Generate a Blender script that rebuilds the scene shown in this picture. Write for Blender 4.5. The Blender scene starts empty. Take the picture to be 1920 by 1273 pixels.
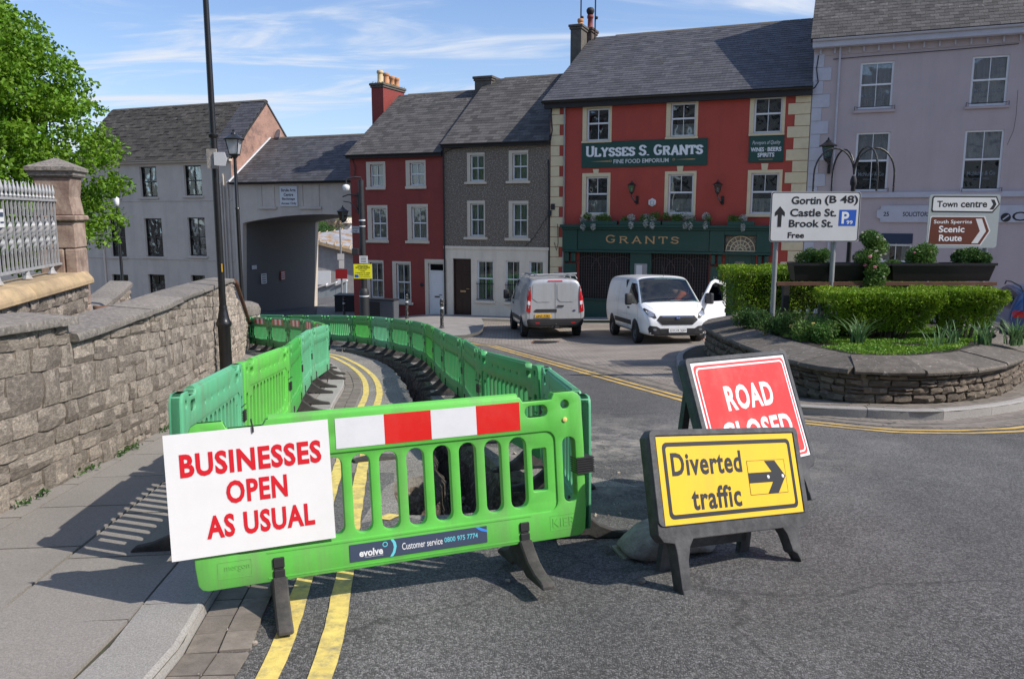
import bpy, bmesh, math, random
from math import sin, cos, pi, radians, sqrt, atan2, floor
from mathutils import Vector, Matrix, noise
from mathutils.geometry import delaunay_2d_cdt
random.seed(7)
S = bpy.context.scene
COL = S.collection
# ------------------------------------------------------------------ camera, sky, sun, exposure
CH, PIT, FO = 1.5, radians(8.87), 1500.0
cd = bpy.data.cameras.new('camera'); cam = bpy.data.objects.new('camera', cd); COL.objects.link(cam)
cd.sensor_width = 36; cd.lens = 36 * FO / 1920; cd.clip_end = 4000; cd.clip_start = .05
cam.location = (0, 0, CH); cam.rotation_euler = (pi / 2 - PIT, 0, 0); S.camera = cam
SUN_EL, SUN_AZ = radians(43), radians(108)          # azimuth clockwise from +Y
W = bpy.data.worlds.new('World'); S.world = W; W.use_nodes = True
nt = W.node_tree; nt.nodes.clear()
def wn(t, **k):
    n = nt.nodes.new(t)
    for a, b in k.items(): setattr(n, a, b)
    return n
sky = wn('ShaderNodeTexSky', sky_type='NISHITA', sun_disc=False, sun_elevation=SUN_EL, sun_rotation=SUN_AZ, air_density=1.0, dust_density=.8, ozone_density=2.6, altitude=60)
bg = wn('ShaderNodeBackground'); bg.inputs[1].default_value = .15
tc = wn('ShaderNodeTexCoord'); sp = wn('ShaderNodeSeparateXYZ'); nt.links.new(tc.outputs['Generated'], sp.inputs[0])
def wm(op, a, b):
    n = wn('ShaderNodeMath', operation=op)
    for i, v in enumerate((a, b)):
        if isinstance(v, (int, float)): n.inputs[i].default_value = v
        else: nt.links.new(v, n.inputs[i])
    return n.outputs[0]
zz = wm('ADD', wm('MAXIMUM', sp.outputs[2], 0.0), .12)
cb = wn('ShaderNodeCombineXYZ')
nt.links.new(wm('DIVIDE', sp.outputs[0], zz), cb.inputs[0]); nt.links.new(wm('DIVIDE', sp.outputs[1], zz), cb.inputs[1])
mp = wn('ShaderNodeMapping'); mp.inputs['Rotation'].default_value = (0, 0, radians(-24)); mp.inputs['Scale'].default_value = (.55, 1.5, 1); mp.inputs['Location'].default_value = (3.3, 1.7, 0)
nt.links.new(cb.outputs[0], mp.inputs[0])
n1 = wn('ShaderNodeTexNoise'); n1.inputs['Scale'].default_value = 1.35; n1.inputs['Detail'].default_value = 9; n1.inputs['Roughness'].default_value = .58; n1.inputs['Distortion'].default_value = 1.1
nt.links.new(mp.outputs[0], n1.inputs[0])
cr = wn('ShaderNodeMapRange'); cr.inputs[1].default_value = .47; cr.inputs[2].default_value = .70; cr.interpolation_type = 'SMOOTHSTEP'; nt.links.new(n1.outputs[0], cr.inputs[0])
cv = wm('MULTIPLY', cr.outputs[0], .95)
hz = wn('ShaderNodeMapRange'); hz.inputs[1].default_value = .30; hz.inputs[2].default_value = .0; hz.inputs[3].default_value = 0; hz.inputs[4].default_value = .25; nt.links.new(sp.outputs[2], hz.inputs[0])
cv2 = wm('MINIMUM', wm('ADD', cv, hz.outputs[0]), 1.0)
mxc = wn('ShaderNodeMix', data_type='RGBA'); nt.links.new(cv2, mxc.inputs[0]); tn = wn('ShaderNodeMix', data_type='RGBA', blend_type='MULTIPLY'); tn.inputs[0].default_value = 1; tn.inputs[7].default_value = (.84, .90, 1.03, 1); nt.links.new(sky.outputs[0], tn.inputs[6]); nt.links.new(tn.outputs[2], mxc.inputs[6]); mxc.inputs[7].default_value = (4.5, 4.85, 5.5, 1)
nt.links.new(mxc.outputs[2], bg.inputs[0])
nt.links.new(bg.outputs[0], wn('ShaderNodeOutputWorld').inputs[0])
sl = bpy.data.lights.new('sun', 'SUN'); sl.energy = 4.6; sl.angle = radians(.5); sl.color = (1, .925, .825)
so = bpy.data.objects.new('sun', sl); COL.objects.link(so)
sd = Vector((sin(SUN_AZ) * cos(SUN_EL), cos(SUN_AZ) * cos(SUN_EL), sin(SUN_EL)))
so.rotation_euler = sd.to_track_quat('Z', 'Y').to_euler(); so.location = sd * 60
S.view_settings.view_transform = 'Standard'; S.view_settings.look = 'None'; S.view_settings.gamma = 1
S.view_settings.exposure = .2; S.render.engine = 'CYCLES'
# ------------------------------------------------------------------ geometry of the place
def sst(a, b, x):
    x = max(0, min(1, (x - a) / (b - a))); return x * x * (3 - 2 * x)
def G(X, D):
    fL = .105 * min(D, 30) + .05 * max(0, D - 30)
    fR = .1 * min(D, 24) + .052 * max(0, D - 24)
    w = sst(3, 8, -X)
    if D < -6: fL = fR = -.6
    return -(fR * (1 - w) + fL * w) + .03 * min(8, max(0, X - 1)) * sst(10, 20, D)
def ray(x, y):
    u = (x - 960) / FO; v = (y - 636.5) / FO
    return u, cos(PIT) - v * sin(PIT), sin(PIT) + v * cos(PIT)
def hit(x, y, dz=0):
    u, f, d = ray(x, y); g = lambda t: CH - t * d - (G(u * t, f * t) + dz)
    t = .5
    while t < 150 and g(t) > 0: t += .25
    a, b = t - .25, t
    for _ in range(24):
        m = (a + b) / 2
        if g(m) > 0: a = m
        else: b = m
    return Vector((u * a, f * a, G(u * a, f * a) + dz))
def at(x, y, D):
    u, f, d = ray(x, y); t = D / f
    return Vector((u * t, D, CH - d * t))
# street front: facade line through FP along FE (to the right), FN into the buildings
FANG = radians(-22)
FP = Vector((-3.39, 35.58)); FE = Vector((cos(FANG), sin(FANG))); FN = Vector((-sin(FANG), cos(FANG)))
def fac(x, y, off=0.0):
    u, f, d = ray(x, y)
    o = FP + FN * off
    # t*(u,f) = o + s*FE
    det = u * (-FE.y) - f * (-FE.x)
    t = (o.x * (-FE.y) - o.y * (-FE.x)) / det
    p = Vector((u * t, f * t))
    return (p - o).dot(FE), CH - d * t
# ------------------------------------------------------------------ object helpers
def link(o, parent=None):
    COL.objects.link(o)
    if parent is not None: o.parent = parent
    return o
def tag(o, label=None, cat=None, group=None, kind=None):
    if label: o['label'] = label
    if cat: o['category'] = cat
    if group: o['group'] = group
    if kind: o['kind'] = kind
    return o
def thing(name, label, cat, loc=(0, 0, 0), rotz=0, group=None, rot=None):
    o = bpy.data.objects.new(name, None); COL.objects.link(o)
    o.location = loc; o.rotation_euler = rot if rot else (0, 0, rotz); o.empty_display_size = .2
    return tag(o, label, cat, group)
def copy_tree(o, parent=None):
    c = o.copy(); COL.objects.link(c)
    if parent is not None: c.parent = parent
    for ch in o.children: copy_tree(ch, c)
    return c
class MB:
    def __init__(s): s.v = []; s.f = []; s.m = []; s.mi = 0
    def add(s, vs, fs, M=None):
        b = len(s.v)
        s.v += [tuple(M @ Vector(v)) if M else tuple(v) for v in vs]
        for f in fs: s.f.append(tuple(i + b for i in f)); s.m.append(s.mi)
        return s
    def box(s, x0, x1, y0, y1, z0, z1, M=None):
        return s.add([(x0, y0, z0), (x1, y0, z0), (x1, y1, z0), (x0, y1, z0), (x0, y0, z1), (x1, y0, z1), (x1, y1, z1), (x0, y1, z1)],
                     [(0, 3, 2, 1), (4, 5, 6, 7), (0, 1, 5, 4), (1, 2, 6, 5), (2, 3, 7, 6), (3, 0, 4, 7)], M)
    def prism(s, poly, a, b, axis='y', M=None):
        """poly: 2D points; extruded between a and b along the axis."""
        n = len(poly)
        if axis == 'y': mk = lambda p, t: (p[0], t, p[1])
        elif axis == 'z': mk = lambda p, t: (p[0], p[1], t)
        else: mk = lambda p, t: (t, p[0], p[1])
        vs = [mk(p, a) for p in poly] + [mk(p, b) for p in poly]
        fs = [tuple(range(n - 1, -1, -1)), tuple(range(n, 2 * n))] + [(i, (i + 1) % n, n + (i + 1) % n, n + i) for i in range(n)]
        return s.add(vs, fs, M)
    def tube(s, pts, r, n=8, cap=True, M=None):
        pts = [Vector(p) for p in pts]; rs = r if isinstance(r, (list, tuple)) else [r] * len(pts)
        vs = []; fs = []; ref = None
        for i, p in enumerate(pts):
            d = (pts[min(i + 1, len(pts) - 1)] - pts[max(i - 1, 0)]).normalized()
            if ref is None: ref = Vector((1, 0, 0)) if abs(d.x) < .8 else Vector((0, 1, 0))
            a = (ref - d * ref.dot(d)).normalized(); ref = a; b = d.cross(a)
            for k in range(n):
                t = 2 * pi * k / n; vs.append(p + (a * cos(t) + b * sin(t)) * rs[i])
        for i in range(len(pts) - 1):
            for k in range(n):
                fs.append((i * n + k, i * n + (k + 1) % n, (i + 1) * n + (k + 1) % n, (i + 1) * n + k))
        if cap: fs.append(tuple(range(n - 1, -1, -1))); fs.append(tuple(range((len(pts) - 1) * n, len(pts) * n)))
        return s.add(vs, fs, M)
    def lathe(s, prof, n=16, c=(0, 0, 0), M=None, ph=0):
        vs = []; fs = []
        for r, z in prof:
            for k in range(n):
                t = 2 * pi * k / n + ph; vs.append((c[0] + r * cos(t), c[1] + r * sin(t), c[2] + z))
        for i in range(len(prof) - 1):
            for k in range(n): fs.append((i * n + k, i * n + (k + 1) % n, (i + 1) * n + (k + 1) % n, (i + 1) * n + k))
        fs.append(tuple(range(n - 1, -1, -1))); fs.append(tuple(range((len(prof) - 1) * n, len(prof) * n)))
        return s.add(vs, fs, M)
    def plate(s, outline, holes, y0, y1, M=None):
        """2D outline with holes in the x,z plane, extruded from y0 (front) to y1."""
        vs = []; fc = []
        for lp in [outline] + holes:
            b = len(vs); vs += [Vector(p) for p in lp]; fc.append(list(range(b, b + len(lp))))
        edges = [(l[i], l[(i + 1) % len(l)]) for l in fc for i in range(len(l))]
        ov, oe, of, _, _, _ = delaunay_2d_cdt(vs, edges, [], 0, 1e-6)
        def inside(p, lp):
            c = False; n = len(lp)
            for i in range(n):
                a, b = lp[i], lp[(i + 1) % n]
                if (a[1] > p[1]) != (b[1] > p[1]) and p[0] < (b[0] - a[0]) * (p[1] - a[1]) / (b[1] - a[1]) + a[0]: c = not c
            return c
        tr = []
        for f in of:
            c = (sum((ov[i].x for i in f)) / len(f), sum((ov[i].y for i in f)) / len(f))
            if inside(c, outline) and not any(inside(c, h) for h in holes): tr.append(tuple(f))
        n = len(ov)
        V = [(p.x, y0, p.y) for p in ov] + [(p.x, y1, p.y) for p in ov]; Fs = []
        cnt = {}
        for f in tr:
            a = ov[f[0]]; b = ov[f[1]]; c = ov[f[2]]
            if (b.x - a.x) * (c.y - a.y) - (b.y - a.y) * (c.x - a.x) < 0: f = f[::-1]
            Fs.append(f); Fs.append(tuple(i + n for i in f[::-1]))
            for i in range(len(f)): e = (f[i], f[(i + 1) % len(f)]); cnt[e] = 1
        for (a, b) in cnt:
            if (b, a) not in cnt: Fs.append((b, a, a + n, b + n))
        return s.add(V, Fs, M)
    def mesh(s, name, mats, smooth=False, angle=None):
        me = bpy.data.meshes.new(name); me.from_pydata(s.v, [], s.f)
        for m in (mats if isinstance(mats, (list, tuple)) else [mats]): me.materials.append(m)
        me.polygons.foreach_set('material_index', s.m)
        if smooth or angle: me.polygons.foreach_set('use_smooth', [True] * len(me.polygons))
        if angle: me.set_sharp_from_angle(angle=radians(angle))
        me.update(); return me
    def build(s, name, mats, parent=None, smooth=False, angle=None, loc=None):
        o = bpy.data.objects.new(name, s.mesh(name, mats, smooth, angle)); link(o, parent)
        if loc is not None: o.location = loc
        return o
def cleanup(me, bevel=0, seg=2, ang=35):
    bm = bmesh.new(); bm.from_mesh(me); bmesh.ops.remove_doubles(bm, verts=bm.verts, dist=1e-5)
    bmesh.ops.recalc_face_normals(bm, faces=bm.faces)
    if bevel:
        es = [e for e in bm.edges if len(e.link_faces) == 2 and e.calc_face_angle(0) > radians(ang)]
        bmesh.ops.bevel(bm, geom=es, offset=bevel, segments=seg, affect='EDGES', clamp_overlap=True, profile=.5)
    bm.to_mesh(me); bm.free(); me.update()
def rrect(x0, x1, z0, z1, r, n=4):
    out = []
    for cx, cz, a in ((x1 - r, z1 - r, 0), (x0 + r, z1 - r, pi / 2), (x0 + r, z0 + r, pi), (x1 - r, z0 + r, 1.5 * pi)):
        for k in range(n + 1):
            t = a + pi / 2 * k / n; out.append((cx + r * cos(t), cz + r * sin(t)))
    return out
def frameM(o, ex, ey, ez):
    M = Matrix((ex, ey, ez)).transposed().to_4x4(); M.translation = o; return M
# ------------------------------------------------------------------ materials
def M(name, col, rough=.8, metal=0.0, var=.12, vs=3.0, bump=0.0, bs=60.0, col2=None, mix=(.45, .65), rnd=0.0, spec=.5, trans=0.0, emit=0, stretch=(1, 1, 1), dirt=0.0, dirtcol=(.05, .045, .035), coat=0, streak=0, dsc=0):
    m = bpy.data.materials.new(name); m.use_nodes = True; t = m.node_tree; N = t.nodes; L = t.links
    b = N['Principled BSDF']; b.inputs['Roughness'].default_value = rough; b.inputs['Metallic'].default_value = metal
    b.inputs['Specular IOR Level'].default_value = spec
    if coat: b.inputs['Coat Weight'].default_value = coat; b.inputs['Coat Roughness'].default_value = .05
    co = N.new('ShaderNodeTexCoord'); mpn = N.new('ShaderNodeMapping'); mpn.inputs['Scale'].default_value = stretch; L.new(co.outputs['Object'], mpn.inputs[0])
    c1 = (*col, 1); cur = None
    def noise_(sc, det=5, ro=.6, mpn_=None):
        n = N.new('ShaderNodeTexNoise'); n.inputs['Scale'].default_value = sc; n.inputs['Detail'].default_value = det; n.inputs['Roughness'].default_value = ro
        L.new((mpn_ or mpn).outputs[0], n.inputs[0]); return n.outputs[0]
    def mixc(f, a, bb, bt='MIX'):
        x = N.new('ShaderNodeMix'); x.data_type = 'RGBA'; x.blend_type = bt
        for i, v in ((0, f), (6, a), (7, bb)):
            if hasattr(v, 'is_output'): L.new(v, x.inputs[i])
            else: x.inputs[i].default_value = v
        return x.outputs[2]
    def rng(v, a, bb, c=0, d=1):
        x = N.new('ShaderNodeMapRange'); L.new(v, x.inputs[0])
        for i, q in enumerate((a, bb, c, d)): x.inputs[i + 1].default_value = q
        return x.outputs[0]
    base = c1
    if col2: base = mixc(rng(noise_(vs * 1.7, 8, .65), *mix), c1, (*col2, 1))
    if var:
        v = rng(noise_(vs, 8, .7), .3, .7, 1 - var, 1 + var)
        vv = N.new('ShaderNodeVectorMath'); vv.operation = 'SCALE'; L.new(v, vv.inputs[3])
        if hasattr(base, 'is_output'): L.new(base, vv.inputs[0])
        else: vv.inputs[0].default_value = col
        base = vv.outputs[0]
    if rnd:
        oi = N.new('ShaderNodeObjectInfo'); ge = N.new('ShaderNodeNewGeometry')
        a = N.new('ShaderNodeMath'); a.operation = 'ADD'; L.new(oi.outputs['Random'], a.inputs[0]); L.new(ge.outputs['Random Per Island'], a.inputs[1])
        fr = N.new('ShaderNodeMath'); fr.operation = 'FRACT'; L.new(a.outputs[0], fr.inputs[0])
        v = rng(fr.outputs[0], 0, 1, 1 - rnd, 1 + rnd)
        vv = N.new('ShaderNodeVectorMath'); vv.operation = 'SCALE'; L.new(v, vv.inputs[3])
        if hasattr(base, 'is_output'): L.new(base, vv.inputs[0])
        else: vv.inputs[0].default_value = col
        base = vv.outputs[0]
    if dirt:
        dm_ = mpn
        if streak: dm_ = N.new('ShaderNodeMapping'); dm_.inputs['Scale'].default_value = (2.2, 2.2, .22); L.new(co.outputs['Object'], dm_.inputs[0])
        base = mixc(rng(noise_(dsc or (vs * .6 + .37), 10, .72, dm_), .47, .70, 0, dirt), base, (*dirtcol, 1))
    if hasattr(base, 'is_output'): L.new(base, b.inputs['Base Color'])
    else: b.inputs['Base Color'].default_value = base
    if bump:
        bn = N.new('ShaderNodeBump'); bn.inputs['Strength'].default_value = 1; bn.inputs['Distance'].default_value = bump
        L.new(noise_(bs, 6, .65), bn.inputs['Height']); L.new(bn.outputs[0], b.inputs['Normal'])
    if trans:
        tr = N.new('ShaderNodeBsdfTranslucent'); ms = N.new('ShaderNodeMixShader'); ms.inputs[0].default_value = trans
        if hasattr(base, 'is_output'): L.new(base, tr.inputs[0])
        else: tr.inputs[0].default_value = c1
        L.new(b.outputs[0], ms.inputs[1]); L.new(tr.outputs[0], ms.inputs[2]); L.new(ms.outputs[0], N['Material Output'].inputs[0])
    if emit:
        b.inputs['Emission Color'].default_value = c1; b.inputs['Emission Strength'].default_value = emit
    m['h'] = 1
    return m
def glass(name, tint=(.6, .65, .65), alpha=.35, rough=.03):
    m = bpy.data.materials.new(name); m.use_nodes = True; t = m.node_tree; N = t.nodes; L = t.links; N.remove(N['Principled BSDF'])
    tr = N.new('ShaderNodeBsdfTransparent'); tr.inputs[0].default_value = (*tint, 1)
    gl = N.new('ShaderNodeBsdfGlossy'); gl.inputs['Roughness'].default_value = rough; gl.inputs[0].default_value = (.9, .93, .95, 1)
    fr = N.new('ShaderNodeFresnel'); fr.inputs[0].default_value = 1.45
    mr = N.new('ShaderNodeMapRange'); L.new(fr.outputs[0], mr.inputs[0]); mr.inputs[3].default_value = alpha * .18; mr.inputs[4].default_value = 1
    n = N.new('ShaderNodeTexNoise'); n.inputs['Scale'].default_value = 1.1; bn = N.new('ShaderNodeBump'); bn.inputs['Distance'].default_value = .02; co = N.new('ShaderNodeTexCoord')
    L.new(co.outputs['Object'], n.inputs[0]); L.new(n.outputs[0], bn.inputs['Height']); L.new(bn.outputs[0], gl.inputs['Normal'])
    ms = N.new('ShaderNodeMixShader'); L.new(mr.outputs[0], ms.inputs[0]); L.new(tr.outputs[0], ms.inputs[1]); L.new(gl.outputs[0], ms.inputs[2])
    L.new(ms.outputs[0], N['Material Output'].inputs[0]); return m
def asphalt(name, lo, hi, scale=95, patch=.12, patchcol=None, bump=.004, cracks=False):
    m = bpy.data.materials.new(name); m.use_nodes = True; t = m.node_tree; N = t.nodes; L = t.links; b = N['Principled BSDF']; b.inputs['Roughness'].default_value = .85; b.inputs['Specular IOR Level'].default_value = .35
    co = N.new('ShaderNodeTexCoord'); C0 = co.outputs['Object']
    dn = N.new('ShaderNodeTexNoise'); dn.inputs['Scale'].default_value = 30; L.new(C0, dn.inputs[0])
    dm = N.new('ShaderNodeMix'); dm.data_type = 'VECTOR'; dm.inputs[0].default_value = .018; L.new(C0, dm.inputs[4]); L.new(dn.outputs[1], dm.inputs[5])
    vo = N.new('ShaderNodeTexVoronoi'); vo.inputs['Scale'].default_value = scale; L.new(dm.outputs[1], vo.inputs[0])
    ve = N.new('ShaderNodeTexVoronoi'); ve.feature = 'DISTANCE_TO_EDGE'; ve.inputs['Scale'].default_value = scale; L.new(dm.outputs[1], ve.inputs[0])
    sp_ = N.new('ShaderNodeSeparateColor'); L.new(vo.outputs['Color'], sp_.inputs[0])
    def rng(v, a, bb, c=0, d=1):
        x = N.new('ShaderNodeMapRange'); L.new(v, x.inputs[0])
        for i, q in enumerate((a, bb, c, d)): x.inputs[i + 1].default_value = q
        return x.outputs[0]
    def mixc(f, a, bb, bt='MIX'):
        x = N.new('ShaderNodeMix'); x.data_type = 'RGBA'; x.blend_type = bt
        for i, v in ((0, f), (6, a), (7, bb)):
            if hasattr(v, 'is_output'): L.new(v, x.inputs[i])
            else: x.inputs[i].default_value = v
        return x.outputs[2]
    c = mixc(rng(sp_.outputs[0], .1, .95), (*lo, 1), (*hi, 1))
    edge = rng(ve.outputs[0], .02, .16, .45, 1)
    big = N.new('ShaderNodeTexNoise'); big.inputs['Scale'].default_value = .7; big.inputs['Detail'].default_value = 9; big.inputs['Roughness'].default_value = .7; L.new(C0, big.inputs[0])
    mul = N.new('ShaderNodeMath'); mul.operation = 'MULTIPLY'; L.new(edge, mul.inputs[0]); L.new(rng(big.outputs[0], .3, .7, 1 - patch, 1 + patch), mul.inputs[1])
    vv = N.new('ShaderNodeVectorMath'); vv.operation = 'SCALE'; L.new(c, vv.inputs[0]); L.new(mul.outputs[0], vv.inputs[3]); c = vv.outputs[0]
    if patchcol:
        pn = N.new('ShaderNodeTexNoise'); pn.inputs['Scale'].default_value = .33; pn.inputs['Detail'].default_value = 12; pn.inputs['Roughness'].default_value = .72; L.new(C0, pn.inputs[0])
        c = mixc(rng(pn.outputs[0], .54, .74, 0, .55), c, (*patchcol, 1))
    if cracks:
        wv_ = N.new('ShaderNodeTexNoise'); wv_.inputs['Scale'].default_value = 1.3; wv_.inputs['Detail'].default_value = 6; L.new(C0, wv_.inputs[0])
        wm_ = N.new('ShaderNodeMix'); wm_.data_type = 'VECTOR'; wm_.inputs[0].default_value = .45; L.new(C0, wm_.inputs[4]); L.new(wv_.outputs[1], wm_.inputs[5])
        vc = N.new('ShaderNodeTexVoronoi'); vc.feature = 'DISTANCE_TO_EDGE'; vc.inputs['Scale'].default_value = .30; L.new(wm_.outputs[1], vc.inputs[0])
        c = mixc(rng(vc.outputs[0], .0, .004, .55, 0), c, (.03, .03, .03, 1))
        tm = N.new('ShaderNodeMapping'); tm.inputs['Rotation'].default_value = (0, 0, .55); tm.inputs['Scale'].default_value = (.9, .12, 1); L.new(C0, tm.inputs[0])
        tn_ = N.new('ShaderNodeTexNoise'); tn_.inputs['Scale'].default_value = 1.0; tn_.inputs['Detail'].default_value = 7; L.new(tm.outputs[0], tn_.inputs[0])
        vv2 = N.new('ShaderNodeVectorMath'); vv2.operation = 'SCALE'; L.new(c, vv2.inputs[0]); L.new(rng(tn_.outputs[0], .32, .68, .78, 1.22), vv2.inputs[3]); c = vv2.outputs[0]
        gm = N.new('ShaderNodeVectorMath'); gm.operation = 'DISTANCE'; gm.inputs[1].default_value = (.9, 7.4, -.7); L.new(C0, gm.inputs[0])
        dn2 = N.new('ShaderNodeTexNoise'); dn2.inputs['Scale'].default_value = 2.2; dn2.inputs['Detail'].default_value = 12; dn2.inputs['Roughness'].default_value = .75; L.new(C0, dn2.inputs[0])
        mm_ = N.new('ShaderNodeMath'); mm_.operation = 'MULTIPLY'; L.new(rng(gm.outputs['Value'], .6, 2.6, 1, 0), mm_.inputs[0]); L.new(rng(dn2.outputs[0], .45, .62), mm_.inputs[1])
        c = mixc(mm_.outputs[0], c, (.34, .31, .27, 1))
    L.new(c, b.inputs['Base Color'])
    bn = N.new('ShaderNodeBump'); bn.inputs['Distance'].default_value = bump; bn.inputs['Strength'].default_value = 1
    hh = N.new('ShaderNodeMath'); hh.operation = 'MULTIPLY'; L.new(rng(ve.outputs[0], 0, .25), hh.inputs[0]); L.new(rng(sp_.outputs[1], 0, 1, .1, 1), hh.inputs[1])
    L.new(hh.outputs[0], bn.inputs['Height']); L.new(bn.outputs[0], b.inputs['Normal'])
    return m
def setts(name, c1, c2, mortar, w=.2, h=.12, rot=0):
    m = bpy.data.materials.new(name); m.use_nodes = True; t = m.node_tree; N = t.nodes; L = t.links; b = N['Principled BSDF']; b.inputs['Roughness'].default_value = .85
    co = N.new('ShaderNodeTexCoord'); mpn = N.new('ShaderNodeMapping'); mpn.inputs['Rotation'].default_value = (0, 0, rot); L.new(co.outputs['Object'], mpn.inputs[0])
    dn = N.new('ShaderNodeTexNoise'); dn.inputs['Scale'].default_value = 3; L.new(mpn.outputs[0], dn.inputs[0])
    dm = N.new('ShaderNodeMix'); dm.data_type = 'VECTOR'; dm.inputs[0].default_value = .03; L.new(mpn.outputs[0], dm.inputs[4]); L.new(dn.outputs[1], dm.inputs[5])
    br = N.new('ShaderNodeTexBrick'); br.inputs['Scale'].default_value = 1; br.inputs['Brick Width'].default_value = w; br.inputs['Row Height'].default_value = h; br.inputs['Mortar Size'].default_value = .008; br.inputs['Mortar Smooth'].default_value = .3
    br.inputs['Color1'].default_value = (*c1, 1); br.inputs['Color2'].default_value = (*c2, 1); br.inputs['Mortar'].default_value = (*mortar, 1); L.new(dm.outputs[1], br.inputs[0])
    big = N.new('ShaderNodeTexNoise'); big.inputs['Scale'].default_value = .6; big.inputs['Detail'].default_value = 9; L.new(co.outputs['Object'], big.inputs[0])
    r = N.new('ShaderNodeMapRange'); L.new(big.outputs[0], r.inputs[0]); r.inputs[1].default_value = .3; r.inputs[2].default_value = .7; r.inputs[3].default_value = .7; r.inputs[4].default_value = 1.25
    vv = N.new('ShaderNodeVectorMath'); vv.operation = 'SCALE'; L.new(br.outputs[0], vv.inputs[0]); L.new(r.outputs[0], vv.inputs[3]); L.new(vv.outputs[0], b.inputs['Base Color'])
    bn = N.new('ShaderNodeBump'); bn.invert = True; bn.inputs['Distance'].default_value = .012; L.new(br.outputs[1], bn.inputs['Height']); L.new(bn.outputs[0], b.inputs['Normal'])
    return m
m_road = asphalt('asphalt', (.085, .083, .081), (.215, .21, .205), 96, .20, (.25, .24, .22), cracks=True)
m_lane = asphalt('worn_lane', (.20, .187, .168), (.40, .375, .34), 110, .26, (.14, .135, .125), .003)
m_setts = setts('sett_paving', (.23, .20, .172), (.29, .255, .22), (.10, .088, .073))
m_pavefar = M('far_pavement', (.27, .255, .24), .85, var=.18, vs=1.5, dirt=.4, dirtcol=(.12, .115, .11))
m_slab = M('slab_concrete', (.25, .232, .21), .9, var=.34, vs=95, bump=.003, bs=190, rnd=.06, dirt=.35, dirtcol=(.16, .15, .135), dsc=1.3)
m_kerb = M('kerb_granite', (.31, .295, .275), .85, var=.42, vs=120, bump=.004, bs=200, rnd=.05, dirt=.35, dirtcol=(.17, .155, .14), dsc=1.5)
m_joint = M('joint_dirt', (.06, .055, .04), .95, var=.4, vs=12, col2=(.05, .08, .02), mix=(.55, .7))
m_block = M('gutter_block', (.19, .165, .14), .9, var=.25, vs=14, bump=.003, bs=90, rnd=.16, dirt=.4, dirtcol=(.09, .08, .07))
m_yellow = M('road_line_yellow', (.70, .55, .15), .8, var=.2, vs=16, bump=.002, bs=180, dirt=.85, dirtcol=(.17, .16, .14))
m_yellow2 = M('road_line_worn_yellow', (.58, .38, .10), .8, var=.15, vs=6, dirt=1.0, dirtcol=(.17, .16, .14))
m_soil = M('soil', (.10, .078, .056), .95, var=.6, vs=11, bump=.05, bs=24, col2=(.24, .20, .155), mix=(.5, .66))
m_stone = M('rough_sandstone', (.335, .285, .235), .92, var=.5, vs=9, bump=.022, bs=34, rnd=.36, col2=(.50, .44, .37), mix=(.50, .62), dirt=.6, dirtcol=(.10, .09, .08))
m_mortar = M('mortar', (.26, .22, .18), .95, var=.3, vs=8, bump=.01, bs=40, dirt=.6, dirtcol=(.07, .06, .05))
m_coping = M('coping_stone', (.20, .18, .16), .92, var=.45, vs=26, bump=.008, bs=45, rnd=.12, col2=(.33, .31, .28), mix=(.56, .68), dirt=.7, dirtcol=(.07, .065, .06))
m_dkstone = M('planter_stone', (.17, .135, .10), .92, var=.35, vs=6, bump=.014, bs=26, rnd=.35, col2=(.24, .21, .17), mix=(.5, .7), dirt=.6, dirtcol=(.05, .045, .04))
m_ylstone = M('yellow_sandstone', (.42, .31, .18), .9, var=.25, vs=5, bump=.006, bs=40, rnd=.1, dirt=.55, dirtcol=(.14, .11, .08))
m_pier = M('pier_sandstone', (.33, .25, .20), .9, var=.22, vs=3, bump=.006, bs=30, rnd=.1, col2=(.22, .15, .12), mix=(.45, .6), dirt=.3)
m_rail = M('galvanised', (.36, .37, .38), .6, .25, var=.15, vs=20, dirt=.5, dirtcol=(.2, .12, .07))
m_black = M('black_paint', (.012, .012, .013), .3, var=.2, vs=8, spec=.6)
m_blackm = M('black_matte', (.02, .02, .022), .7, var=.2, vs=8)
m_rubber = M('black_rubber', (.045, .042, .04), .85, var=.4, vs=9, bump=.003, bs=60, dirt=.6, dirtcol=(.13, .12, .105))
m_tyre = M('tyre', (.018, .018, .018), .8, var=.2, vs=6)
def plastic(name, c, tr=.22): return M(name, c, .42, var=.10, vs=4, spec=.4, trans=tr, dirt=.48, dirtcol=(.22, .235, .16), streak=1)
m_green = plastic('lime_green_plastic', (.135, .56, .085), .10)
m_green2 = plastic('leaf_green_plastic', (.07, .46, .08), .17)
m_aqua = plastic('aqua_green_plastic', (.14, .50, .27), .16)
m_mint = plastic('mint_green_plastic', (.075, .40, .14), .17)
m_white = M('white_board', (.80, .80, .81), .55, var=.03, dirt=.12, dirtcol=(.5, .48, .44))
m_refw = M('reflective_white', (.72, .73, .76), .35, var=.04, vs=6, dirt=.1)
m_refr = M('reflective_red', (.66, .016, .012), .35, var=.05, vs=6, dirt=.08, dirtcol=(.7, .3, .25))
m_txtred = M('print_red', (.66, .01, .022), .5, var=0)
m_txtblk = M('print_black', (.016, .016, .018), .5, var=0)
m_txtwht = M('print_white', (.78, .79, .8), .5, var=0)
m_signy = M('sign_yellow', (.80, .50, .015), .4, var=.05, vs=3, dirt=.22, dirtcol=(.45, .30, .08), streak=1)
m_signw = M('sign_white', (.66, .66, .66), .5, var=.04, dirt=.06)
m_signred = M('sign_red', (.68, .028, .022), .4, var=.06, dirt=.3, dirtcol=(.75, .3, .25))
m_brown = M('sign_brown', (.12, .025, .008), .5, var=.05)
m_blue = M('sign_blue', (.02, .10, .50), .5, var=0)
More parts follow.
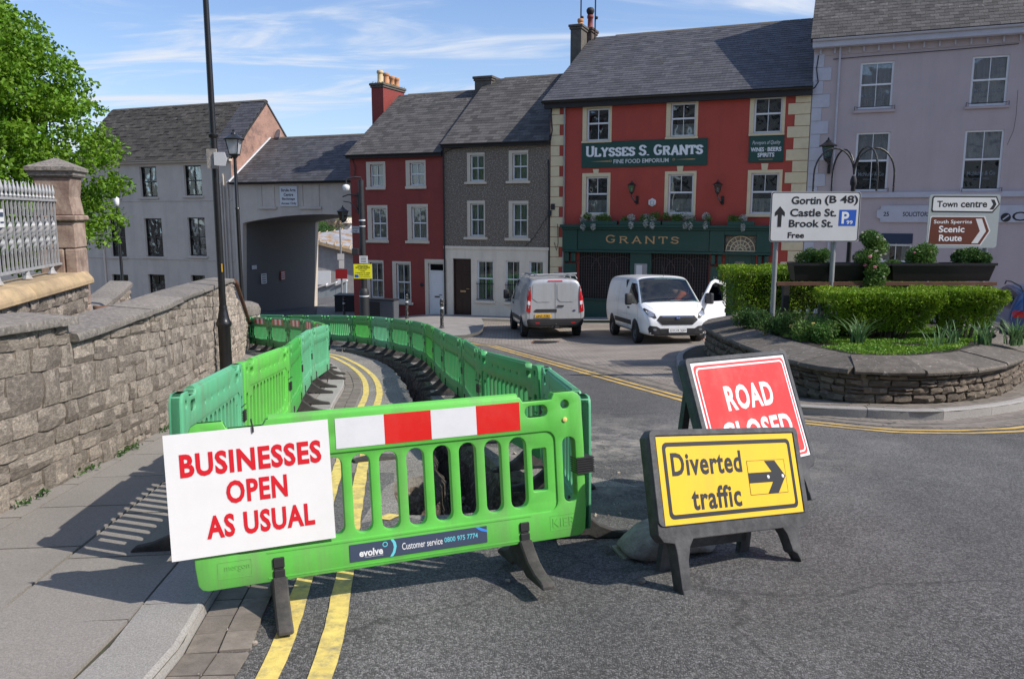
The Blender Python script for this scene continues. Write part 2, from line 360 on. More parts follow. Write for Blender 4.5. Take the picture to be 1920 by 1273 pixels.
m_plasgrey = M('sign_frame_plastic', (.055, .055, .058), .55, var=.35, vs=14, bump=.002, bs=40, dirt=.55, dirtcol=(.15, .15, .15))
m_navy = M('sticker_navy', (.05, .07, .12), .45, var=0)
m_cyan = M('sticker_cyan', (.15, .62, .72), .45, var=0)
m_bblue = M('sticker_blue', (.05, .25, .75), .45, var=0)
m_red = M('red_render', (.235, .042, .034), .8, var=.12, vs=1.2, bump=.003, bs=50, dirt=.3, dirtcol=(.11, .035, .03), streak=1)
m_redl = M('bright_red_render', (.40, .062, .042), .8, var=.09, vs=1.2, bump=.002, bs=50, dirt=.28, dirtcol=(.22, .05, .04), streak=1)
m_peb = M('pebbledash', (.165, .135, .105), .95, var=.5, vs=14, bump=.03, bs=16, col2=(.38, .35, .31), mix=(.54, .60))
m_cream = M('cream_render', (.74, .65, .53), .85, var=.07, vs=2, dirt=.3, dirtcol=(.38, .32, .25), streak=1)
m_cquoin = M('cream_paint', (.66, .56, .36), .8, var=.06, vs=3, dirt=.12)
m_wsur = M('window_surround', (.60, .53, .43), .8, var=.06, vs=3)
m_stsill = M('painted_stone', (.44, .39, .33), .8, var=.1, vs=4, dirt=.3)
m_lav = M('lavender_render', (.46, .385, .385), .85, var=.06, vs=1.0, bump=.002, bs=40, dirt=.22, dirtcol=(.28, .245, .25), streak=1)
m_lavq = M('pale_quoin', (.48, .48, .53), .8, var=.05, vs=3, dirt=.12)
m_grey = M('grey_render', (.58, .51, .43), .85, var=.10, vs=.9, bump=.003, bs=30, dirt=.35, dirtcol=(.33, .31, .28), streak=1)
m_greyd = M('shaded_grey_render', (.15, .145, .14), .85, var=.10, vs=.9, dirt=.2)  # grey render with the shade of the arch passage put into its colour
m_pinkg = M('bare_pink_render', (.33, .20, .155), .95, var=.25, vs=1.5, bump=.02, bs=10, col2=(.2, .13, .11), mix=(.5, .65))
m_upvc = M('white_upvc', (.72, .73, .74), .4, var=.03)
m_slate = M('slate', (.070, .070, .077), .6, var=.3, vs=2.5, rnd=.3, bump=.003, bs=30, dirt=.4, dirtcol=(.10, .085, .065))
m_slate2 = M('old_slate', (.078, .073, .07), .8, var=.4, vs=6, rnd=.38, bump=.006, bs=30, col2=(.2, .19, .18), mix=(.58, .68), dirt=.5, dirtcol=(.05, .05, .045))
m_tile = M('mossy_tile', (.055, .05, .043), .9, var=.4, vs=4, rnd=.35, bump=.01, bs=22, col2=(.14, .13, .115), mix=(.6, .7))
m_dgreen = M('shopfront_green', (.010, .055, .043), .45, var=.06, vs=3, spec=.5)
m_dgreen2 = M('sign_green', (.012, .06, .045), .5, var=.04)
m_gold = M('gold_lettering', (.50, .30, .13), .5, var=.05)
m_grille = M('iron_grille', (.065, .045, .04), .6, var=.3, vs=10)
m_dark = M('dark_interior', (.02, .021, .022), .9, var=.3, vs=2)
m_curt = M('net_curtain', (.52, .52, .48), .9, var=.35, vs=14, stretch=(1, 1, .08))
m_curt2 = M('light_blind', (.85, .76, .76), .9, var=.1, vs=9, stretch=(1, 1, .05))
m_terra = M('chimney_pot', (.50, .25, .12), .85, var=.15, vs=6, rnd=.1)
m_terra2 = M('pale_chimney_pot', (.60, .45, .25), .85, var=.15, vs=6)
m_terrar = M('red_chimney_pot', (.22, .045, .03), .7, var=.15, vs=6)
m_chim = M('cement_chimney', (.11, .10, .085), .95, var=.25, vs=4, bump=.006, bs=30)
m_brick = M('dark_brick', (.12, .085, .07), .9, var=.3, vs=10, rnd=.2)
m_lead = M('lead_flashing', (.45, .46, .48), .5, var=.2, vs=5)
m_vanw = M('white_car_paint', (.80, .81, .82), .28, var=.02, coat=.5, dirt=.22, dirtcol=(.45, .42, .37), streak=1)
m_vans = M('silver_car_paint', (.50, .51, .52), .32, .35, var=.02, coat=.5, dirt=.3, dirtcol=(.3, .27, .23), streak=1)
m_blueP = M('blue_car_paint', (.012, .055, .17), .25, .2, var=0, coat=.8)
m_trim = M('black_trim', (.022, .022, .024), .6, var=.15, vs=5)
m_tail = M('tail_light_red', (.42, .008, .012), .2, var=.1, vs=30, spec=.7)
m_lampw = M('headlamp', (.42, .44, .47), .12, .6, var=.5, vs=16)
m_chrome = M('chrome', (.6, .6, .62), .15, 1, var=0)
m_hub = M('steel_wheel', (.10, .10, .105), .5, .4, var=.2)
m_plateY = M('number_plate_yellow', (.80, .45, .02), .4, var=0)
m_plateW = M('number_plate_white', (.75, .75, .76), .4, var=0)
m_glass = glass('window_glass', (.80, .83, .83), .34)
m_wsg = glass('windscreen_glass', (.42, .5, .5), .30)
m_dglass = glass('tinted_glass', (.10, .11, .12), .12)
m_brownd = M('dark_brown_door', (.035, .013, .010), .35, var=.1)
m_steel = M('steel_post', (.30, .31, .32), .5, .4, var=.12, vs=6)
m_orange = M('hi_vis_orange', (.95, .16, .03), .7, var=.1, vs=20)
m_skin = M('skin', (.42, .22, .15), .6, var=.05)
m_bag = M('sandbag', (.36, .335, .30), .95, var=.35, vs=12, bump=.016, bs=90, dirt=.55, dirtcol=(.16, .145, .12))
m_rustb = M('rusty_beam', (.12, .055, .03), .8, var=.3, vs=8)
m_dirt_g = M('planter_soil', (.035, .03, .022), .95, var=.4, vs=9, bump=.02, bs=30)
m_plasblk = M('black_planter_plastic', (.008, .008, .009), .45, var=.1)
def leafm(name, c1, c2, tr=.35):
    m = M(name, c1, .55, var=.1, vs=1.3, rnd=.32, col2=c2, mix=(.4, .62), trans=tr, spec=.35); return m
m_leaf = leafm('fresh_leaves', (.105, .24, .014), (.18, .31, .02), .38)
m_hedge = leafm('hedge_leaves', (.14, .26, .012), (.24, .36, .02), .3)
m_plant = leafm('plant_leaves', (.07, .17, .03), (.13, .22, .05), .3)
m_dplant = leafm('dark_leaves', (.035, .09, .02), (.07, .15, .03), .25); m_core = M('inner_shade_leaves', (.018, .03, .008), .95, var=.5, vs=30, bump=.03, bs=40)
m_silver = leafm('silver_foliage', (.42, .45, .42), (.55, .57, .53), .2)
m_blade = leafm('blade_leaves', (.10, .20, .07), (.17, .28, .12), .3)
m_bark = M('bark', (.09, .07, .05), .9, var=.3, vs=8, bump=.02, bs=12)
m_pink = M('pink_petals', (.7, .25, .35), .7, var=.1); m_wpet = M('white_petals', (.7, .68, .6), .7, var=.1); m_ypet = M('yellow_petals', (.8, .6, .2), .7, var=.1); m_rpet = M('red_petals', (.6, .03, .05), .7, var=.1)
# ------------------------------------------------------------------ flat print
def text(s, size, mat, parent, Mx, name='lettering', bold=0.0, sx=1.0, align='CENTER', sp=1.0, ext=.0012, shear=0.0):
    cu = bpy.data.curves.new(name, 'FONT'); cu.body = s; cu.size = size; cu.align_x = align; cu.align_y = 'CENTER'; cu.extrude = ext; cu.offset = bold * size; cu.space_character = sp; cu.shear = shear; cu.resolution_u = 3
    cu.space_line = .95
    to = bpy.data.objects.new('t', cu); COL.objects.link(to)
    me = bpy.data.meshes.new_from_object(to); bpy.data.objects.remove(to); bpy.data.curves.remove(cu)
    me.transform(Matrix.Diagonal((sx, 1, 1, 1))); me.name = name
    me.materials.clear(); me.materials.append(mat)
    o = bpy.data.objects.new(name, me); link(o, parent); o.matrix_local = Mx; return o
def upr(x, y, z, roll=0):   # text frame upright facing -y at x,z
    return Matrix.Translation((x, y, z)) @ Matrix.Rotation(roll, 4, 'Y') @ Matrix.Rotation(pi / 2, 4, 'X')
# ------------------------------------------------------------------ pieces
def unit_stone(rng, rough):
    n = 4; vs = []; fs = []
    for j in range(n):
        for i in range(n):
            x = -.5 + i / 3; z = -.5 + j / 3; e = (i in (0, 3)) + (j in (0, 3))
            y = -.5 + (.28 if e == 1 else .42 if e == 2 else 0) * rough * .6 + rng.uniform(-.17, .17) * rough
            k = .96 if e == 2 else 1
            vs.append((x * k + rng.uniform(-.025, .025) * rough, y, z * k + rng.uniform(-.035, .035) * rough))
    for j in range(3):
        for i in range(3): fs.append((j * 4 + i, j * 4 + i + 1, j * 4 + i + 5, j * 4 + i + 4))
    ring = [0, 1, 2, 3, 7, 11, 15, 14, 13, 12, 8, 4]; b = len(vs)
    for r in ring: vs.append((vs[r][0], .5, vs[r][2]))
    for k in range(12): fs.append((ring[(k + 1) % 12], ring[k], b + k, b + (k + 1) % 12))
    return vs, fs
_r = random.Random(3)
STONES = [unit_stone(_r, 1.0) for _ in range(10)]
SLABS = [([(-.5, -.5, -.5), (.5, -.5, -.5), (.5, .5, -.5), (-.5, .5, -.5), (-.5, -.5, .5), (.5, -.5, .5), (.5, .5, .5), (-.5, .5, .5)],
          [(0, 3, 2, 1), (4, 5, 6, 7), (0, 1, 5, 4), (1, 2, 6, 5), (2, 3, 7, 6), (3, 0, 4, 7)])]
_cache = {}
def umesh(kind, i, mat, name):
    k = (kind, i, mat.name)
    if k not in _cache:
        vs, fs = (STONES if kind == 'stone' else SLABS)[i]
        mb = MB(); mb.add(vs, fs); me = mb.mesh(name, mat)
        if kind == 'stone': me.polygons.foreach_set('use_smooth', [True] * len(me.polygons)); me.set_sharp_from_angle(angle=radians(22))
        _cache[k] = me
    return _cache[k]
def pieces(name, parent, mat, items, kind='stone', limit=300, restname=None):
    """items: list of (priority, Matrix). The 300 of highest priority are objects; the rest one part of kind stuff."""
    items = sorted(items, key=lambda a: -a[0]); src = STONES if kind == 'stone' else SLABS
    for n, (p, Mx) in enumerate(items[:limit]):
        o = bpy.data.objects.new(name, umesh(kind, n % len(src), mat, name)); link(o, parent); o.matrix_local = Mx
    if len(items) > limit:
        mb = MB()
        for n, (p, Mx) in enumerate(items[limit:]):
            vs, fs = src[n % len(src)]; mb.add(vs, fs, Mx)
        o = mb.build(restname or name + 's', mat, parent); o['kind'] = 'stuff'
def TRS(loc, R, s):
    return Matrix.Translation(loc) @ R.to_4x4() @ Matrix.Diagonal((*s, 1))
def catmull(P, n=8, closed=True):
    out = []; N = len(P)
    for i in range(N if closed else N - 1):
        g = (lambda k: P[k % N]) if closed else (lambda k: P[max(0, min(N - 1, k))])
        a, b, c, d = (Vector(g(i + q)) for q in (-1, 0, 1, 2))
        for k in range(n):
            t = k / n; out.append(.5 * ((2 * b) + (c - a) * t + (2 * a - 5 * b + 4 * c - d) * t * t + (3 * b - a - 3 * c + d) * t ** 3))
    if not closed: out.append(Vector(P[-1]))
    return out
def resample(P, step, closed=False):
    P = [Vector(p) for p in P]; Q = P + [P[0]] if closed else P
    L = [0]
    for a, b in zip(Q, Q[1:]): L.append(L[-1] + (b - a).length)
    n = max(2, round(L[-1] / step)); out = []; j = 0
    for k in range(n if closed else n + 1):
        s = L[-1] * k / n
        while j < len(L) - 2 and L[j + 1] < s: j += 1
        t = (s - L[j]) / max(1e-9, L[j + 1] - L[j]); out.append(Q[j].lerp(Q[j + 1], t))
    return out
def offset(P, d, closed=False):
    """positive d: to the left of the direction of travel."""
    out = []; N = len(P)
    for i in range(N):
        a = P[(i - 1) % N] if closed or i > 0 else P[i]; b = P[(i + 1) % N] if closed or i < N - 1 else P[i]
        t = (b - a).normalized(); out.append(P[i] + Vector((-t.y, t.x)) * d)
    return out
def inpoly(x, y, lp):
    c = False; n = len(lp); j = n - 1
    for i in range(n):
        xi, yi = lp[i][0], lp[i][1]; xj, yj = lp[j][0], lp[j][1]
        if (yi > y) != (yj > y) and x < (xj - xi) * (y - yi) / (yj - yi) + xi: c = not c
        j = i
    return c
# ------------------------------------------------------------------ ground zones
_G0 = G
def G(X, D): return _G0(X, min(D, 85))
def V2(l): return [Vector(p) for p in l]
KL = catmull([(-1.2, -8), (-1.28, -3), (-1.32, 0), (-1.35, 2.74), (-1.43, 3.47), (-1.80, 6.2), (-2.22, 9.41), (-2.42, 10.7), (-2.68, 12.5), (-2.96, 13.8), (-3.27, 15.0), (-3.85, 16.8), (-4.65, 18.6), (-5.6, 20.3), (-6.7, 22.0), (-8.1, 23.7), (-9.8, 25.6), (-12.5, 28), (-17, 31), (-30, 38)], 4, False)
WALLP = [Vector(p) for p in ((-2.9, -7), (-3.1, -1), (-3.22, 3), (-3.36, 4.96), (-3.52, 6.7), (-3.76, 8.44), (-4.9, 13.0), (-6.1, 17.4), (-7.6, 22.8))]
PAVE_L = [tuple(p) for p in KL] + [(-60, 60), (-60, -8)]
TRL = [(-.78, 5.2), (-.95, 6.15), (-.78, 6.36), (-.66, 6.42), (-.85, 8.0), (-1.1, 9.4), (-1.35, 10.65), (-1.80, 13.21), (-2.47, 16.16), (-3.08, 18.04), (-4.18, 20.6), (-5.09, 21.99)]
TRR = [(-.32, 5.22), (.05, 5.42), (.20, 5.6), (.15, 6.45), (-.11, 6.64), (-.38, 7.74), (-.8, 9.3), (-1.10, 10.71), (-1.36, 13.21), (-1.61, 14.37), (-2.16, 17.05), (-3.03, 19.56), (-3.9, 21.1), (-4.75, 22.5)]
TRENCH = TRL[::1] + TRR[::-1]
_r = random.Random(11)
TR2 = []
for a, b in zip(TRENCH, TRENCH[1:] + TRENCH[:1]):
    a = Vector(a); b = Vector(b); n = max(1, int((b - a).length / .22))
    for k in range(n):
        p = a.lerp(b, k / n); TR2.append((p.x + _r.uniform(-.022, .022), p.y + _r.uniform(-.022, .022)))
TRENCH = TR2
YR = [hit(*p).xy for p in ((900, 645), (917, 649), (960, 661.5), (1010, 675.5), (1060, 690), (1110, 704), (1160, 718), (1210, 732), (1260, 746), (1297, 756.6), (1380, 776), (1440, 786), (1507, 794), (1600, 804), (1680, 811), (1750, 812.5), (1818, 813), (1920, 809))]
YR = [Vector((-2.6, 25.6)), Vector((-1.6, 24.6))] + YR[1:] + [Vector((6.6, 9.0)), Vector((8.6, 10.2)), Vector((11, 12.6)), Vector((14, 17))]
YRO = offset(YR, .33)
ISL = [tuple(p) for p in catmull([(3.5, 9.8), (4.3, 9.5), (5.2, 9.36), (6.8, 10.3), (8.3, 12.0), (9.7, 14.5), (9.9, 18), (8.2, 20.6), (5.4, 20.8), (3.9, 18.3), (3.1, 14.6), (2.72, 12.1), (2.85, 10.6)], 6)]
SETT = [tuple(p) for p in YRO[:21]] + [(9.4, 11.2), (11.5, 14), (15, 15), (60, 15), (60, 60), (-1.7, 60), (-1.2, 33.6), (-1.0, 27), (-1.6, 25.7)]
def fw(s, off):
    p = FP + FE * s + FN * off; return (p.x, p.y)
FPAVE = [(-1.15, 27.1), (-1.05, 28.4), (-1.1, 31), fw(2.9, -1.55), fw(30, -1.7), fw(30, 14), fw(-6, 14), (-11.5, 47), (-9.9, 40.2), (-8.2, 36.8), (-6.2, 32.6), (-4.4, 29.0), (-2.9, 26.6), (-2.1, 25.75), (-1.5, 26.0)]
GUT = [tuple(p) for p in KL[4:52]]
def resamp_edges(lp, step=1.0):
    out = []
    for a, b in zip(lp, lp[1:] + lp[:1]):
        a = Vector(a[:2]); b = Vector(b[:2]); n = max(1, int((b - a).length / step)); n = min(n, 60)
        out += [a.lerp(b, k / n) for k in range(n)]
    return out
xs = [-1600, -900, -500, -250, -120, -60, -40, -30, -25, -20, -17] + [-15 + .5 * i for i in range(0, 71)] + [21, 23, 26, 30, 35, 40, 60, 120, 250, 500, 900, 1600]
ys = [-300, -100, -40, -20, -10, -6, -3, -1] + [.5 * i for i in range(0, 70)] + [35.5, 37, 39, 41, 43, 45, 48, 52, 56, 60, 66, 72, 80, 85, 100, 150, 250, 450, 900, 1800]
pts = [Vector((x + (.003 * ((i * 7 + j * 3) % 5)), y)) for i, x in enumerate(xs) for j, y in enumerate(ys)]
edges = []
for lp in (PAVE_L, TRENCH, SETT, ISL, FPAVE):
    q = resamp_edges(list(lp)); b = len(pts); pts += q; edges += [(b + i, b + (i + 1) % len(q)) for i in range(len(q))]
ov, oe, of, _, _, _ = delaunay_2d_cdt(pts, edges, [], 0, 1e-5)
# lane zone: between the kerb and the trench
LANE = [tuple(p) for p in KL[20:64]] + [(-6.9, 24.6), (-5.3, 23.0)] + [(-4.0, 21.6), (-3.0, 20.0), (-2.0, 17.3), (-1.2, 14.2), (-1.0, 11), (-.3, 8), (0, 6.8), (.5, 6.9), (.9, 6.2), (.3, 5.3), (-.6, 5.0), (-1.0, 5.2), (-1.05, 6.3), (-1.15, 6.7), (-1.5, 6.6)]
zones = {k: MB() for k in ('road', 'worn_lane', 'sett_paving', 'pavement', 'far_pavement', 'island_bed')}
zl = {'road': 0, 'worn_lane': 0, 'sett_paving': 0, 'pavement': .052, 'far_pavement': .10, 'island_bed': .10}
idx = {k: {} for k in zones}
for f in of:
    cx = sum(ov[i].x for i in f) / len(f); cy = sum(ov[i].y for i in f) / len(f)
    if inpoly(cx, cy, TRENCH): continue
    if inpoly(cx, cy, ISL): z = 'island_bed'
    elif inpoly(cx, cy, PAVE_L): z = 'pavement'
    elif inpoly(cx, cy, FPAVE): z = 'far_pavement'
    elif inpoly(cx, cy, SETT): z = 'sett_paving'
    elif inpoly(cx, cy, LANE): z = 'worn_lane'
    else: z = 'road'
    mb = zones[z]; ff = []
    for i in f:
        if i not in idx[z]:
            idx[z][i] = len(mb.v); p = ov[i]; mb.v.append((p.x, p.y, G(p.x, p.y) + zl[z]))
        ff.append(idx[z][i])
    a, b, c = (mb.v[ff[0]], mb.v[ff[1]], mb.v[ff[2]])
    if (b[0] - a[0]) * (c[1] - a[1]) - (b[1] - a[1]) * (c[0] - a[0]) < 0: ff = ff[::-1]
    mb.f.append(tuple(ff)); mb.m.append(0)
for z, mt in (('road', m_road), ('worn_lane', m_lane), ('sett_paving', m_setts), ('pavement', m_joint), ('far_pavement', m_pavefar), ('island_bed', m_joint)):
    tag(zones[z].build(z, mt, smooth=True), kind='structure')
# trench
mb = MB(); n = len(TRENCH); rr = random.Random(5); rows = [0, -.05, -.1, -.2, -.32, -.45, -.58, -.68]
cen = lambda p: p
off_in = offset(V2(TRENCH), -.06, True)
area = sum(a[0] * b[1] - b[0] * a[1] for a, b in zip(TRENCH, TRENCH[1:] + TRENCH[:1]))
sg = 1 if area > 0 else -1
oi = offset(V2(TRENCH), sg * 1.0, True)
for r_, z in enumerate(rows):
    for i, p in enumerate(TRENCH):
        d = (oi[i] - Vector(p)); k = (0 if r_ < 3 else .02 * r_ + rr.uniform(-.03, .05))
        if r_ == 7: k += .03
        q = Vector(p) + d * k
        mb.v.append((q.x, q.y, G(*p) + z + (rr.uniform(-.02, .02) if r_ > 1 else 0)))
for r_ in range(7):
    for i in range(n):
        a = r_ * n + i; b = r_ * n + (i + 1) % n; mb.f.append((a, b, b + n, a + n)); mb.m.append(0 if r_ < 2 else 1)
fp = []; b0 = len(mb.v)
x = -5.4
while x < .4:
    y = 5
    while y < 23:
        if inpoly(x, y, TRENCH): fp.append(Vector((x + rr.uniform(-.03, .03), y + rr.uniform(-.03, .03))))
        y += .12
    x += .12
nb = len(fp); fp += V2(TRENCH)
v2, _, f2, _, _, _ = delaunay_2d_cdt(fp, [(nb + i, nb + (i + 1) % n) for i in range(n)], [], 0, 1e-5)
for p in v2: mb.v.append((p.x, p.y, G(p.x, p.y) - .6 + .13 * noise.noise(Vector((p.x * 3, p.y * 3, 0))) + .07 * noise.noise(Vector((p.x * 9, p.y * 9, 4)))))
for f in f2:
    cx = sum(v2[i].x for i in f) / len(f); cy = sum(v2[i].y for i in f) / len(f)
    if inpoly(cx, cy, TRENCH): mb.f.append(tuple(b0 + i for i in f)); mb.m.append(1)
m_cut = M('cut_concrete', (.22, .205, .18), .95, var=.4, vs=14, bump=.01, bs=40)
tag(mb.build('trench', [m_cut, m_soil]), kind='structure')
mb = MB()
for k in range(1500):   # lumps of stone and spoil lying in the trench
    i = rr.randrange(len(TRENCH) // 2); x = rr.uniform(-.95, .15) if k < 900 else None
    if x is None:
        y = rr.uniform(7, 20); 
        tx = [p for p in TRENCH if abs(p[1] - y) < .3]; x = sum(p[0] for p in tx) / max(1, len(tx)) + rr.uniform(-.15, .15)
    else: y = rr.uniform(5.25, 6.6)
    if not inpoly(x, y, TRENCH): continue
    s = rr.uniform(.008, .04)
    Rm = Matrix.Rotation(rr.uniform(0, 6), 3, (rr.random(), rr.random(), 1))
    zt = G(x, y) - .56 + (.25 * sst(-.75, -.95, x) if y < 6.6 else 0)
    mb.add(*STONES[k % 10], TRS((x, y, zt), Rm, (s * 1.4, s, s)))
tag(mb.build('rubble', m_stone), 'loose broken stone and spoil in the open trench', 'rubble', kind='stuff')
# ------------------------------------------------------------------ kerbs, slabs, gutter blocks
def sect_piece(name, mat, parent, P, section, zf, jit=0.0, smooth=True):
    """P: points along; section: list of (n offset to the left, z above zf) forming a closed polygon."""
    mb = MB(); m = len(section); N = len(P)
    for i, p in enumerate(P):
        a = P[max(0, i - 1)]; b = P[min(N - 1, i + 1)]; t = (b - a).normalized(); nn = Vector((-t.y, t.x))
        for (o, z) in section:
            q = p + nn * o; mb.v.append((q.x, q.y, zf(q.x, q.y) + z + jit))
    for i in range(N - 1):
        for k in range(m): mb.f.append((i * m + k, i * m + (k + 1) % m, (i + 1) * m + (k + 1) % m, (i + 1) * m + k)); mb.m.append(0)
    mb.f.append(tuple(range(m))[::-1]); mb.f.append(tuple((N - 1) * m + k for k in range(m))); mb.m += [0, 0]
    o = mb.build(name, mat, parent, angle=30 if smooth else None)
    return o
def along(P, step, gap, closed=False):
    """split a polyline into pieces of about step with a gap; each a list of 3 points"""
    tot = sum((b_ - a_).length for a_, b_ in zip(P, P[1:] + (P[:1] if closed else []))); cnt = max(1, round(tot / step)); R = resample(P, tot / (cnt * 4), closed); out = []; 
    if closed: R = R + [R[0]]
    i = 0
    while i + 4 < len(R) + 0:
        seg = R[i:i + 5]; a = seg[0].lerp(seg[1], gap / step * 2); b = seg[4].lerp(seg[3], gap / step * 2); out.append([a, seg[2], b]); i += 4
    return out
R_ = random.Random(21)
kerb = thing('kerb', None, None); kerb['kind'] = 'structure'; del_ = None
KLv = [p for p in KL if p.y > -3.2 and p.x > -13]
for seg in along(KLv, .92, .009):
    sect_piece('kerb_stone', m_kerb, kerb, seg, [(0, -.06), (0, .045), (.006, .06), (.022, .07), (.27, .07), (.27, -.06)], G, R_.uniform(-.003, .003))
slabs = thing('slab_paving', None, None); slabs['kind'] = 'structure'
inner = offset(resample(KLv, .45), .275)
for i in range(0, len(inner) - 2, 2):
    a, b = inner[i], inner[i + 2]; m = (a + b) / 2
    if m.y < 0.4: continue
    t = (b - a).normalized(); nn = Vector((-t.y, t.x))
    # distance to the wall
    w = 0
    while w < 2.6 and True:
        q = m + nn * w; xw = None
        for p0, p1 in zip(WALLP, WALLP[1:]):
            if p0.y <= q.y <= p1.y: xw = p0.lerp(p1, (q.y - p0.y) / (p1.y - p0.y)).x
        if xw is not None and q.x < xw + .02: break
        w += .05
    o_ = .0; row = (i // 2) % 2
    while o_ < w + .1:
        wd = .62 if not (o_ == 0 and row) else .62
        e = min(o_ + wd, w + .25)
        if e - o_ < .08: break
        g = .009; sh = t * (0.0 + (.0 if int(o_ / .6) % 2 == 0 else .22))
        c = [a + t * g + nn * (o_ + g) + sh, b - t * g + nn * (o_ + g) + sh, b - t * g + nn * (e - g) + sh, a + t * g + nn * (e - g) + sh]
        dz = R_.uniform(-.0025, .0025); mb = MB()
        top = [(q.x, q.y, G(q.x, q.y) + .069 + dz) for q in c]; bot = [(x, y, z - .05) for x, y, z in top]
        mb.add(bot + top, [(0, 3, 2, 1), (4, 5, 6, 7), (0, 1, 5, 4), (1, 2, 6, 5), (2, 3, 7, 6), (3, 0, 4, 7)])
        mb.build('paving_slab', m_slab, slabs); o_ = e
gut = thing('gutter', None, None); gut['kind'] = 'structure'
its = []
for lane_i, (o1, o2) in enumerate(((-.135, -.01), (-.27, -.145))):
    k = 0
    for seg in along([p for p in KL if 1.2 < p.y < 15.5], .195, .005):
        k += 1
        mb_ = sect_piece('paving_block', m_block, gut, [seg[0] + (seg[2] - seg[0]) * (.5 * lane_i) * 0, seg[2]], [(o1, -.03), (o1, .010), (o2, .010), (o2, -.03)], G, R_.uniform(-.002, .004), False)
# painted lines
def ribbon(name, P, w, mat, lift=.006, wob=.004):
    P = resample(P, .12); L = offset(P, w / 2); Rr = offset(P, -w / 2); mb = MB(); rr = random.Random(2)
    for a, b in zip(L, Rr):
        a = a + Vector((rr.uniform(-wob, wob), 0)); b = b + Vector((rr.uniform(-wob, wob), 0))
        mb.v.append((a.x, a.y, G(a.x, a.y) + lift)); mb.v.append((b.x, b.y, G(b.x, b.y) + lift))
    for i in range(len(L) - 1): mb.f.append((2 * i, 2 * i + 1, 2 * i + 3, 2 * i + 2)); mb.m.append(0)
    return tag(mb.build(name, mat), kind='structure')
Y1 = catmull([(-.86, 0), (-.92, 1.8), (-.955, 2.88), (-1.09, 3.96), (-1.53, 6.86), (-1.99, 10.2), (-2.24, 12.0), (-2.64, 13.95), (-3.22, 16.0), (-3.93, 18.04), (-4.54, 19.6), (-5.42, 21.09), (-6.6, 22.6), (-8.2, 24.4), (-10, 26.3)], 6, False)
Y2 = offset(Y1, -.205)
ribbon('yellow_line', Y1, .088, m_yellow); ribbon('yellow_line', Y2, .095, m_yellow)
ribbon('yellow_line', YR, .085, m_yellow2); ribbon('yellow_line', offset(YR, .18), .085, m_yellow2)
ribbon('yellow_mark', [hit(1086, 700).xy, hit(1118, 697).xy], .04, m_yellow)
ribbon('yellow_mark', [Vector((-.86, 5.08)), Vector((-.8, 5.2))], .1, m_yellow)
ch = thing('dished_channel', None, None); ch['kind'] = 'structure'
for row in range(3):
    for seg in along(offset(YR, .36 + row * .13), .27, .006):
        if seg[1].y > 24 or seg[1].x > 8.5: continue
        sect_piece('channel_block', m_block, ch, [seg[0], seg[2]], [(0, -.02), (0, .008 - .004 * (row == 1)), (.122, .008 - .004 * (row == 1)), (.122, -.02)], G, 0, False)
# ------------------------------------------------------------------ island: kerb, brick ring, planter
isl = thing('traffic_island', None, None); isl['kind'] = 'structure'
ISLv = V2(ISL)
for seg in along(ISLv, .9, .006, True):
    sect_piece('kerb_stone', m_kerb, isl, seg, [(0, -.06), (0, .095), (.01, .11), (.03, .12), (.14, .12), (.14, -.06)], G, R_.uniform(-.003, .003))
nb_ = 0
for row in range(5):
    for seg in along(offset(ISLv, .145 + row * .115, True), .21, .006, True):
        if seg[1].y > 13.5 and row > 0 or seg[1].y > 15: continue
        sect_piece('brick', m_block, isl, [seg[0], seg[2]], [(0, -.03), (0, .118), (.108, .118), (.108, -.03)], G, R_.uniform(-.002, .002), False)
PB = catmull([(4.37, 10.05), (5.4, 9.97), (6.5, 10.6), (7.5, 11.7), (8.9, 13.8), (9.15, 17.3), (7.6, 19.8), (5.4, 19.7), (4.35, 17.6), (4.0, 14.5), (3.92, 12), (4.02, 10.8)], 8)
PB = [Vector(p) for p in PB]
m_dkcop = M('dark_coping_stone', (.125, .108, .09), .92, var=.4, vs=9, bump=.01, bs=40, rnd=.16, col2=(.36, .34, .31), mix=(.60, .68), dirt=.5, dirtcol=(.06, .06, .045))
def cz(x, y): return -.50 - .060 * (y - 10)
pw = thing('stone_planter', 'raised oval planter of rubble stone with slab coping on the traffic island', 'planter', (4.4, 10.1, G(4.4, 10.1)))
PO = Vector((4.4, 10.1, G(4.4, 10.1)))
mb = MB(); n = len(PB); ins = offset(PB, .03, True); ins2 = offset(PB, .3, True)
for ring, (src, zf) in enumerate(((ins, lambda x, y: G(x, y) - .1), (ins, cz), (ins2, cz))):
    for p in src: mb.v.append((p.x, p.y, zf(p.x, p.y)))
for r_ in range(2):
    for i in range(n): mb.f.append((r_ * n + i, r_ * n + (i + 1) % n, (r_ + 1) * n + (i + 1) % n, (r_ + 1) * n + i)); mb.m.append(0)
o = mb.build('wall_core', m_mortar, pw); o.matrix_parent_inverse = Matrix.Translation(-PO)
its = []
RR = resample(PB, .03, True); N = len(RR); i = 0
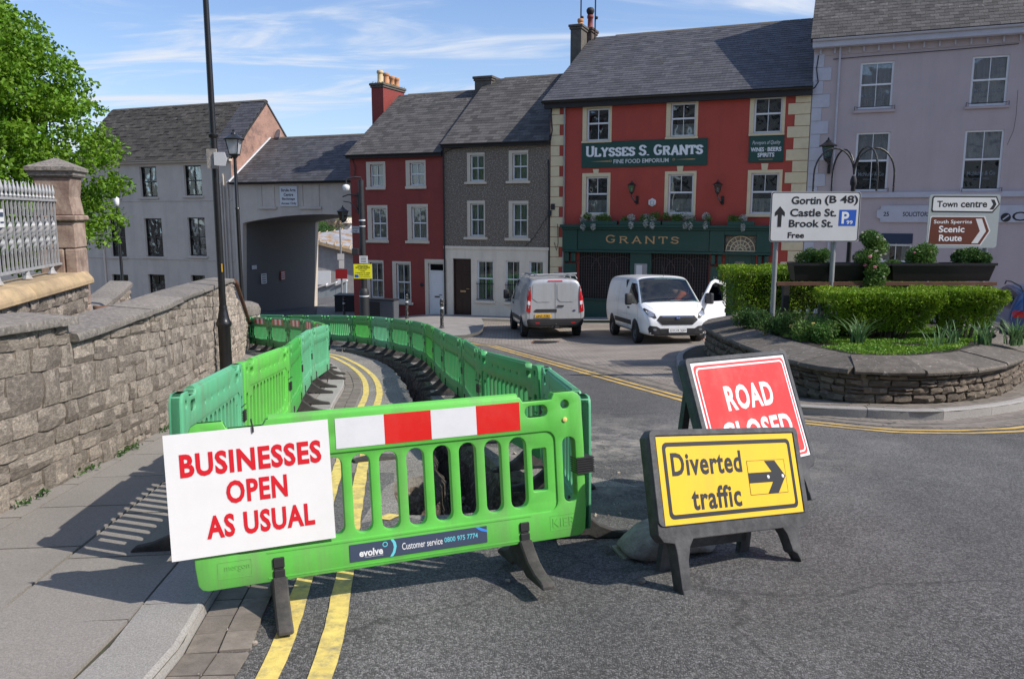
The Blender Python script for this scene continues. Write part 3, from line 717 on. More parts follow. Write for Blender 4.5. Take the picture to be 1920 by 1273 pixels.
for lev in range(4):
    i = R_.randrange(10); end = i + N
    while i < end - 4:
        L = R_.choice((5, 6, 7, 8, 9, 10, 12))
        a = RR[i % N]; b = RR[(i + L) % N]; m = (a + b) / 2; t = (b - a).normalized(); ww = (b - a).length
        z0 = G(m.x, m.y) + .12; H = cz(m.x, m.y) - z0
        hs = [0, .30, .56, .80, 1.0]
        za = z0 + H * hs[lev]; zb = z0 + H * hs[lev + 1]
        nn = Vector((-t.y, t.x)); c = m + nn * .02
        Rm = Matrix((( t.x, nn.x, 0), (t.y, nn.y, 0), (0, 0, 1)))
        dist = m.length
        if (m.y < 16 or m.x < 4.6) and ww > .01:
            if L >= 8 and R_.random() < .15:
                zm = (za + zb) / 2
                for (q0, q1) in ((za, zm), (zm, zb)): its.append((-dist, TRS(Vector((c.x, c.y, (q0 + q1) / 2)) - PO, Rm @ Matrix.Rotation(R_.uniform(-.04, .04), 3, 'Y'), (ww - .012, .1 + R_.uniform(0, .04), q1 - q0 - .010))))
            else: its.append((-dist, TRS(Vector((c.x, c.y, (za + zb) / 2)) - PO, Rm @ Matrix.Rotation(R_.uniform(-.05, .05), 3, 'Y'), (ww - .014, .1 + R_.uniform(0, .05), (zb - za - .012) * R_.uniform(.9, 1.02)))))
        i += L
pieces('stone', pw, m_dkstone, its)
for seg in along(PB, .82, .010, True):
    o = sect_piece('coping_stone', m_dkcop, pw, seg, [(-.12, .0), (-.13, .03), (-.11, .06), (.25, .14), (.48, .185), (.48, 0)], cz, R_.uniform(-.008, .008)); o.matrix_parent_inverse = Matrix.Translation(-PO)
mb = MB(); inn = offset(PB, .46, True); cpt = sum(inn, Vector((0, 0))) / len(inn)
rings = 8
for r_ in range(rings):
    for p in inn:
        q = p.lerp(cpt, r_ / (rings - 1) * .97); mb.v.append((q.x, q.y, cz(q.x, q.y) + .15 + .05 * noise.noise(Vector((q.x * 2, q.y * 2, 0)))))
for r_ in range(rings - 1):
    for i in range(n): mb.f.append((r_ * n + i, r_ * n + (i + 1) % n, (r_ + 1) * n + (i + 1) % n, (r_ + 1) * n + i)); mb.m.append(0)
o = mb.build('soil_bed', m_dirt_g, pw); o.matrix_parent_inverse = Matrix.Translation(-PO)
# ------------------------------------------------------------------ boundary wall on the left
def wl(y):
    for a, b in zip(WALLP, WALLP[1:]):
        if a.y <= y <= b.y: return a.lerp(b, (y - a.y) / (b.y - a.y))
    return WALLP[0] if y < WALLP[0].y else WALLP[-1]
TOP1 = [(-7, 1.1), (-1, .98), (4.96, .80), (6.2, .715)]
TOP2 = [(6.2, .575), (8.44, .555), (10.5, .48), (13.0, .37), (15.5, .24), (17.3, .13), (17.5, .0), (22.8, -1.62)]
def lerpt(T, y):
    for (a, u), (b, v) in zip(T, T[1:]):
        if a <= y <= b: return u + (v - u) * (y - a) / (b - a)
    return T[0][1] if y < T[0][0] else T[-1][1]
def wtop(y): return (lerpt(TOP1, y) if y < 6.2 else lerpt(TOP2, y)) - .07
wall = thing('stone_wall', 'long rough sandstone wall with slab coping running down beside the pavement', 'wall', (-3.36, 4.96, G(-3.36, 4.96)))
WO = Vector((-3.36, 4.96, G(-3.36, 4.96)))
mb = MB(); ysl = [-7 + .3 * i for i in range(44)] + [6.195, 6.205] + [6.5 + .4 * i for i in range(41)] + [22.8]
ysl = sorted(ysl); k = 0
for y in ysl:
    p = wl(y); 
    for dx, zt in ((0.02, -9), (0.02, 0), (-.32, 0), (-.32, -9)):
        z = G(p.x, p.y) - .3 if zt == -9 else wtop(y)
        mb.v.append((p.x + .004 + (dx if dx < 0 else 0), y, z))
for i in range(len(ysl) - 1):
    for k in range(3): mb.f.append((i * 4 + k, (i + 1) * 4 + k, (i + 1) * 4 + k + 1, i * 4 + k + 1)); mb.m.append(0)
mb.f.append((0, 1, 2, 3)); b = (len(ysl) - 1) * 4; mb.f.append((b + 3, b + 2, b + 1, b)); mb.m += [0, 0]
o = mb.build('wall_core', m_mortar, wall); o.matrix_parent_inverse = Matrix.Translation(-WO)
its = []; rw = random.Random(77); H0 = 0.0
def put_stone(y0, y1, h0, h1, prio=0):
    ym = (y0 + y1) / 2; p = wl(ym); zb = G(p.x + .02, p.y) + .07; zt = wtop(ym) - .0
    a = wl(y0); b = wl(y1); t3 = Vector((b.x - a.x, b.y - a.y, G(b.x, b.y) - G(a.x, a.y))); ln = t3.length; t3.normalize()
    nn = Vector((-t3.y, t3.x, 0)).normalized(); up = t3.cross(-nn); up = nn.cross(t3) * -1
    if up.z < 0: up = -up
    h1 = min(h1, zt - zb)
    if h1 - h0 < .035: return
    c = Vector((p.x, ym, zb + (h0 + h1) / 2)) + nn * -.0
    Rm = Matrix((t3, nn, up)).transposed() @ Matrix.Rotation(rw.uniform(-.02, .02), 3, 'Y')
    its.append((-abs(c.y - 3) + 0 * ln, TRS(c - WO + nn * rw.uniform(-.010, .010), Rm, (ln - .008, .066, h1 - h0 - .008))))
h = -.06
while h < 2.3:
    ch_ = rw.choice((.17, .21, .24, .27, .13))
    y = 1.2 + rw.uniform(0, .3)
    while y < 22.7:
        w_ = rw.uniform(.2, .5) * (1 if ch_ > .15 else 1.25)
        if y < 6.2 < y + w_: w_ = 6.2 - y if 6.2 - y > .08 else w_
        y1 = min(y + w_, 22.75); p = wl(y)
        if h < wtop((y + y1) / 2) - G(p.x, p.y) - .07:
            r = rw.random()
            if ch_ > .18 and r < .34:
                f_ = rw.uniform(.4, .6); put_stone(y, y1, h, h + ch_ * f_); 
                if rw.random() < .6 and w_ > .3: mm = y + w_ * rw.uniform(.4, .6); put_stone(y, mm, h + ch_ * f_, h + ch_); put_stone(mm, y1, h + ch_ * f_, h + ch_)
                else: put_stone(y, y1, h + ch_ * f_, h + ch_)
            elif ch_ > .18 and r < .5 and w_ > .3:
                mm = y + w_ * .55; put_stone(y, mm, h, h + ch_); f_ = rw.uniform(.35, .65); put_stone(mm, y1, h, h + ch_ * f_); put_stone(mm, y1, h + ch_ * f_, h + ch_)
            else: put_stone(y, y1, h, h + ch_)
        y = y1 + .001
    h += ch_
pieces('stone', wall, m_stone, its)
def coping_run(y0, y1, step, T, parent, O, w0=-.075, w1=.36, th=.085, name='coping_stone'):
    y = y0
    while y < y1 - .05:
        e = min(y + step * rw.uniform(.85, 1.15), y1); mb = MB(); K = 4; sec = [(-w0 * .94, -.062), (-w0, -.05), (-w0, -.008), (-w0 * .9, 0), (-w1, .035), (-w1, -.062)]
        for i in range(K + 1):
            yy = y + .004 + (e - y - .008) * i / K; p = wl(yy); z = lerpt(T, yy) + rw.uniform(-.004, .004)
            for dx, dz in sec: mb.v.append((p.x + dx + (rw.uniform(-.008, .008) if dx > 0 else 0), yy, z + dz))
        m = len(sec)
        for i in range(K):
            for k in range(m): mb.f.append((i * m + k, (i + 1) * m + k, (i + 1) * m + (k + 1) % m, i * m + (k + 1) % m)); mb.m.append(0)
        mb.f.append(tuple(range(m))); mb.f.append(tuple(K * m + k for k in range(m))[::-1]); mb.m += [0, 0]
        o = mb.build(name, m_coping, parent, angle=40); o.matrix_parent_inverse = Matrix.Translation(-O); y = e
coping_run(-6.9, 6.24, 1.5, TOP1, wall, WO)
coping_run(6.2, 17.4, 1.7, TOP2, wall, WO)
# sloping metal edge down the lower end of the wall and the round stone end behind it
mb = MB(); a = wl(17.5); b = wl(22.7)
mb.tube([(a.x + .06, 17.45, .08), (a.x + .06, 17.6, .0), (b.x + .06, 22.7, -1.56)], .05, 8)
o = mb.build('handrail', m_rustb, wall); o.matrix_parent_inverse = Matrix.Translation(-WO)
et = thing('round_wall_end', 'rounded end of the stone wall with smooth domed coping beside the green barriers', 'wall', (-8.0, 23.6, G(-8, 23.6)))
mb = MB(); mb.lathe([(.44, -.3), (.44, 1.05)], 20); mb.build('wall_body', m_coping, et, smooth=False, angle=40)
mb = MB(); mb.lathe([(.50, 1.05), (.52, 1.2), (.46, 1.34), (.28, 1.42), (.05, 1.45)], 20); mb.build('coping_stone', m_coping, et, angle=40)
mb = MB()
for k in range(12):
    for lev in range(5):
        a = 2 * pi * (k + .5 * (lev % 2)) / 12
        its2 = TRS((.44 * cos(a), .44 * sin(a), .1 + lev * .21), Matrix.Rotation(a + pi / 2, 3, 'Z'), (.21, .09, .19)); mb.add(*STONES[(k + lev) % 10], its2)
o = mb.build('stone', m_stone, et); o['kind'] = 'stuff'
# low weeds at the foot of the wall
def leaves(n, pf, size, rng, up=.3, aspect=.55):
    """n leaf quads; pf() gives position and outward normal"""
    vs = []; fs = []
    for k in range(n):
        p, nn = pf(); s = size * rng.uniform(.6, 1.3)
        d = Vector((rng.gauss(0, 1), rng.gauss(0, 1), rng.gauss(0, 1) + up)).normalized()
        d = (d + nn * .7).normalized(); a = d.cross(Vector((rng.gauss(0, 1), rng.gauss(0, 1), rng.gauss(0, 1)))).normalized(); w = s * aspect
        c = d.cross(a); b = len(vs)
        vs += [tuple(p - d * s * .5), tuple(p + a * w * .5 + c * w * .12), tuple(p + d * s * .5), tuple(p - a * w * .5 + c * w * .12)]
        fs.append((b, b + 1, b + 2, b + 3))
    return vs, fs
rg = random.Random(9); vs = []; fs = []
for k in range(46):
    y = rg.uniform(4.6, 16); y = rg.choice((5.3, 6.1, 6.8, 7.1, 8.2, 8.9, 10)) + rg.gauss(0, .12) if k % 4 else y; p = wl(y)
    if True:
        a, b = leaves(9, lambda: (Vector((p.x + .07 + rg.gauss(0, .02), y + rg.gauss(0, .04), G(p.x, y) + .08 + rg.random() * .035)), Vector((.3, 0, .3))), .035, rg)
        q = len(vs); vs += a; fs += [tuple(i + q for i in f) for f in b]
mb = MB(); mb.add(vs, fs); tag(mb.build('weeds', m_dplant), 'small weeds and moss in the joint at the foot of the stone wall', 'weeds', kind='stuff')

rg = random.Random(52); mb = MB()
for k in range(900):   # loose grit and spoil on the road round the dig, and in the gutter
    r = rg.random()
    if r < .55: x, y = rg.gauss(.35, .45), rg.uniform(4.8, 8.6)
    elif r < .8:
        y = rg.uniform(1.5, 12); q = min(KL, key=lambda p: abs(p.y - y)); x = q.x + .02 + abs(rg.gauss(0, .08))
    else: y = rg.uniform(8, 20); q = min([p for p in TRENCH], key=lambda p: abs(p[1] - y)); x = q[0] + rg.gauss(.1, .45)
    if inpoly(x, y, TRENCH) or x > 1.5: continue
    s = rg.uniform(.002, .007) if rg.random() < .9 else rg.uniform(.008, .018); up_ = .07 if inpoly(x, y, PAVE_L) else 0
    mb.add(*SLABS[0], TRS((x, y, G(x, y) + up_ + s * .4), Matrix.Rotation(rg.uniform(0, 6), 3, (rg.random(), rg.random(), 1)), (s * 1.6, s * 1.2, s)))
tag(mb.build('grit', m_stone), 'loose grit and crumbs of spoil scattered round the trench and along the gutter', 'grit', kind='stuff')
# ------------------------------------------------------------------ lettering fitted to a box
def fit(s, x0, x1, z0, z1, mat, parent, y=-.002, bold=.02, name='lettering', shear=0, sp=1.0, base=None, mirror=False, ext=.0008):
    cu = bpy.data.curves.new(name, 'FONT'); cu.body = s; cu.size = 1; cu.extrude = 0; cu.offset = bold; cu.space_character = sp; cu.shear = shear; cu.resolution_u = 3
    to = bpy.data.objects.new('t', cu); COL.objects.link(to); me = bpy.data.meshes.new_from_object(to); bpy.data.objects.remove(to); bpy.data.curves.remove(cu)
    vs = [v.co.copy() for v in me.vertices]; ax0, ax1 = min(v.x for v in vs), max(v.x for v in vs); az0, az1 = min(v.y for v in vs), max(v.y for v in vs)
    for v in me.vertices:
        a = (v.co.x - ax0) / (ax1 - ax0)
        if mirror: a = 1 - a
        v.co = (x0 + a * (x1 - x0), y, z0 + (v.co.y - az0) / (az1 - az0) * (z1 - z0))
    if ext:
        bm = bmesh.new(); bm.from_mesh(me); r = bmesh.ops.extrude_face_region(bm, geom=bm.faces[:]); 
        bmesh.ops.translate(bm, verts=[g for g in r['geom'] if isinstance(g, bmesh.types.BMVert)], vec=(0, -ext, 0)); bmesh.ops.recalc_face_normals(bm, faces=bm.faces); bm.to_mesh(me); bm.free()
    me.name = name; me.materials.clear(); me.materials.append(mat)
    me.polygons.foreach_set('use_smooth', [False] * len(me.polygons)); o = bpy.data.objects.new(name, me); link(o, parent); return o
def flat(name, poly, mat, parent, y=-.001, th=.0008):
    mb = MB(); mb.prism(poly, y - th, y); me = mb.mesh(name, mat); cleanup(me); o = bpy.data.objects.new(name, me); link(o, parent); return o
def ringp(x0, x1, z0, z1, r, w, mat, parent, y, name='border'):
    mb = MB(); mb.plate(rrect(x0, x1, z0, z1, r), [rrect(x0 + w, x1 - w, z0 + w, z1 - w, max(.002, r - w * .6))], y - .0008, y); me = mb.mesh(name, mat); cleanup(me)
    o = bpy.data.objects.new(name, me); link(o, parent); return o
# ------------------------------------------------------------------ plastic barriers
BL = 1.96
def barrier_meshes():
    top = [(.05, .92), (.16, .92), (.175, .885), (.335, .885), (.35, .912), (1.61, .912), (1.625, .885), (1.785, .885), (1.80, .92), (1.91, .92)]
    out = [(.015, .18), (.03, .158), (.055, .15), (1.905, .15), (1.93, .158), (1.945, .18), (1.955, .27), (1.96, .62), (1.955, .87), (1.94, .905)] + top[::-1] + [(.02, .905), (.005, .87), (0, .62), (.005, .27)]
    holes = []
    def slot(c, w, z0, z1): return rrect(c - w / 2, c + w / 2, z0, z1, w / 2 - .002, 4)
    ends = []
    for s in (0, 1):
        f = (lambda x: x) if s == 0 else (lambda x: BL - x)
        hh = [(f(a), b) for a, b in rrect(.20, .325, .80, .862, .028, 3)]; ends.append(hh)
        ends.append([(f(a), b) for a, b in rrect(.05, .125, .335, .68, .033, 4)])
        ends.append([(f(.10) + .024 * cos(t * pi / 6), .855 + .024 * sin(t * pi / 6)) for t in range(12)])
    win = [rrect(.215, .295, .41, .635, .006, 1), rrect(BL - .295, BL - .215, .41, .635, .006, 1)]
    sl_ = [slot(.98 + sg * (.0675 + .135 * k), .090 if k < 4 else .095, .315 + .004 * k, .705) for k in range(5) for sg in (-1, 1)]
    A = MB(); A.plate(out, ends + win + sl_, -.025, .025); ma = A.mesh('a', m_green); cleanup(ma, .006, 2)
    mid = rrect(.165, BL - .165, .30, .722, .05, 5)
    dots = [[(.98 + d * .2 + .014 * cos(t * pi / 4), .81 + .014 * sin(t * pi / 4)) for t in range(8)] for d in (-2, -1, 0, 1, 2)]
    B = MB(); B.plate(out, ends + [mid] + dots, -.034, .034); mbm = B.mesh('b', m_green); cleanup(mbm, .007, 2)
    bm = bmesh.new(); bm.from_mesh(ma); bm.from_mesh(mbm)
    t = MB()
    # reinforcing lip round the slots, tubes of the end loops, moulded top rail, lower ribs
    t.tube([(.36, 0, .905), (1.6, 0, .905)], .026, 8); t.box(.19, .335, -.02, .02, .862, .884); t.box(BL - .335, BL - .19, -.02, .02, .862, .884)
    for k in range(-5, 6):
        x = .98 + k * .135 if abs(k) < 5 else .98 + k * .137
        pass
    for x in (.03, BL - .03): t.tube([(x, 0, .34), (x, 0, .68)], .021, 8)
    t.box(.32, 1.64, -.036, .036, .165, .172); t.box(.32, 1.64, -.036, .036, .286, .292)
    m2 = t.mesh('c', m_green); bm.from_mesh(m2); bmesh.ops.recalc_face_normals(bm, faces=bm.faces)
    me = bpy.data.meshes.new('barrier_body'); bm.to_mesh(me); bm.free()
    me.polygons.foreach_set('use_smooth', [True] * len(me.polygons)); me.set_sharp_from_angle(angle=radians(40)); me.materials.append(m_green); return me
BODY = barrier_meshes(); BODIES = {}
def body(mt):
    if mt.name not in BODIES:
        c = BODY.copy(); c.materials.clear(); c.materials.append(mt); BODIES[mt.name] = c
    return BODIES[mt.name]
fb = MB(); prof = [(-.34, 0), (-.35, .012), (-.33, .035), (-.24, .05), (-.15, .085), (-.085, .135), (-.05, .17), (.05, .17), (.085, .135), (.15, .085), (.24, .05), (.33, .035), (.35, .012), (.34, 0), (.12, 0), (.08, .02), (-.08, .02), (-.12, 0)]
fb.prism([(a, b) for a, b in prof], -.035, .035, 'x'); FOOT = fb.mesh('foot', m_rubber); cleanup(FOOT, .008, 1)
fb = MB(); fb.box(-.026, .026, -.044, .044, .15, .205); fb.box(-.023, .023, -.041, .041, .205, .213); fb.box(-.026, .026, -.044, .044, .213, .262); FCON = fb.mesh('foot_connector', m_blackm); cleanup(FCON, .006, 1)
fb = MB()
for k in range(7): fb.box(-.05, .05, -.045, .045, .48 + k * .0125, .488 + k * .0125)
fb.box(-.044, .044, -.04, .04, .48, .565); CLIP = fb.mesh('clip', m_trim)
fb = MB(); fb.tube([(-.12, -.036, .60), (.0, -.04, .605), (.11, -.036, .60)], .0035, 5); fb.tube([(-.12, .036, .60), (.0, .04, .603), (.11, .036, .60)], .0035, 5); fb.tube([(-.12, -.036, .6), (-.12, .036, .6)], .0035, 5); fb.tube([(.11, -.036, .6), (.11, .036, .6)], .0035, 5); TIE = fb.mesh('cable_tie', m_trim)
def mk(name, me, parent, loc=(0, 0, 0), rz=0):
    o = bpy.data.objects.new(name, me); link(o, parent); o.location = loc; o.rotation_euler = (0, 0, rz); return o
def tape(parent, x0, x1, side=-1, n=None):
    y = -.0348 if side < 0 else .0360; k = 0; x = x1
    while x > x0 + .01:
        e = max(x0, x - .235); mb = MB(); mb.box(e, x, y - .0012, y, .742, .888)
        mb.build('reflective_strip', m_refr if k % 2 == 0 else m_refw, parent); x = e; k += 1
def barrier(p0, z0, p1, z1, mt, label, roll=0, lean=0, clip=True, tie=True, group='green plastic barriers round the trench', footh=None):
    ex = Vector((p1[0] - p0[0], p1[1] - p0[1], z1 - z0)).normalized(); ny = Vector((-ex.y, ex.x, 0)).normalized()
    ez = ex.cross(ny)
    if lean: Rl = Matrix.Rotation(-lean, 3, ex); ny = Rl @ ny; ez = Rl @ ez
    t = thing('plastic_barrier', label, 'barrier', group=group)
    t.matrix_world = frameM(Vector((p0[0], p0[1], z0)), ex, ny, ez)
    o = mk('barrier_body', body(mt), t)
    for s in (.37, 1.60):
        mk('foot', FOOT, t, (s, 0, 0)); mk('foot_connector', FCON, t, (s, 0, 0))
    if clip: mk('clip', CLIP, t, (BL, 0, 0))
    if tie: mk('cable_tie', TIE, t, (BL, 0, 0))
    return t
# front barrier
FX, FD, FYAW, FLEAN, FROLL = -1.443, 3.43, radians(19.5), radians(7.5), radians(-.57 + 1.0)
ex = Vector((cos(FYAW), sin(FYAW), sin(FROLL))).normalized(); z0 = G(FX, FD) - .012
front = barrier((FX, FD), z0, (FX + ex.x * BL, FD + ex.y * BL), z0 + ex.z * BL, m_green, 'bright green plastic barrier across the lane end, nearest, with the white sign tied on', lean=FLEAN, clip=True, tie=False)
front['group'] = 'green plastic barriers round the trench'
tape(front, .665, 1.605)
flat('sticker', [(.70, .188), (1.395, .188), (1.395, .272), (.70, .272)], m_navy, front, -.0365)
fit('evolve', .745, .86, .207, .243, m_txtwht, front, -.0374, .03); fit('Customer service', .955, 1.16, .212, .246, m_txtwht, front, -.0374, .004); fit('0800 975 7774', 1.17, 1.345, .218, .243, m_cyan, front, -.0374, .01)
fit('Connecting people and communities', .77, .86, .200, .205, m_txtwht, front, -.0374, .0)
mb = MB(); c0 = (.872, .252); mb.plate([(c0[0] + .013 * cos(t * pi / 8), c0[1] + .013 * sin(t * pi / 8)) for t in range(16)], [[(c0[0] + .009 * cos(t * pi / 8), c0[1] + .009 * sin(t * pi / 8)) for t in range(16)]], -.0382, -.0374); mb.build('logo_ring', m_cyan, front)
flat('logo_arc', [(.90, .272), (.914, .272), (.925, .255), (.928, .235), (.92, .205), (.908, .188), (.893, .188), (.908, .21), (.914, .232), (.911, .252)], m_cyan, front, -.0374)
flat('logo_arc', [(1.335, .272), (1.355, .272), (1.37, .262), (1.395, .252), (1.395, .24), (1.368, .248), (1.35, .258)], m_bblue, front, -.0374)
ringp(1.745, 1.90, .195, .275, .004, .003, m_green, front, -.0342, 'moulded_frame'); fit('KIER', 1.76, 1.885, .213, .258, m_green, front, -.0342, -.01, ext=.0016, name='moulded_lettering')
ringp(.10, .25, .195, .275, .004, .003, m_green, front, -.0342, 'moulded_frame'); fit('mergon', .13, .24, .225, .252, m_green, front, -.0342, 0, ext=.0016, name='moulded_lettering')
mb = MB(); mb.lathe([(.012, 0), (.013, .01), (.006, .012)], 10, M=Matrix.Translation((1.855, -.03, .775)) @ Matrix.Rotation(pi / 2, 4, 'X')); mb.build('peg', m_ypet, front)
# white business board hung on the front barrier
bd = thing('business_sign', 'white board with red lettering BUSINESSES OPEN AS USUAL tied to the front barrier', 'sign')
bd.matrix_world = front.matrix_world @ Matrix.Translation((-.088, -.046, .312)) @ Matrix.Rotation(radians(-.6), 4, 'Y')
BW, BH = .725, .57
mb = MB(); mb.box(0, BW, 0, .004, 0, BH); mb.build('board', m_white, bd)
fit('BUSINESSES', .062, .685, .37, .478, m_txtred, bd, -.001, .036, sp=1.1); fit('OPEN', .25, .52, .228, .335, m_txtred, bd, -.001, .032, sp=1.08); fit('AS USUAL', .155, .635, .078, .185, m_txtred, bd, -.001, .034, sp=1.1)
mb = MB(); mb.tube([(.385, -.004, .545), (.385, -.005, .565), (.383, -.002, .578), (.38, .02, .595), (.38, .05, .60)], .004, 6); mb.build('cable_tie', m_trim, bd)
# right hand line and left hand line
ORD = ['first', 'second', 'third', 'fourth', 'fifth', 'sixth', 'seventh', 'eighth', 'ninth', 'tenth', 'eleventh', 'twelfth', 'thirteenth', 'fourteenth', 'fifteenth']
RP = [(.42, 4.32), (.27, 6.30), (-.32, 8.20), (-.61, 10.15), (-1.04, 12.09), (-1.37, 14.04), (-1.73, 15.99), (-2.26, 17.89), (-3.01, 19.73), (-3.79, 21.55), (-4.64, 23.33), (-5.82, 24.93), (-6.87, 26.61), (-7.88, 28.31), (-9.56, 29.35)]
rc = [(m_aqua, 'aqua'), (m_mint, 'mint'), (m_mint, 'mint'), (m_mint, 'mint'), (m_mint, 'mint'), (m_green2, 'bright leaf green'), (m_mint, 'mint'), (m_mint, 'mint'), (m_aqua, 'aqua'), (m_green2, 'leaf green'), (m_mint, 'mint'), (m_mint, 'mint'), (m_green2, 'leaf green'), (m_mint, 'mint')]
GB = 'green plastic barriers round the trench'
for i in range(14):
    a, b = RP[i], RP[i + 1]
    barrier(a, G(*a), b, G(*b), rc[i][0], rc[i][1] + ' barrier, ' + ORD[i] + ' from near corner in line right of the trench')
LP = [(-1.72, 3.93), (-2.06, 5.88), (-2.26, 7.85), (-2.65, 9.79), (-3.02, 11.74), (-3.21, 13.71), (-3.86, 15.58), (-4.54, 17.44), (-5.40, 19.22), (-6.38, 20.94), (-7.40, 22.64), (-8.7, 24.1)]
lc = [(m_aqua, 'pale aqua'), (m_green, 'lime green'), (m_green2, 'leaf green'), (m_aqua, 'aqua'), (m_aqua, 'aqua'), (m_green, 'lime green'), (m_mint, 'mint'), (m_mint, 'mint'), (m_mint, 'mint'), (m_mint, 'mint'), (m_mint, 'mint')]
for i in range(11):
    a, b = LP[i], LP[i + 1]; h = .062
    lab = lc[i][1] + (' plastic barrier, ' if i < 5 else ' striped barrier, ') + ORD[i] + ' from the near corner in the pavement line'
    t = barrier(a, G(*a) + h, b, G(*b) + h, lc[i][0], lab)
    if i >= 5: tape(t, .45, 1.51); 
    if i >= 5: tape(t, .45, 1.51, 1)
# ------------------------------------------------------------------ temporary road signs
def aframe(name, label, X, D, dz, yaw, lean, roll, w, h, zb, mface, legs, lw=.085, short=None):
    t = thing(name, label, 'sign'); z = G(X, D) + dz
    Mx = Matrix.Translation((X, D, z)) @ Matrix.Rotation(yaw, 4, 'Z') @ Matrix.Rotation(-lean, 4, 'X') @ Matrix.Rotation(-roll, 4, 'Y')
    t.matrix_world = Mx
    f = .048; b = .055; x0, x1, z0, z1 = -f, w + f, zb - .09, zb + h + f * .8
    la, lb = legs; y1 = lambda k: 0 if k != short else .17
    lw *= .9; out = [(x0 + .04, z1), (x0, z1 - .04), (x0, z0 + .05), (x0 + .03, z0 + .012), (la - lw * .62, z0 - .0), (la - lw * .5, z0 - .05), (la - lw * .40, 0 if short != 0 else .17), (la + lw * .40, 0), (la + lw * .46, z0 - .09), (la + lw * .75, z0 - .02), (la + lw * 1.1, z0 + .015),
           (lb - lw * 1.1, z0 + .015), (lb - lw * .75, z0 - .02), (lb - lw * .46, z0 - .09), (lb - lw * .40, y1(1)), (lb + lw * .05, y1(1) * .9), (lb + lw * .40, y1(1) * .6), (lb + lw * .5, z0 - .05), (lb + lw * .62, z0), (x1 - .03, z0 + .012), (x1, z0 + .05), (x1, z1 - .04), (x1 - .04, z1)]
    out = out[::-1]
    mb = MB(); mb.plate(out, [], 0, .07); me = mb.mesh('sign_frame', m_plasgrey); cleanup(me, .006, 2); me.polygons.foreach_set('use_smooth', [True] * len(me.polygons)); me.set_sharp_from_angle(angle=radians(40))
    link(bpy.data.objects.new('sign_frame', me), t)
    # raised lip round the face
    mb = MB(); mb.plate(rrect(x0 + .004, x1 - .004, zb - .0, z1 - .004, .03), [rrect(-.006, w + .006, zb - .006 + .008, zb + h + .006, .008)], -.008, .004); me = mb.mesh('rim', m_plasgrey); cleanup(me, .003, 1); link(bpy.data.objects.new('rim', me), t)
    mb = MB(); mb.box(0, w, -.004, 0, zb + .003, zb + h); mb.build('sign_face', mface, t)
    # rubber shoes
    for k, l in enumerate((la, lb)):
        if k == short: continue
        mb = MB(); mb.box(l - lw * .43, l + lw * .43, -.005, .062, -.004, .055); me = mb.mesh('shoe', m_plasgrey); cleanup(me, .004, 1); link(bpy.data.objects.new('shoe', me), t)
    # rear stay: two legs and a cross bar folded out behind
    r = MB(); H = zb + h - .05
    if h < .5: la, lb = la + .14, lb - .10
    for l in (la, lb): r.prism([(l - .03, H), (l + .03, H), (l + .04, .0), (l - .04, .0)][::-1], .0, .035)
    r.box(la, lb, .0, .035, .20, .25); r.box(la, lb, .0, .03, H - .05, H)
    o = r.build('rear_stay', m_plasgrey, t); o.matrix_local = Matrix.Translation((0, .075, H)) @ Matrix.Rotation((1.0 if w > 1 and h < .5 else 1.2) * lean, 4, 'X') @ Matrix.Translation((0, 0, -H))
    return t
dv = aframe('diversion_sign', 'yellow Diverted traffic sign with a black arrow in a grey plastic frame', .80, 3.70, -.03, radians(33.5), radians(20), radians(-7.5), 1.05, .45, .375, m_signy, (.10, .95), short=1)
zb = .375
ringp(.035, 1.015, zb + .030, zb + .42, .03, .022, m_txtblk, dv, -.0045)
fit('Diverted', .085, .60, zb + .245, zb + .365, m_txtblk, dv, -.0045, .027, sp=1.1); fit('traffic', .20, .565, zb + .065, zb + .185, m_txtblk, dv, -.0045, .027, sp=1.1)
flat('arrow_plate', [(.64, zb + .118), (.945, zb + .118), (.945, zb + .305), (.64, zb + .305)], m_signy, dv, -.0045); ringp(.64, .945, zb + .118, zb + .305, .002, .0022, m_txtblk, dv, -.0053, 'arrow_plate_edge')
ax, az = .64, zb + .21
flat('arrow', [(ax, az - .028), (ax + .19, az - .028), (ax + .14, az - .09), (ax + .225, az - .09), (ax + .30, az), (ax + .225, az + .09), (ax + .14, az + .09), (ax + .19, az + .028), (ax, az + .028)], m_txtblk, dv, -.0055)
for a in (.155, .275):
    mb = MB(); mb.lathe([(.011, 0), (.010, .003), (.004, .005)], 10, M=Matrix.Translation((ax + a, -.0062, az)) @ Matrix.Rotation(pi / 2, 4, 'X')); mb.build('rivet', m_refw, dv)
rc_ = aframe('road_closed_sign', 'red ROAD CLOSED sign leaning back behind the yellow diversion sign', 1.385, 4.845, .045, radians(38.9), radians(23), radians(-3.2), 1.05, .75, .30, m_refw, (.10, .95))
zb = .30
flat('red_field', rrect(.018, 1.032, zb + .02, zb + .732, .03), m_signred, rc_, -.0042)
ringp(.034, 1.016, zb + .036, zb + .716, .035, .012, m_txtwht, rc_, -.0052)
fit('ROAD', .27, .80, zb + .40, zb + .575, m_txtwht, rc_, -.0052, .033, sp=1.1); fit('CLOSED', .15, .93, zb + .155, zb + .33, m_txtwht, rc_, -.0052, .033, sp=1.1)
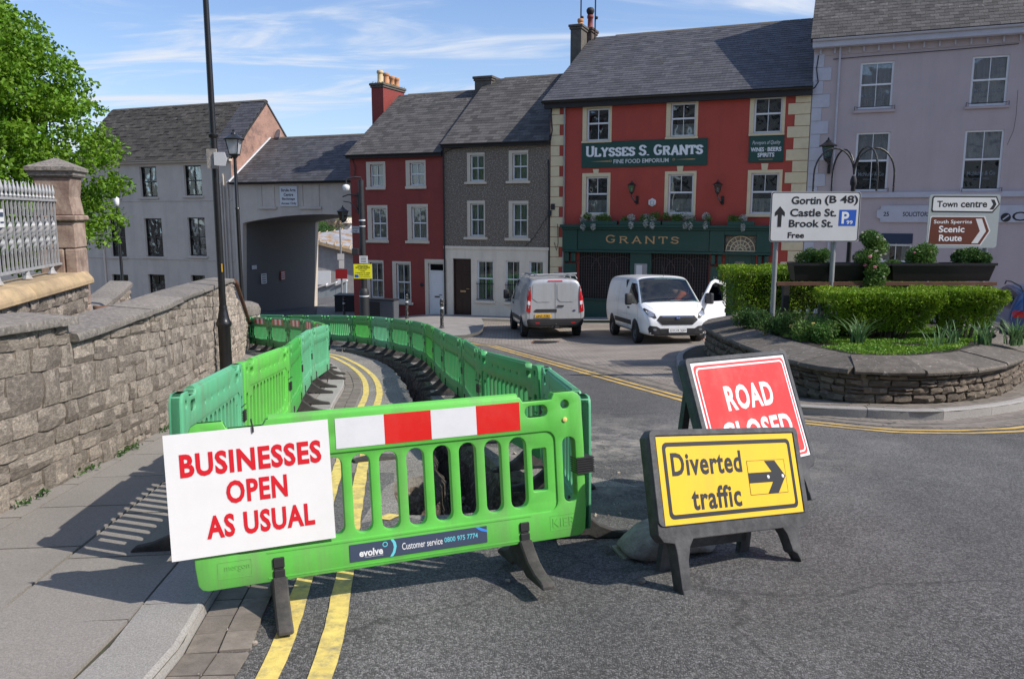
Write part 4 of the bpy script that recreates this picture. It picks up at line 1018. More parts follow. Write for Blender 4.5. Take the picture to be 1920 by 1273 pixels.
# sandbag
sb = thing('sandbag', 'grubby woven sandbag lying on the road behind the yellow sign', 'sandbag', (.90, 4.44, G(.90, 4.44)), radians(14))
mb = MB(); nu, nv = 28, 18
for j in range(nv + 1):
    v = -pi / 2 + pi * j / nv
    for i in range(nu):
        u = 2 * pi * i / nu; cu_, su = cos(u), sin(u)
        sx_ = math.copysign(abs(cu_) ** .55, cu_); sy_ = math.copysign(abs(su) ** .6, su); k = abs(cos(v)) ** .65
        x = .29 * sx_ * k; y = .17 * sy_ * k; z = .078 * sin(v) + .070
        z += .007 * sin(x * 30 + y * 13) * k + .035 * noise.noise(Vector((x * 7, y * 9, z * 4))) + .012 * noise.noise(Vector((x * 22, y * 24, 1))); z = max(z, .002) * (.72 + .38 * math.exp(-((x + .08) / .13) ** 2)) * (1 - .3 * sst(.0, .27, x)); y += .03 * sin(x * 9)
        mb.v.append((x, y, z))
for j in range(nv):
    for i in range(nu): mb.f.append((j * nu + i, j * nu + (i + 1) % nu, (j + 1) * nu + (i + 1) % nu, (j + 1) * nu + i)); mb.m.append(0)
mb.build('sack', m_bag, sb, smooth=True)
mb = MB(); mb.box(-.30, -.25, -.09, .10, .01, .022); rg = random.Random(4)
for k in range(26):
    y = rg.uniform(-.14, .14); mb.tube([(-.31, y, .012), (-.35 - rg.random() * .03, y + rg.uniform(-.02, .02), .01)], .0012, 3)
mb.build('frayed_hem', m_bag, sb)
# loose dark rubber foot lying in the lane
lf = MB(); lf.prism([(-.2, 0), (-.19, .03), (0, .05), (.2, .02), (.22, 0)], -.05, .05, 'y'); p = Vector((-1.25, 7.0))
o = lf.build('loose_rubber_foot', m_rubber); o.location = (p.x, p.y, G(*p)); o.rotation_euler = (0, 0, .5); tag(o, 'loose black rubber barrier foot lying on the worn lane beside the trench', 'barrier foot')
# ------------------------------------------------------------------ buildings
def bthing(name, label, s0, off, z0, cat='building'):
    p = FP + FE * s0 + FN * off
    t = thing(name, label, cat, (p.x, p.y, z0), FANG); t['s0'] = s0; t['off'] = off; t['z0'] = z0
    return t
class Fr:
    """pixel rectangles of the photograph turned into metres on a real facade plane"""
    def __init__(s, t): s.t = t; s.s0, s.off, s.z0 = t['s0'], t['off'], t['z0']
    def p(s, x, y):
        a, z = fac(x, y, s.off); return a - s.s0, z - s.z0
    def r(s, x0, y0, x1, y1):
        ym = (y0 + y1) / 2; xm = (x0 + x1) / 2
        return s.p(x0, ym)[0], s.p(x1, ym)[0], s.p(xm, y1)[1], s.p(xm, y0)[1]
def wall_open(mb, x0, x1, z0, z1, op, y=0.0, d=.16):
    X = sorted({x0, x1, *[v for o in op for v in o[:2] if x0 < v < x1]}); Z = sorted({z0, z1, *[v for o in op for v in o[2:4] if z0 < v < z1]})
    for i in range(len(X) - 1):
        for j in range(len(Z) - 1):
            cx = (X[i] + X[i + 1]) / 2; cz_ = (Z[j] + Z[j + 1]) / 2
            if any(o[0] < cx < o[1] and o[2] < cz_ < o[3] for o in op): continue
            mb.add([(X[i], y, Z[j]), (X[i + 1], y, Z[j]), (X[i + 1], y, Z[j + 1]), (X[i], y, Z[j + 1])], [(0, 1, 2, 3)])
    for a, b, c, e in [o[:4] for o in op]:
        mb.add([(a, y, c), (b, y, c), (b, y, e), (a, y, e), (a, y + d, c), (b, y + d, c), (b, y + d, e), (a, y + d, e)], [(0, 1, 5, 4), (1, 2, 6, 5), (2, 3, 7, 6), (3, 0, 4, 7)])
def window(t, r, frame=m_upvc, split=.5, style='sash', curtain='net', sur=None, surm=m_wsur, sill=None, bars=1, dep=.12, sillm=None, rng=random.Random(31), bars_low=True, glassm=None):
    """r: frame rectangle x0,x1,z0,z1 in the facade plane; everything built as parts below the window frame"""
    x0, x1, z0, z1 = r; w = x1 - x0; h = z1 - z0; f = min(.065, w * .08)
    mb = MB(); zs = z0 + h * split
    mb.plate([(x0, z0), (x1, z0), (x1, z1), (x0, z1)], [[(x0 + f, z0 + f), (x1 - f, z0 + f), (x1 - f, zs - f * .5), (x0 + f, zs - f * .5)], [(x0 + f, zs + f * .5), (x1 - f, zs + f * .5), (x1 - f, z1 - f), (x0 + f, z1 - f)]], dep - .05, dep + .02)
    if style == 'sash': mb.box(x0 + f * .5, x1 - f * .5, dep - .065, dep - .045, zs - f * .35, zs + f * .35)
    wn_ = mb.build('window', frame, t)
    g = MB()
    for k in range(bars):
        xb = x0 + w * (k + 1) / (bars + 1); b = .011
        g.box(xb - b, xb + b, dep - .045, dep - .02, zs + f * .5, z1 - f)
        if bars_low: g.box(xb - b, xb + b, dep - .045, dep - .02, z0 + f, zs - f * .5)
    if g.v: g.build('glazing_bar', frame, wn_)
    g = MB(); y = dep
    g.box(x0 + f, x1 - f, y - .006, y, z0 + f, z1 - f); g.build('pane', glassm or m_glass, wn_)
    g = MB(); g.add([(x0, dep + .45, z0), (x1, dep + .45, z0), (x1, dep + .45, z1), (x0, dep + .45, z1), (x0, dep + .03, z0), (x1, dep + .03, z0), (x1, dep + .03, z1), (x0, dep + .03, z1)], [(0, 1, 2, 3), (4, 5, 1, 0), (5, 6, 2, 1), (6, 7, 3, 2), (7, 4, 0, 3)]); g.build('room', m_dark, wn_)
    if curtain:
        g = MB(); yc = dep + .045
        def drape(a, b, zz0, zz1):
            n = max(4, int((b - a) / .045)); vs = []
            for i in range(n + 1):
                xx = a + (b - a) * i / n; yy = yc + .018 * sin(i * 2.1) + .01 * rng.random(); vs += [(xx, yy, zz0), (xx, yy, zz1)]
            g.add(vs, [(2 * i, 2 * i + 2, 2 * i + 3, 2 * i + 1) for i in range(n)])
        mt = m_curt
        if curtain == 'net': drape(x0 + f, x1 - f, z0 + f, z1 - f)
        elif curtain == 'sides': drape(x0 + f, x0 + w * .32, z0 + f, z1 - f); drape(x1 - w * .32, x1 - f, z0 + f, z1 - f)
        elif curtain == 'low': drape(x0 + f, x1 - f, z0 + f, z0 + h * .38)
        elif curtain == 'blind': mt = m_curt2; drape(x0 + f, x1 - f, zs if rng.random() < .3 else zs - h * .0, z1 - f)
        elif curtain == 'blindfull': mt = m_curt2; drape(x0 + f, x1 - f, z0 + f, z1 - f)
        elif curtain == 'halfl': drape(x0 + f, x0 + w * .5, z0 + f, z1 - f)
        if g.v: g.build('curtain', mt, wn_)
    if sur:
        a, b, c, e = sur; g = MB(); q = .018
        g.plate([(a, c), (b, c), (b, e), (a, e)], [[(x0, z0), (x1, z0), (x1, z1), (x0, z1)]], -q, .0 + dep * .5); g.build('window_surround', surm, wn_)
    if sill:
        a, b, c, e = sill; g = MB(); g.box(a, b, -.085, dep - .051, c, e); me = g.mesh('sill', sillm or surm); cleanup(me, .01, 1); link(bpy.data.objects.new('sill', me), wn_)
    return wn_
def roof_slates(t, x0, x1, y0, z0, y1, z1, sw, sh, mat, seed=1, name='slate', limit=300, wob=.004, base=True, slope_l=0.0, slope_r=0.0):
    """pitched plane from eaves (y0,z0) up to ridge (y1,z1); slope_l/r shift of the ends from eaves to ridge"""
    rg = random.Random(seed); L = sqrt((y1 - y0) ** 2 + (z1 - z0) ** 2); u = Vector((0, (y1 - y0) / L, (z1 - z0) / L)); nn = Vector((0, -u.z, u.y))
    if base:
        mb = MB(); th = .12
        a = [Vector((x0, y0, z0)), Vector((x1, y0, z0)), Vector((x1 + slope_r, y1, z1)), Vector((x0 + slope_l, y1, z1))]
        mb.add(a + [p - nn * th for p in a], [(0, 1, 2, 3), (7, 6, 5, 4), (0, 4, 5, 1), (1, 5, 6, 2), (2, 6, 7, 3), (3, 7, 4, 0)]); mb.build('roof_deck', m_blackm, t)
    its = []; rows = int(L / sh); sh = L / rows
    for j in range(rows):
        d = j * sh; xa = x0 + slope_l * d / L; xb = x1 + slope_r * d / L; x = xa - (sw / 2 if j % 2 else 0)
        while x < xb:
            a = max(x, xa); b = min(x + sw, xb)
            if b - a > sw * .2:
                c = Vector(((a + b) / 2, y0, z0)) + u * (d + sh * .5) + nn * (.016 + rg.uniform(0, wob))
                R = Matrix((Vector((1, 0, 0)), u, nn)).transposed() @ Matrix.Rotation(radians(-2.2) + rg.uniform(-.006, .006), 3, 'X') @ Matrix.Rotation(rg.uniform(-.006, .006), 3, 'Z')
                its.append((-d, TRS(c, R, (b - a - .006, sh * 1.06, .016))))
            x += sw
    pieces(name, t, mat, its, kind='slab', limit=limit)
def roof_body(t, x0, x1, ye, ze, yr, zr, zb, mat, name='wall', sl=0, depth=None):
    """gable end walls and the rear slope as one closed body below the slates"""
    d = depth or 2 * yr; mb = MB()
    for x in (x0, x1):
        xx = x
        mb.add([(xx, 0.01, zb), (xx, d, zb), (xx, d, ze), (xx, yr, zr - .14), (xx, 0.01, ze - .14)], [(0, 1, 2, 3, 4)])
    mb.add([(x0, d, zb), (x1, d, zb), (x1, d, ze), (x0, d, ze)], [(0, 1, 2, 3)])
    mb.build(name, mat, t)
    mb = MB(); mb.add([(x0 - .05, yr, zr), (x1 + .05, yr, zr), (x1 + .05, d + .1, ze - .05), (x0 - .05, d + .1, ze - .05), (x0 - .05, yr, zr - .1), (x1 + .05, yr, zr - .1), (x1 + .05, d + .1, ze - .15), (x0 - .05, d + .1, ze - .15)], [(0, 1, 2, 3), (4, 5, 6, 7), (0, 4, 7, 3), (1, 5, 6, 2), (2, 6, 7, 3)]); mb.build('rear_roof', m_slate, t)
def ridge(t, x0, x1, y, z, mat=m_chim, step=.45):
    n = int((x1 - x0) / step)
    for k in range(n):
        a = x0 + (x1 - x0) * k / n; b = x0 + (x1 - x0) * (k + 1) / n - .01
        mb = MB(); mb.prism([(y - .13, z - .05), (y - .11, z - .02), (y, z + .06), (y + .11, z - .02), (y + .13, z - .05), (y, z - .02)], a, b, 'x'); mb.build('ridge_tile', mat, t)
def gutter(t, x0, x1, z, mat, y=-.12, r=.055, name='gutter'):
    mb = MB(); pr = [(y + r * cos(a), z + r * sin(a)) for a in [pi + pi * k / 8 for k in range(9)]] + [(y + r * .8 * cos(a), z + r * .8 * sin(a)) for a in [2 * pi - pi * k / 8 for k in range(9)]]
    mb.prism(pr, x0, x1, 'x'); mb.build(name, mat, t, angle=40)
def downpipe(t, x, z0, z1, mat, y=-.07, r=.035, name='downpipe'):
    mb = MB(); mb.tube([(x, y - .03, z1 + .1), (x, y, z1 - .1), (x, y, z0)], r, 8)
    z = z0 + .6
    while z < z1 - .3: mb.tube([(x, y, z), (x, y, z + .06)], r * 1.25, 8); z += 1.5
    mb.build(name, mat, t, angle=40)
def Z2(v): return [(440 + a / 2.358 if i % 2 == 0 else 100 + a / 2.358) for i, a in enumerate(v)]
def Z3(v): return [(1000 + a / 2.0536 if i % 2 == 0 else a / 2.0536) for i, a in enumerate(v)]
def Z4(v): return [(1400 + a / 2.448 if i % 2 == 0 else a / 2.448) for i, a in enumerate(v)]
def shrink(r, k): return (r[0] + k, r[1] - k, r[2] + k, r[3] - k)
# --- red house -------------------------------------------------------------
s_l = fac(664, 560)[0]; s_m = fac(832, 420)[0]
ze = fac(740, 289)[1]
red = bthing('red_house', 'dark red three storey terraced house with slate roof and red chimney', s_l, 0, -3.4)
F = Fr(red); Wd = s_m - s_l; e = F.p(740, 289)[1]
wins = [((583, 480, 667, 593), (600, 492, 657, 590), (583, 592, 668, 604), 'net', .5), ((757, 473, 845, 588), (775, 485, 840, 584), (757, 588, 848, 600), 'net', .5),
        ((588, 672, 677, 828), (607, 685, 672, 820), (583, 827, 682, 838), 'net', .5), ((764, 667, 855, 829), (783, 680, 850, 821), (757, 829, 862, 841), 'net', .5),
        ((586, 915, 660, 1090), (600, 925, 656, 1082), (583, 1088, 664, 1100), 'sides', .5), ((699, 920, 780, 1100), (715, 930, 776, 1094), (694, 1100, 790, 1111), 'sides', .5)]
ops = []; spec = []
for a, b, c, cu, sp_ in wins:
    A, B, Cc = F.r(*Z2(a)), F.r(*Z2(b)), F.r(*Z2(c)); ops.append(B); spec.append((A, B, Cc, cu, sp_))
door = F.r(*Z2((858, 928, 925, 1162))); ops.append(door)
mb = MB(); wall_open(mb, 0, Wd, -2.5, e + .05, ops); mb.build('wall', m_red, red)
for A, B, Cc, cu, sp_ in spec: window(red, B, sur=A, sill=Cc, curtain=cu, split=sp_)
yr = 4.8; zr = e + 3.25
roof_slates(red, -.12, Wd, -.22, e - .02, yr, zr, .33, .23, m_slate2, 2)
roof_body(red, 0, Wd, e, e, yr, zr, -2.5, m_red)
gutter(red, -.12, Wd, e - .0, m_blackm, -.27); ridge(red, .4, Wd, yr, zr)
mb = MB(); mb.box(-.1, Wd, -.2, 0.0, e - .16, e - .05); mb.build('fascia', m_blackm, red)
# door
def door_part(t, r, leafm, surm, transom=.2, panels=3, surw=.16, handle=m_chrome, sur=True):
    x0, x1, z0, z1 = r; zt = z1 - (z1 - z0) * transom
    mb = MB(); mb.box(x0 + .04, x1 - .04, .10, .14, z0, zt); d = mb.build('door', leafm, t)
    pw_ = (x1 - x0 - .08) / 2; zs = [z0 + .12, z0 + (zt - z0) * .36, z0 + (zt - z0) * .74, zt - .08]
    for i in range(2):
        for k in range(3):
            a = x0 + .04 + i * pw_ + .07; mb = MB(); mb.plate([(a, zs[k] + .03), (a + pw_ - .13, zs[k] + .03), (a + pw_ - .13, zs[k + 1] - .05), (a, zs[k + 1] - .05)], [], .085, .10); me = mb.mesh('door_panel', leafm); cleanup(me, .008, 1); link(bpy.data.objects.new('door_panel', me), d)
    mb = MB(); mb.tube([(x1 - .14, .07, z0 + (zt - z0) * .48), (x1 - .14, .04, z0 + (zt - z0) * .48), (x1 - .26, .04, z0 + (zt - z0) * .48)], .014, 6); mb.build('handle', handle, d)
    mb = MB(); mb.box((x0 + x1) / 2 - .13, (x0 + x1) / 2 + .13, .08, .1, z0 + (zt - z0) * .42, z0 + (zt - z0) * .45); mb.build('letterbox', handle, d)
    mb = MB(); mb.plate([(x0, z0), (x1, z0), (x1, z1), (x0, z1)], [[(x0 + .05, z0 + .0), (x1 - .05, z0 + .0), (x1 - .05, zt), (x0 + .05, zt)]] if transom == 0 else [[(x0 + .05, z0 + .004), (x1 - .05, z0 + .004), (x1 - .05, zt), (x0 + .05, zt)], [(x0 + .05, zt + .05), (x1 - .05, zt + .05), (x1 - .05, z1 - .05), (x0 + .05, z1 - .05)]], .06, .13); mb.build('door_frame', leafm, t)
    if transom: mb = MB(); mb.box(x0 + .04, x1 - .04, .11, .12, zt, z1); mb.build('fanlight', m_dglass, t)
    if sur: mb = MB(); w = surw; mb.plate([(x0 - w, z0 - .2), (x0, z0 - .2), (x0, z1), (x1, z1), (x1, z0 - .2), (x1 + w, z0 - .2), (x1 + w, z1 + w), (x0 - w, z1 + w)][::-1], [], -.03, .06); mb.build('door_surround', surm, t)
    return d
d = door_part(red, door, m_upvc, m_wsur, .16, surw=.17, handle=m_trim)
mb = MB(); mb.box(door[0] - .1, door[1] + .1, -.25, .1, door[2] - .12, door[2]); mb.build('doorstep', m_stsill, red)
# chimney of the red house
cx = F.p(727, 200)[0]
ch = MB(); a = F.p(698, 200)[0]; 
def chim(t, px0, px1, pyt, yd, yw, mat, pots, potm, z_base, capm=None, name='chimney', h=None):
    # depth yd (local y of the front face), width from pixels at that depth
    off0 = t['off']; f = lambda x, y, o: fac(x, y, off0 + o)
    x0 = f(px0, pyt, yd)[0] - t['s0']; x1 = f(px1, pyt, yd)[0] - t['s0']; zt = f((px0 + px1) / 2, pyt, yd)[1] - t['z0']
    mb = MB(); mb.box(x0, x1, yd, yd + yw, z_base, zt - .22); c = mb.build(name, mat, t)
    mb = MB(); mb.box(x0 - .05, x1 + .05, yd - .05, yd + yw + .05, zt - .22, zt - .12); mb.box(x0 - .09, x1 + .09, yd - .09, yd + yw + .09, zt - .12, zt); me = mb.mesh('chimney_cap', capm or mat); cleanup(me, .02, 1); link(bpy.data.objects.new('chimney_cap', me), c)
    for k, (u, v, r, hh, m_) in enumerate(pots):
        mb = MB(); mb.lathe([(r * 1.15, 0), (r * 1.15, .06), (r * .92, .1), (r * .86, hh - .16), (r * 1.1, hh - .13), (r * 1.12, hh - .05), (r, hh), (r * .75, hh), (r * .7, hh - .2)], 12, (x0 + (x1 - x0) * u, yd + yw * v, zt)); mb.build('chimney_pot', m_, c, angle=50)
    return c, x0, x1, zt
_, a0, a1, zt = chim(red, 696, 718, 156, 3.75, 2.1, m_red, [(.55, .12, .15, .62, m_terra2), (.6, .37, .15, .58, m_terra), (.55, .66, .14, .52, m_terra), (.55, .88, .14, .52, m_terra)], m_terra, e + 1.2, m_chim)
mb = MB(); rg = random.Random(8); v, f = leaves(260, lambda: (Vector((rg.uniform(a0 - .1, a1 + .1), rg.uniform(3.7, 5.9), zt + rg.uniform(-.02, .06))), Vector((0, 0, 1))), .07, rg); mb.add(v, f); o = mb.build('moss', m_dplant, red); o['kind'] = 'stuff'
# --- pebbledash house ------------------------------------------------------
s_r = fac(1031, 420)[0]
peb = bthing('pebbledash_house', 'grey pebbledashed house with cream ground floor between the red house and the pub', s_m + .004, 0, -3.3)
F = Fr(peb); Wd = s_r - s_m - .008; e = F.p(930, 268)[1]
zs = F.p(930, 100 + 855 / 2.358)[1]
wins = [((1028, 440, 1105, 570), (1042, 451, 1103, 565), (1018, 569, 1115, 579), .5), ((1212, 430, 1298, 566), (1228, 442, 1295, 559), (1201, 565, 1307, 576), .5), ((1029, 652, 1107, 813), (1042, 665, 1103, 808), (1015, 813, 1118, 824), .5), ((1212, 653, 1298, 817), (1229, 665, 1295, 811), (1196, 817, 1308, 829), .5)]
ops = []; spec = []
for a, b, c, q in wins: A, B, Cc = F.r(*Z2(a)), F.r(*Z2(b)), F.r(*Z2(c)); ops.append(B); spec.append((A, B, Cc))
mb = MB(); wall_open(mb, 0, Wd, zs, e + .05, ops); mb.build('wall', m_peb, peb)
for A, B, Cc in spec: window(peb, B, sur=A, sill=Cc, curtain='net')
ops = []; dr = F.r(*Z2((966, 908, 1047, 1163))); ops.append(dr); lw = []
for b in ((1073, 916, 1146, 1093), (1200, 918, 1262, 1100), (1304, 920, 1366, 1100)): r = F.r(*Z2(b)); ops.append(r); lw.append(r)
mb = MB(); wall_open(mb, 0, Wd, -2.5, zs - .12, ops, y=-.03); mb.build('lower_wall', m_cream, peb)
mb = MB(); mb.box(0, Wd, -.07, 0.0, zs - .12, zs); mb.build('string_course', m_cream, peb)
for r in lw:
    w_ = window(peb, r, curtain='sides', split=.55, dep=.08)
    mb = MB(); zb_ = r[2] + .06; zt_ = r[2] + (r[3] - r[2]) * .42; mb.tube([(r[0] - .03, -.08, zt_), (r[1] + .03, -.08, zt_)], .014, 6); mb.tube([(r[0] - .03, -.08, zb_), (r[1] + .03, -.08, zb_)], .014, 6)
    for k in range(9): x = r[0] + .02 + (r[1] - r[0] - .04) * k / 8; mb.tube([(x, -.08, zb_ - .03), (x, -.08, zt_ + .07), (x, -.08, zt_ + .12)], [.009, .009, .002], 5)
    mb.build('window_railing', m_blackm, w_)
    mb = MB(); mb.box(r[0] - .08, r[1] + .08, -.12, .04, r[2] - .1, r[2]); mb.build('sill', m_cream, w_)
door_part(peb, dr, m_brownd, m_brownd, 0, sur=False, handle=m_gold)
yr = 4.8; zr = F.t['z0'] * 0 + e + 3.4
roof_slates(peb, .0, Wd, -.24, e - .02, yr, zr, .36, .24, m_slate2, 5)
roof_body(peb, 0, Wd, e, e, yr, zr, -2.5, m_peb); ridge(peb, .9, Wd, yr, zr); gutter(peb, 0, Wd, e, m_blackm, -.29); mb = MB(); mb.box(0, Wd, -.22, 0, e - .15, e - .05); mb.build('fascia', m_blackm, peb)
chim(peb, 890, 921, 143, 4.3, 1.0, m_chim, [], m_terra, e + 2.2)
downpipe(peb, .05, .2, e, m_blackm)
# --- Grants pub ------------------------------------------------------------
s_q = fac(1525, 180)[0]; s_g = s_r
pub = bthing('red_pub', 'bright red pub with cream quoins and dark green shopfront lettered GRANTS', s_g, 0, -3.0)
F = Fr(pub); e = F.p(1280, 177)[1]; Wd = fac(1507, 440)[0] - s_g
wins = [((190, 403, 302, 546), (206, 418, 293, 543), (187, 544, 302, 551), 'none', 0), ((512, 382, 634, 528), (529, 397, 626, 526), (508, 528, 634, 536), 'low', 0), ((833, 360, 970, 515), (850, 374, 959, 512), (829, 515, 967, 523), 'none', 0),
        ((188, 667, 296, 829), (203, 681, 288, 825), (184, 828, 297, 836), 'blk', (230, 652, 253, 668)), ((505, 660, 626, 828), (519, 671, 616, 824), (500, 827, 622, 835), 'blk', (553, 640, 578, 661)), ((823, 655, 956, 828), (837, 667, 943, 824), (817, 828, 951, 836), 'blk', (877, 630, 905, 656))]
ops = []; spec = []
for a, b, c, cu, ks in wins: A, B, Cc = F.r(*Z3(a)), F.r(*Z3(b)), F.r(*Z3(c)); ops.append(B); spec.append((A, B, Cc, cu, F.r(*Z3(ks)) if ks else None))
mb = MB(); wall_open(mb, 0, Wd, -2.5, e + .05, ops); mb.build('wall', m_redl, pub)
for A, B, Cc, cu, ks in spec:
    w_ = window(pub, B, sur=A, surm=m_cquoin, sill=Cc, curtain={'none': None, 'low': 'low', 'blk': 'low'}[cu], bars_low=cu != 'blk', split=.54)
    if ks: mb = MB(); mb.prism([(ks[0] + .03, ks[2]), (ks[1] - .03, ks[2]), (ks[1], ks[3]), (ks[0], ks[3])], -.03, 0); mb.build('keystone', m_cquoin, w_)
# quoins both ends
zq = F.p(1050, 500)[1] * 0 + .3; k = 0
ql = F.p(1033, 300)[0]
while zq < e - .25:
    for side in (0, 1):
        wd = .62 if k % 2 else .38
        if side == 0: x0, x1 = .02, .02 + (wd if True else 0)
        else: x0, x1 = Wd - wd - .15, Wd
        mb = MB(); mb.box(x0, x1, -.035, 0, zq + .006, zq + .40); me = mb.mesh('quoin', m_cquoin); cleanup(me, .01, 1); link(bpy.data.objects.new('quoin', me), pub)
    zq += .41; k += 1
yr, zr = 6.6, e + 3.75
We = fac(1527, 120)[0] - s_g
roof_slates(pub, -.28, We + .0, -.3, e - .02, yr, zr, .37, .26, m_slate, 6)
roof_body(pub, 0, Wd, e, e, yr, zr, -2.5, m_chim); ridge(pub, .9, We, yr, zr)
mb = MB(); mb.box(-.2, We, -.24, 0, e - .30, e - .06); mb.build('fascia', m_blackm, pub); gutter(pub, -.28, We, e - .04, m_black, -.33, .07)
# verge below the slates at the left end
downpipe(pub, .62, .1, e - .3, m_steel)
# sign boards
def board(t, r, mat, y=-.05, name='sign_board', edge=None):
    mb = MB(); mb.box(r[0], r[1], y, .0, r[2], r[3]); me = mb.mesh(name, mat); cleanup(me, .01, 1); o = bpy.data.objects.new(name, me); link(o, t); return o
b = F.r(*Z3((188, 541, 671, 642))); bo = board(pub, b, m_dgreen2); W_, H_ = b[1] - b[0], b[3] - b[2]; y = -.0515
ringp(b[0] + .03, b[1] - .03, b[2] + .03, b[3] - .03, .01, .015, m_dgreen, bo, y)
def slabtext(s, x0, x1, z0, z1, mat, parent, y, bold, serif=.0):
    fit(s, x0, x1, z0, z1, mat, parent, y, bold)
def seriftext(s, x0, x1, z0, z1, mat, parent, y, th=.17, gap=.35, small=None):
    """slab serif capitals drawn from strokes"""
    H = z1 - z0
    # letter: (width, polylines, serifs[(x,z)])
    A_ = lambda cx, cz_, rx, rz, a, b_, n=8: [(cx + rx * cos(radians(a + (b_ - a) * i / n)), cz_ + rz * sin(radians(a + (b_ - a) * i / n))) for i in range(n + 1)]
    D = {'U': (.7, [[(.12, 1), (.12, .32)] + A_(.35, .3, .23, .22, 180, 360) + [(.58, .32), (.58, 1)]], [(.12, 1), (.58, 1)]),
         'L': (.6, [[(.12, 1), (.12, .08), (.54, .08), (.54, .28)]], [(.12, 1), (.12, 0)]), 'Y': (.7, [[(.1, 1), (.35, .5), (.35, 0)], [(.6, 1), (.35, .5)]], [(.1, 1), (.6, 1), (.35, 0)]),
         'S': (.6, [A_(.3, .73, .2, .2, 10, 270, 9) + A_(.3, .28, .21, .22, 90, -170, 9)], [(.5, .8), (.1, .2)]), 'E': (.6, [[(.12, 0), (.12, 1)], [(.12, .94), (.52, .94), (.52, .76)], [(.12, .5), (.42, .5)], [(.12, .07), (.54, .07), (.54, .26)]], [(.12, 1), (.12, 0)]),
         'G': (.72, [A_(.37, .5, .26, .43, 45, 320, 14) + [(.58, .42), (.4, .42)]], [(.57, .42), (.56, .82)]), 'R': (.7, [[(.12, 0), (.12, 1)], [(.12, .93), (.36, .93)] + A_(.36, .73, .18, .2, 90, -90, 6) + [(.12, .53)], [(.34, .53), (.6, .0)]], [(.12, 1), (.12, 0), (.6, 0)]),
         'A': (.74, [[(.1, 0), (.37, 1), (.64, 0)], [(.2, .32), (.54, .32)]], [(.1, 0), (.64, 0)]), 'N': (.76, [[(.12, 0), (.12, 1), (.64, 0), (.64, 1)]], [(.12, 1), (.12, 0), (.64, 1)]), 'T': (.66, [[(.06, .74), (.06, .93), (.6, .93), (.6, .74)], [(.33, .93), (.33, 0)]], [(.33, 0)]),
         '.': (.25, [[(.12, 0), (.12, .12)]], []), ' ': (.3, [], [])}
    ws = [D[c][0] * (1 if not small or i in small else .86) for i, c in enumerate(s)]; tot = sum(ws) + gap * .2 * (len(s) - 1); k = (x1 - x0) / tot; x = x0; mb = MB(); ct = 0
    for i, c in enumerate(s):
        hh = H if not small or i in small else H * .84; w, pl, sf = D[c]; kw = ws[i] / w * k; zo = z0 if not small or i in small else z0 + H * .0
        for P_ in pl:
            for a, b_ in zip(P_, P_[1:]):
                pa = Vector((x + a[0] * kw, zo + a[1] * hh)); pb = Vector((x + b_[0] * kw, zo + b_[1] * hh)); d_ = pb - pa; l = d_.length
                if l < 1e-6: continue
                d_ /= l; vert = abs(d_.y); th_ = H * th * (.62 + .38 * vert); q = Vector((-d_.y, d_.x)) * th_ / 2; ex_ = d_ * (th_ * .18 if len(P_) > 2 else 0); ct += 1; yy = y - .0004 * (ct % 7)
                mb.prism([tuple(pa - ex_ - q), tuple(pb + ex_ - q), tuple(pb + ex_ + q), tuple(pa - ex_ + q)], yy - .001, yy + .003)
        for a in sf:
            ct += 1; yy = y - .0004 * (ct % 7) - .0001; sx_ = H * .15; sz = H * .045; px_ = x + a[0] * kw; pz = zo + a[1] * hh - (sz if a[1] > .9 else -sz if a[1] < .05 else 0)
            mb.prism([(px_ - sx_, pz - sz), (px_ + sx_, pz - sz), (px_ + sx_, pz + sz), (px_ - sx_, pz + sz)], yy - .001, yy + .003)
        x += (ws[i] + gap * .2) * k
    return mb.build('lettering', mat, parent)
x = lambda u: b[0] + W_ * u; zf = lambda u: b[2] + H_ * u
seriftext('ULYSSES S. GRANTS', x(.035), x(.965), zf(.42), zf(.82), m_txtwht, bo, -.054, .24, .15, small=(0, 8, 11))
fit('FINE FOOD EMPORIUM', x(.265), x(.705), zf(.14), zf(.30), m_signw, bo, y, .015)
for sgn, u in ((1, .155), (-1, .83)): flat('flourish', [(x(u - .08), zf(.235)), (x(u + .06), zf(.215)), (x(u + .08), zf(.22)), (x(u + .08), zf(.24)), (x(u + .06), zf(.255))], m_gold, bo, y); ringp(x(u + .085 * sgn) - .05, x(u + .085 * sgn) + .05, zf(.2), zf(.2) + .08, .038, .016, m_gold, bo, y, 'flourish')
b = F.r(*Z3((830, 524, 965, 626))); bo = board(pub, b, m_dgreen2); W_, H_ = b[1] - b[0], b[3] - b[2]
ringp(b[0] + .03, b[1] - .03, b[2] + .03, b[3] - .03, .01, .012, m_dgreen, bo, y)
fit('Purveyors of Quality', x(.1), x(.9), zf(.64), zf(.82), m_signw, bo, y, .0, shear=.3); fit('WINES', x(.06), x(.44), zf(.41), zf(.57), m_txtwht, bo, y, .03); fit('BEERS', x(.54), x(.93), zf(.41), zf(.57), m_txtwht, bo, y, .03); fit('SPIRITS', x(.26), x(.74), zf(.2), zf(.36), m_txtwht, bo, y, .03)
flat('diamond', [(x(.49), zf(.46)), (x(.505), zf(.49)), (x(.49), zf(.52)), (x(.475), zf(.49))], m_gold, bo, y)
flat('rule', [(x(.3), zf(.1)), (x(.7), zf(.1)), (x(.7), zf(.12)), (x(.3), zf(.12))], m_gold, bo, y)
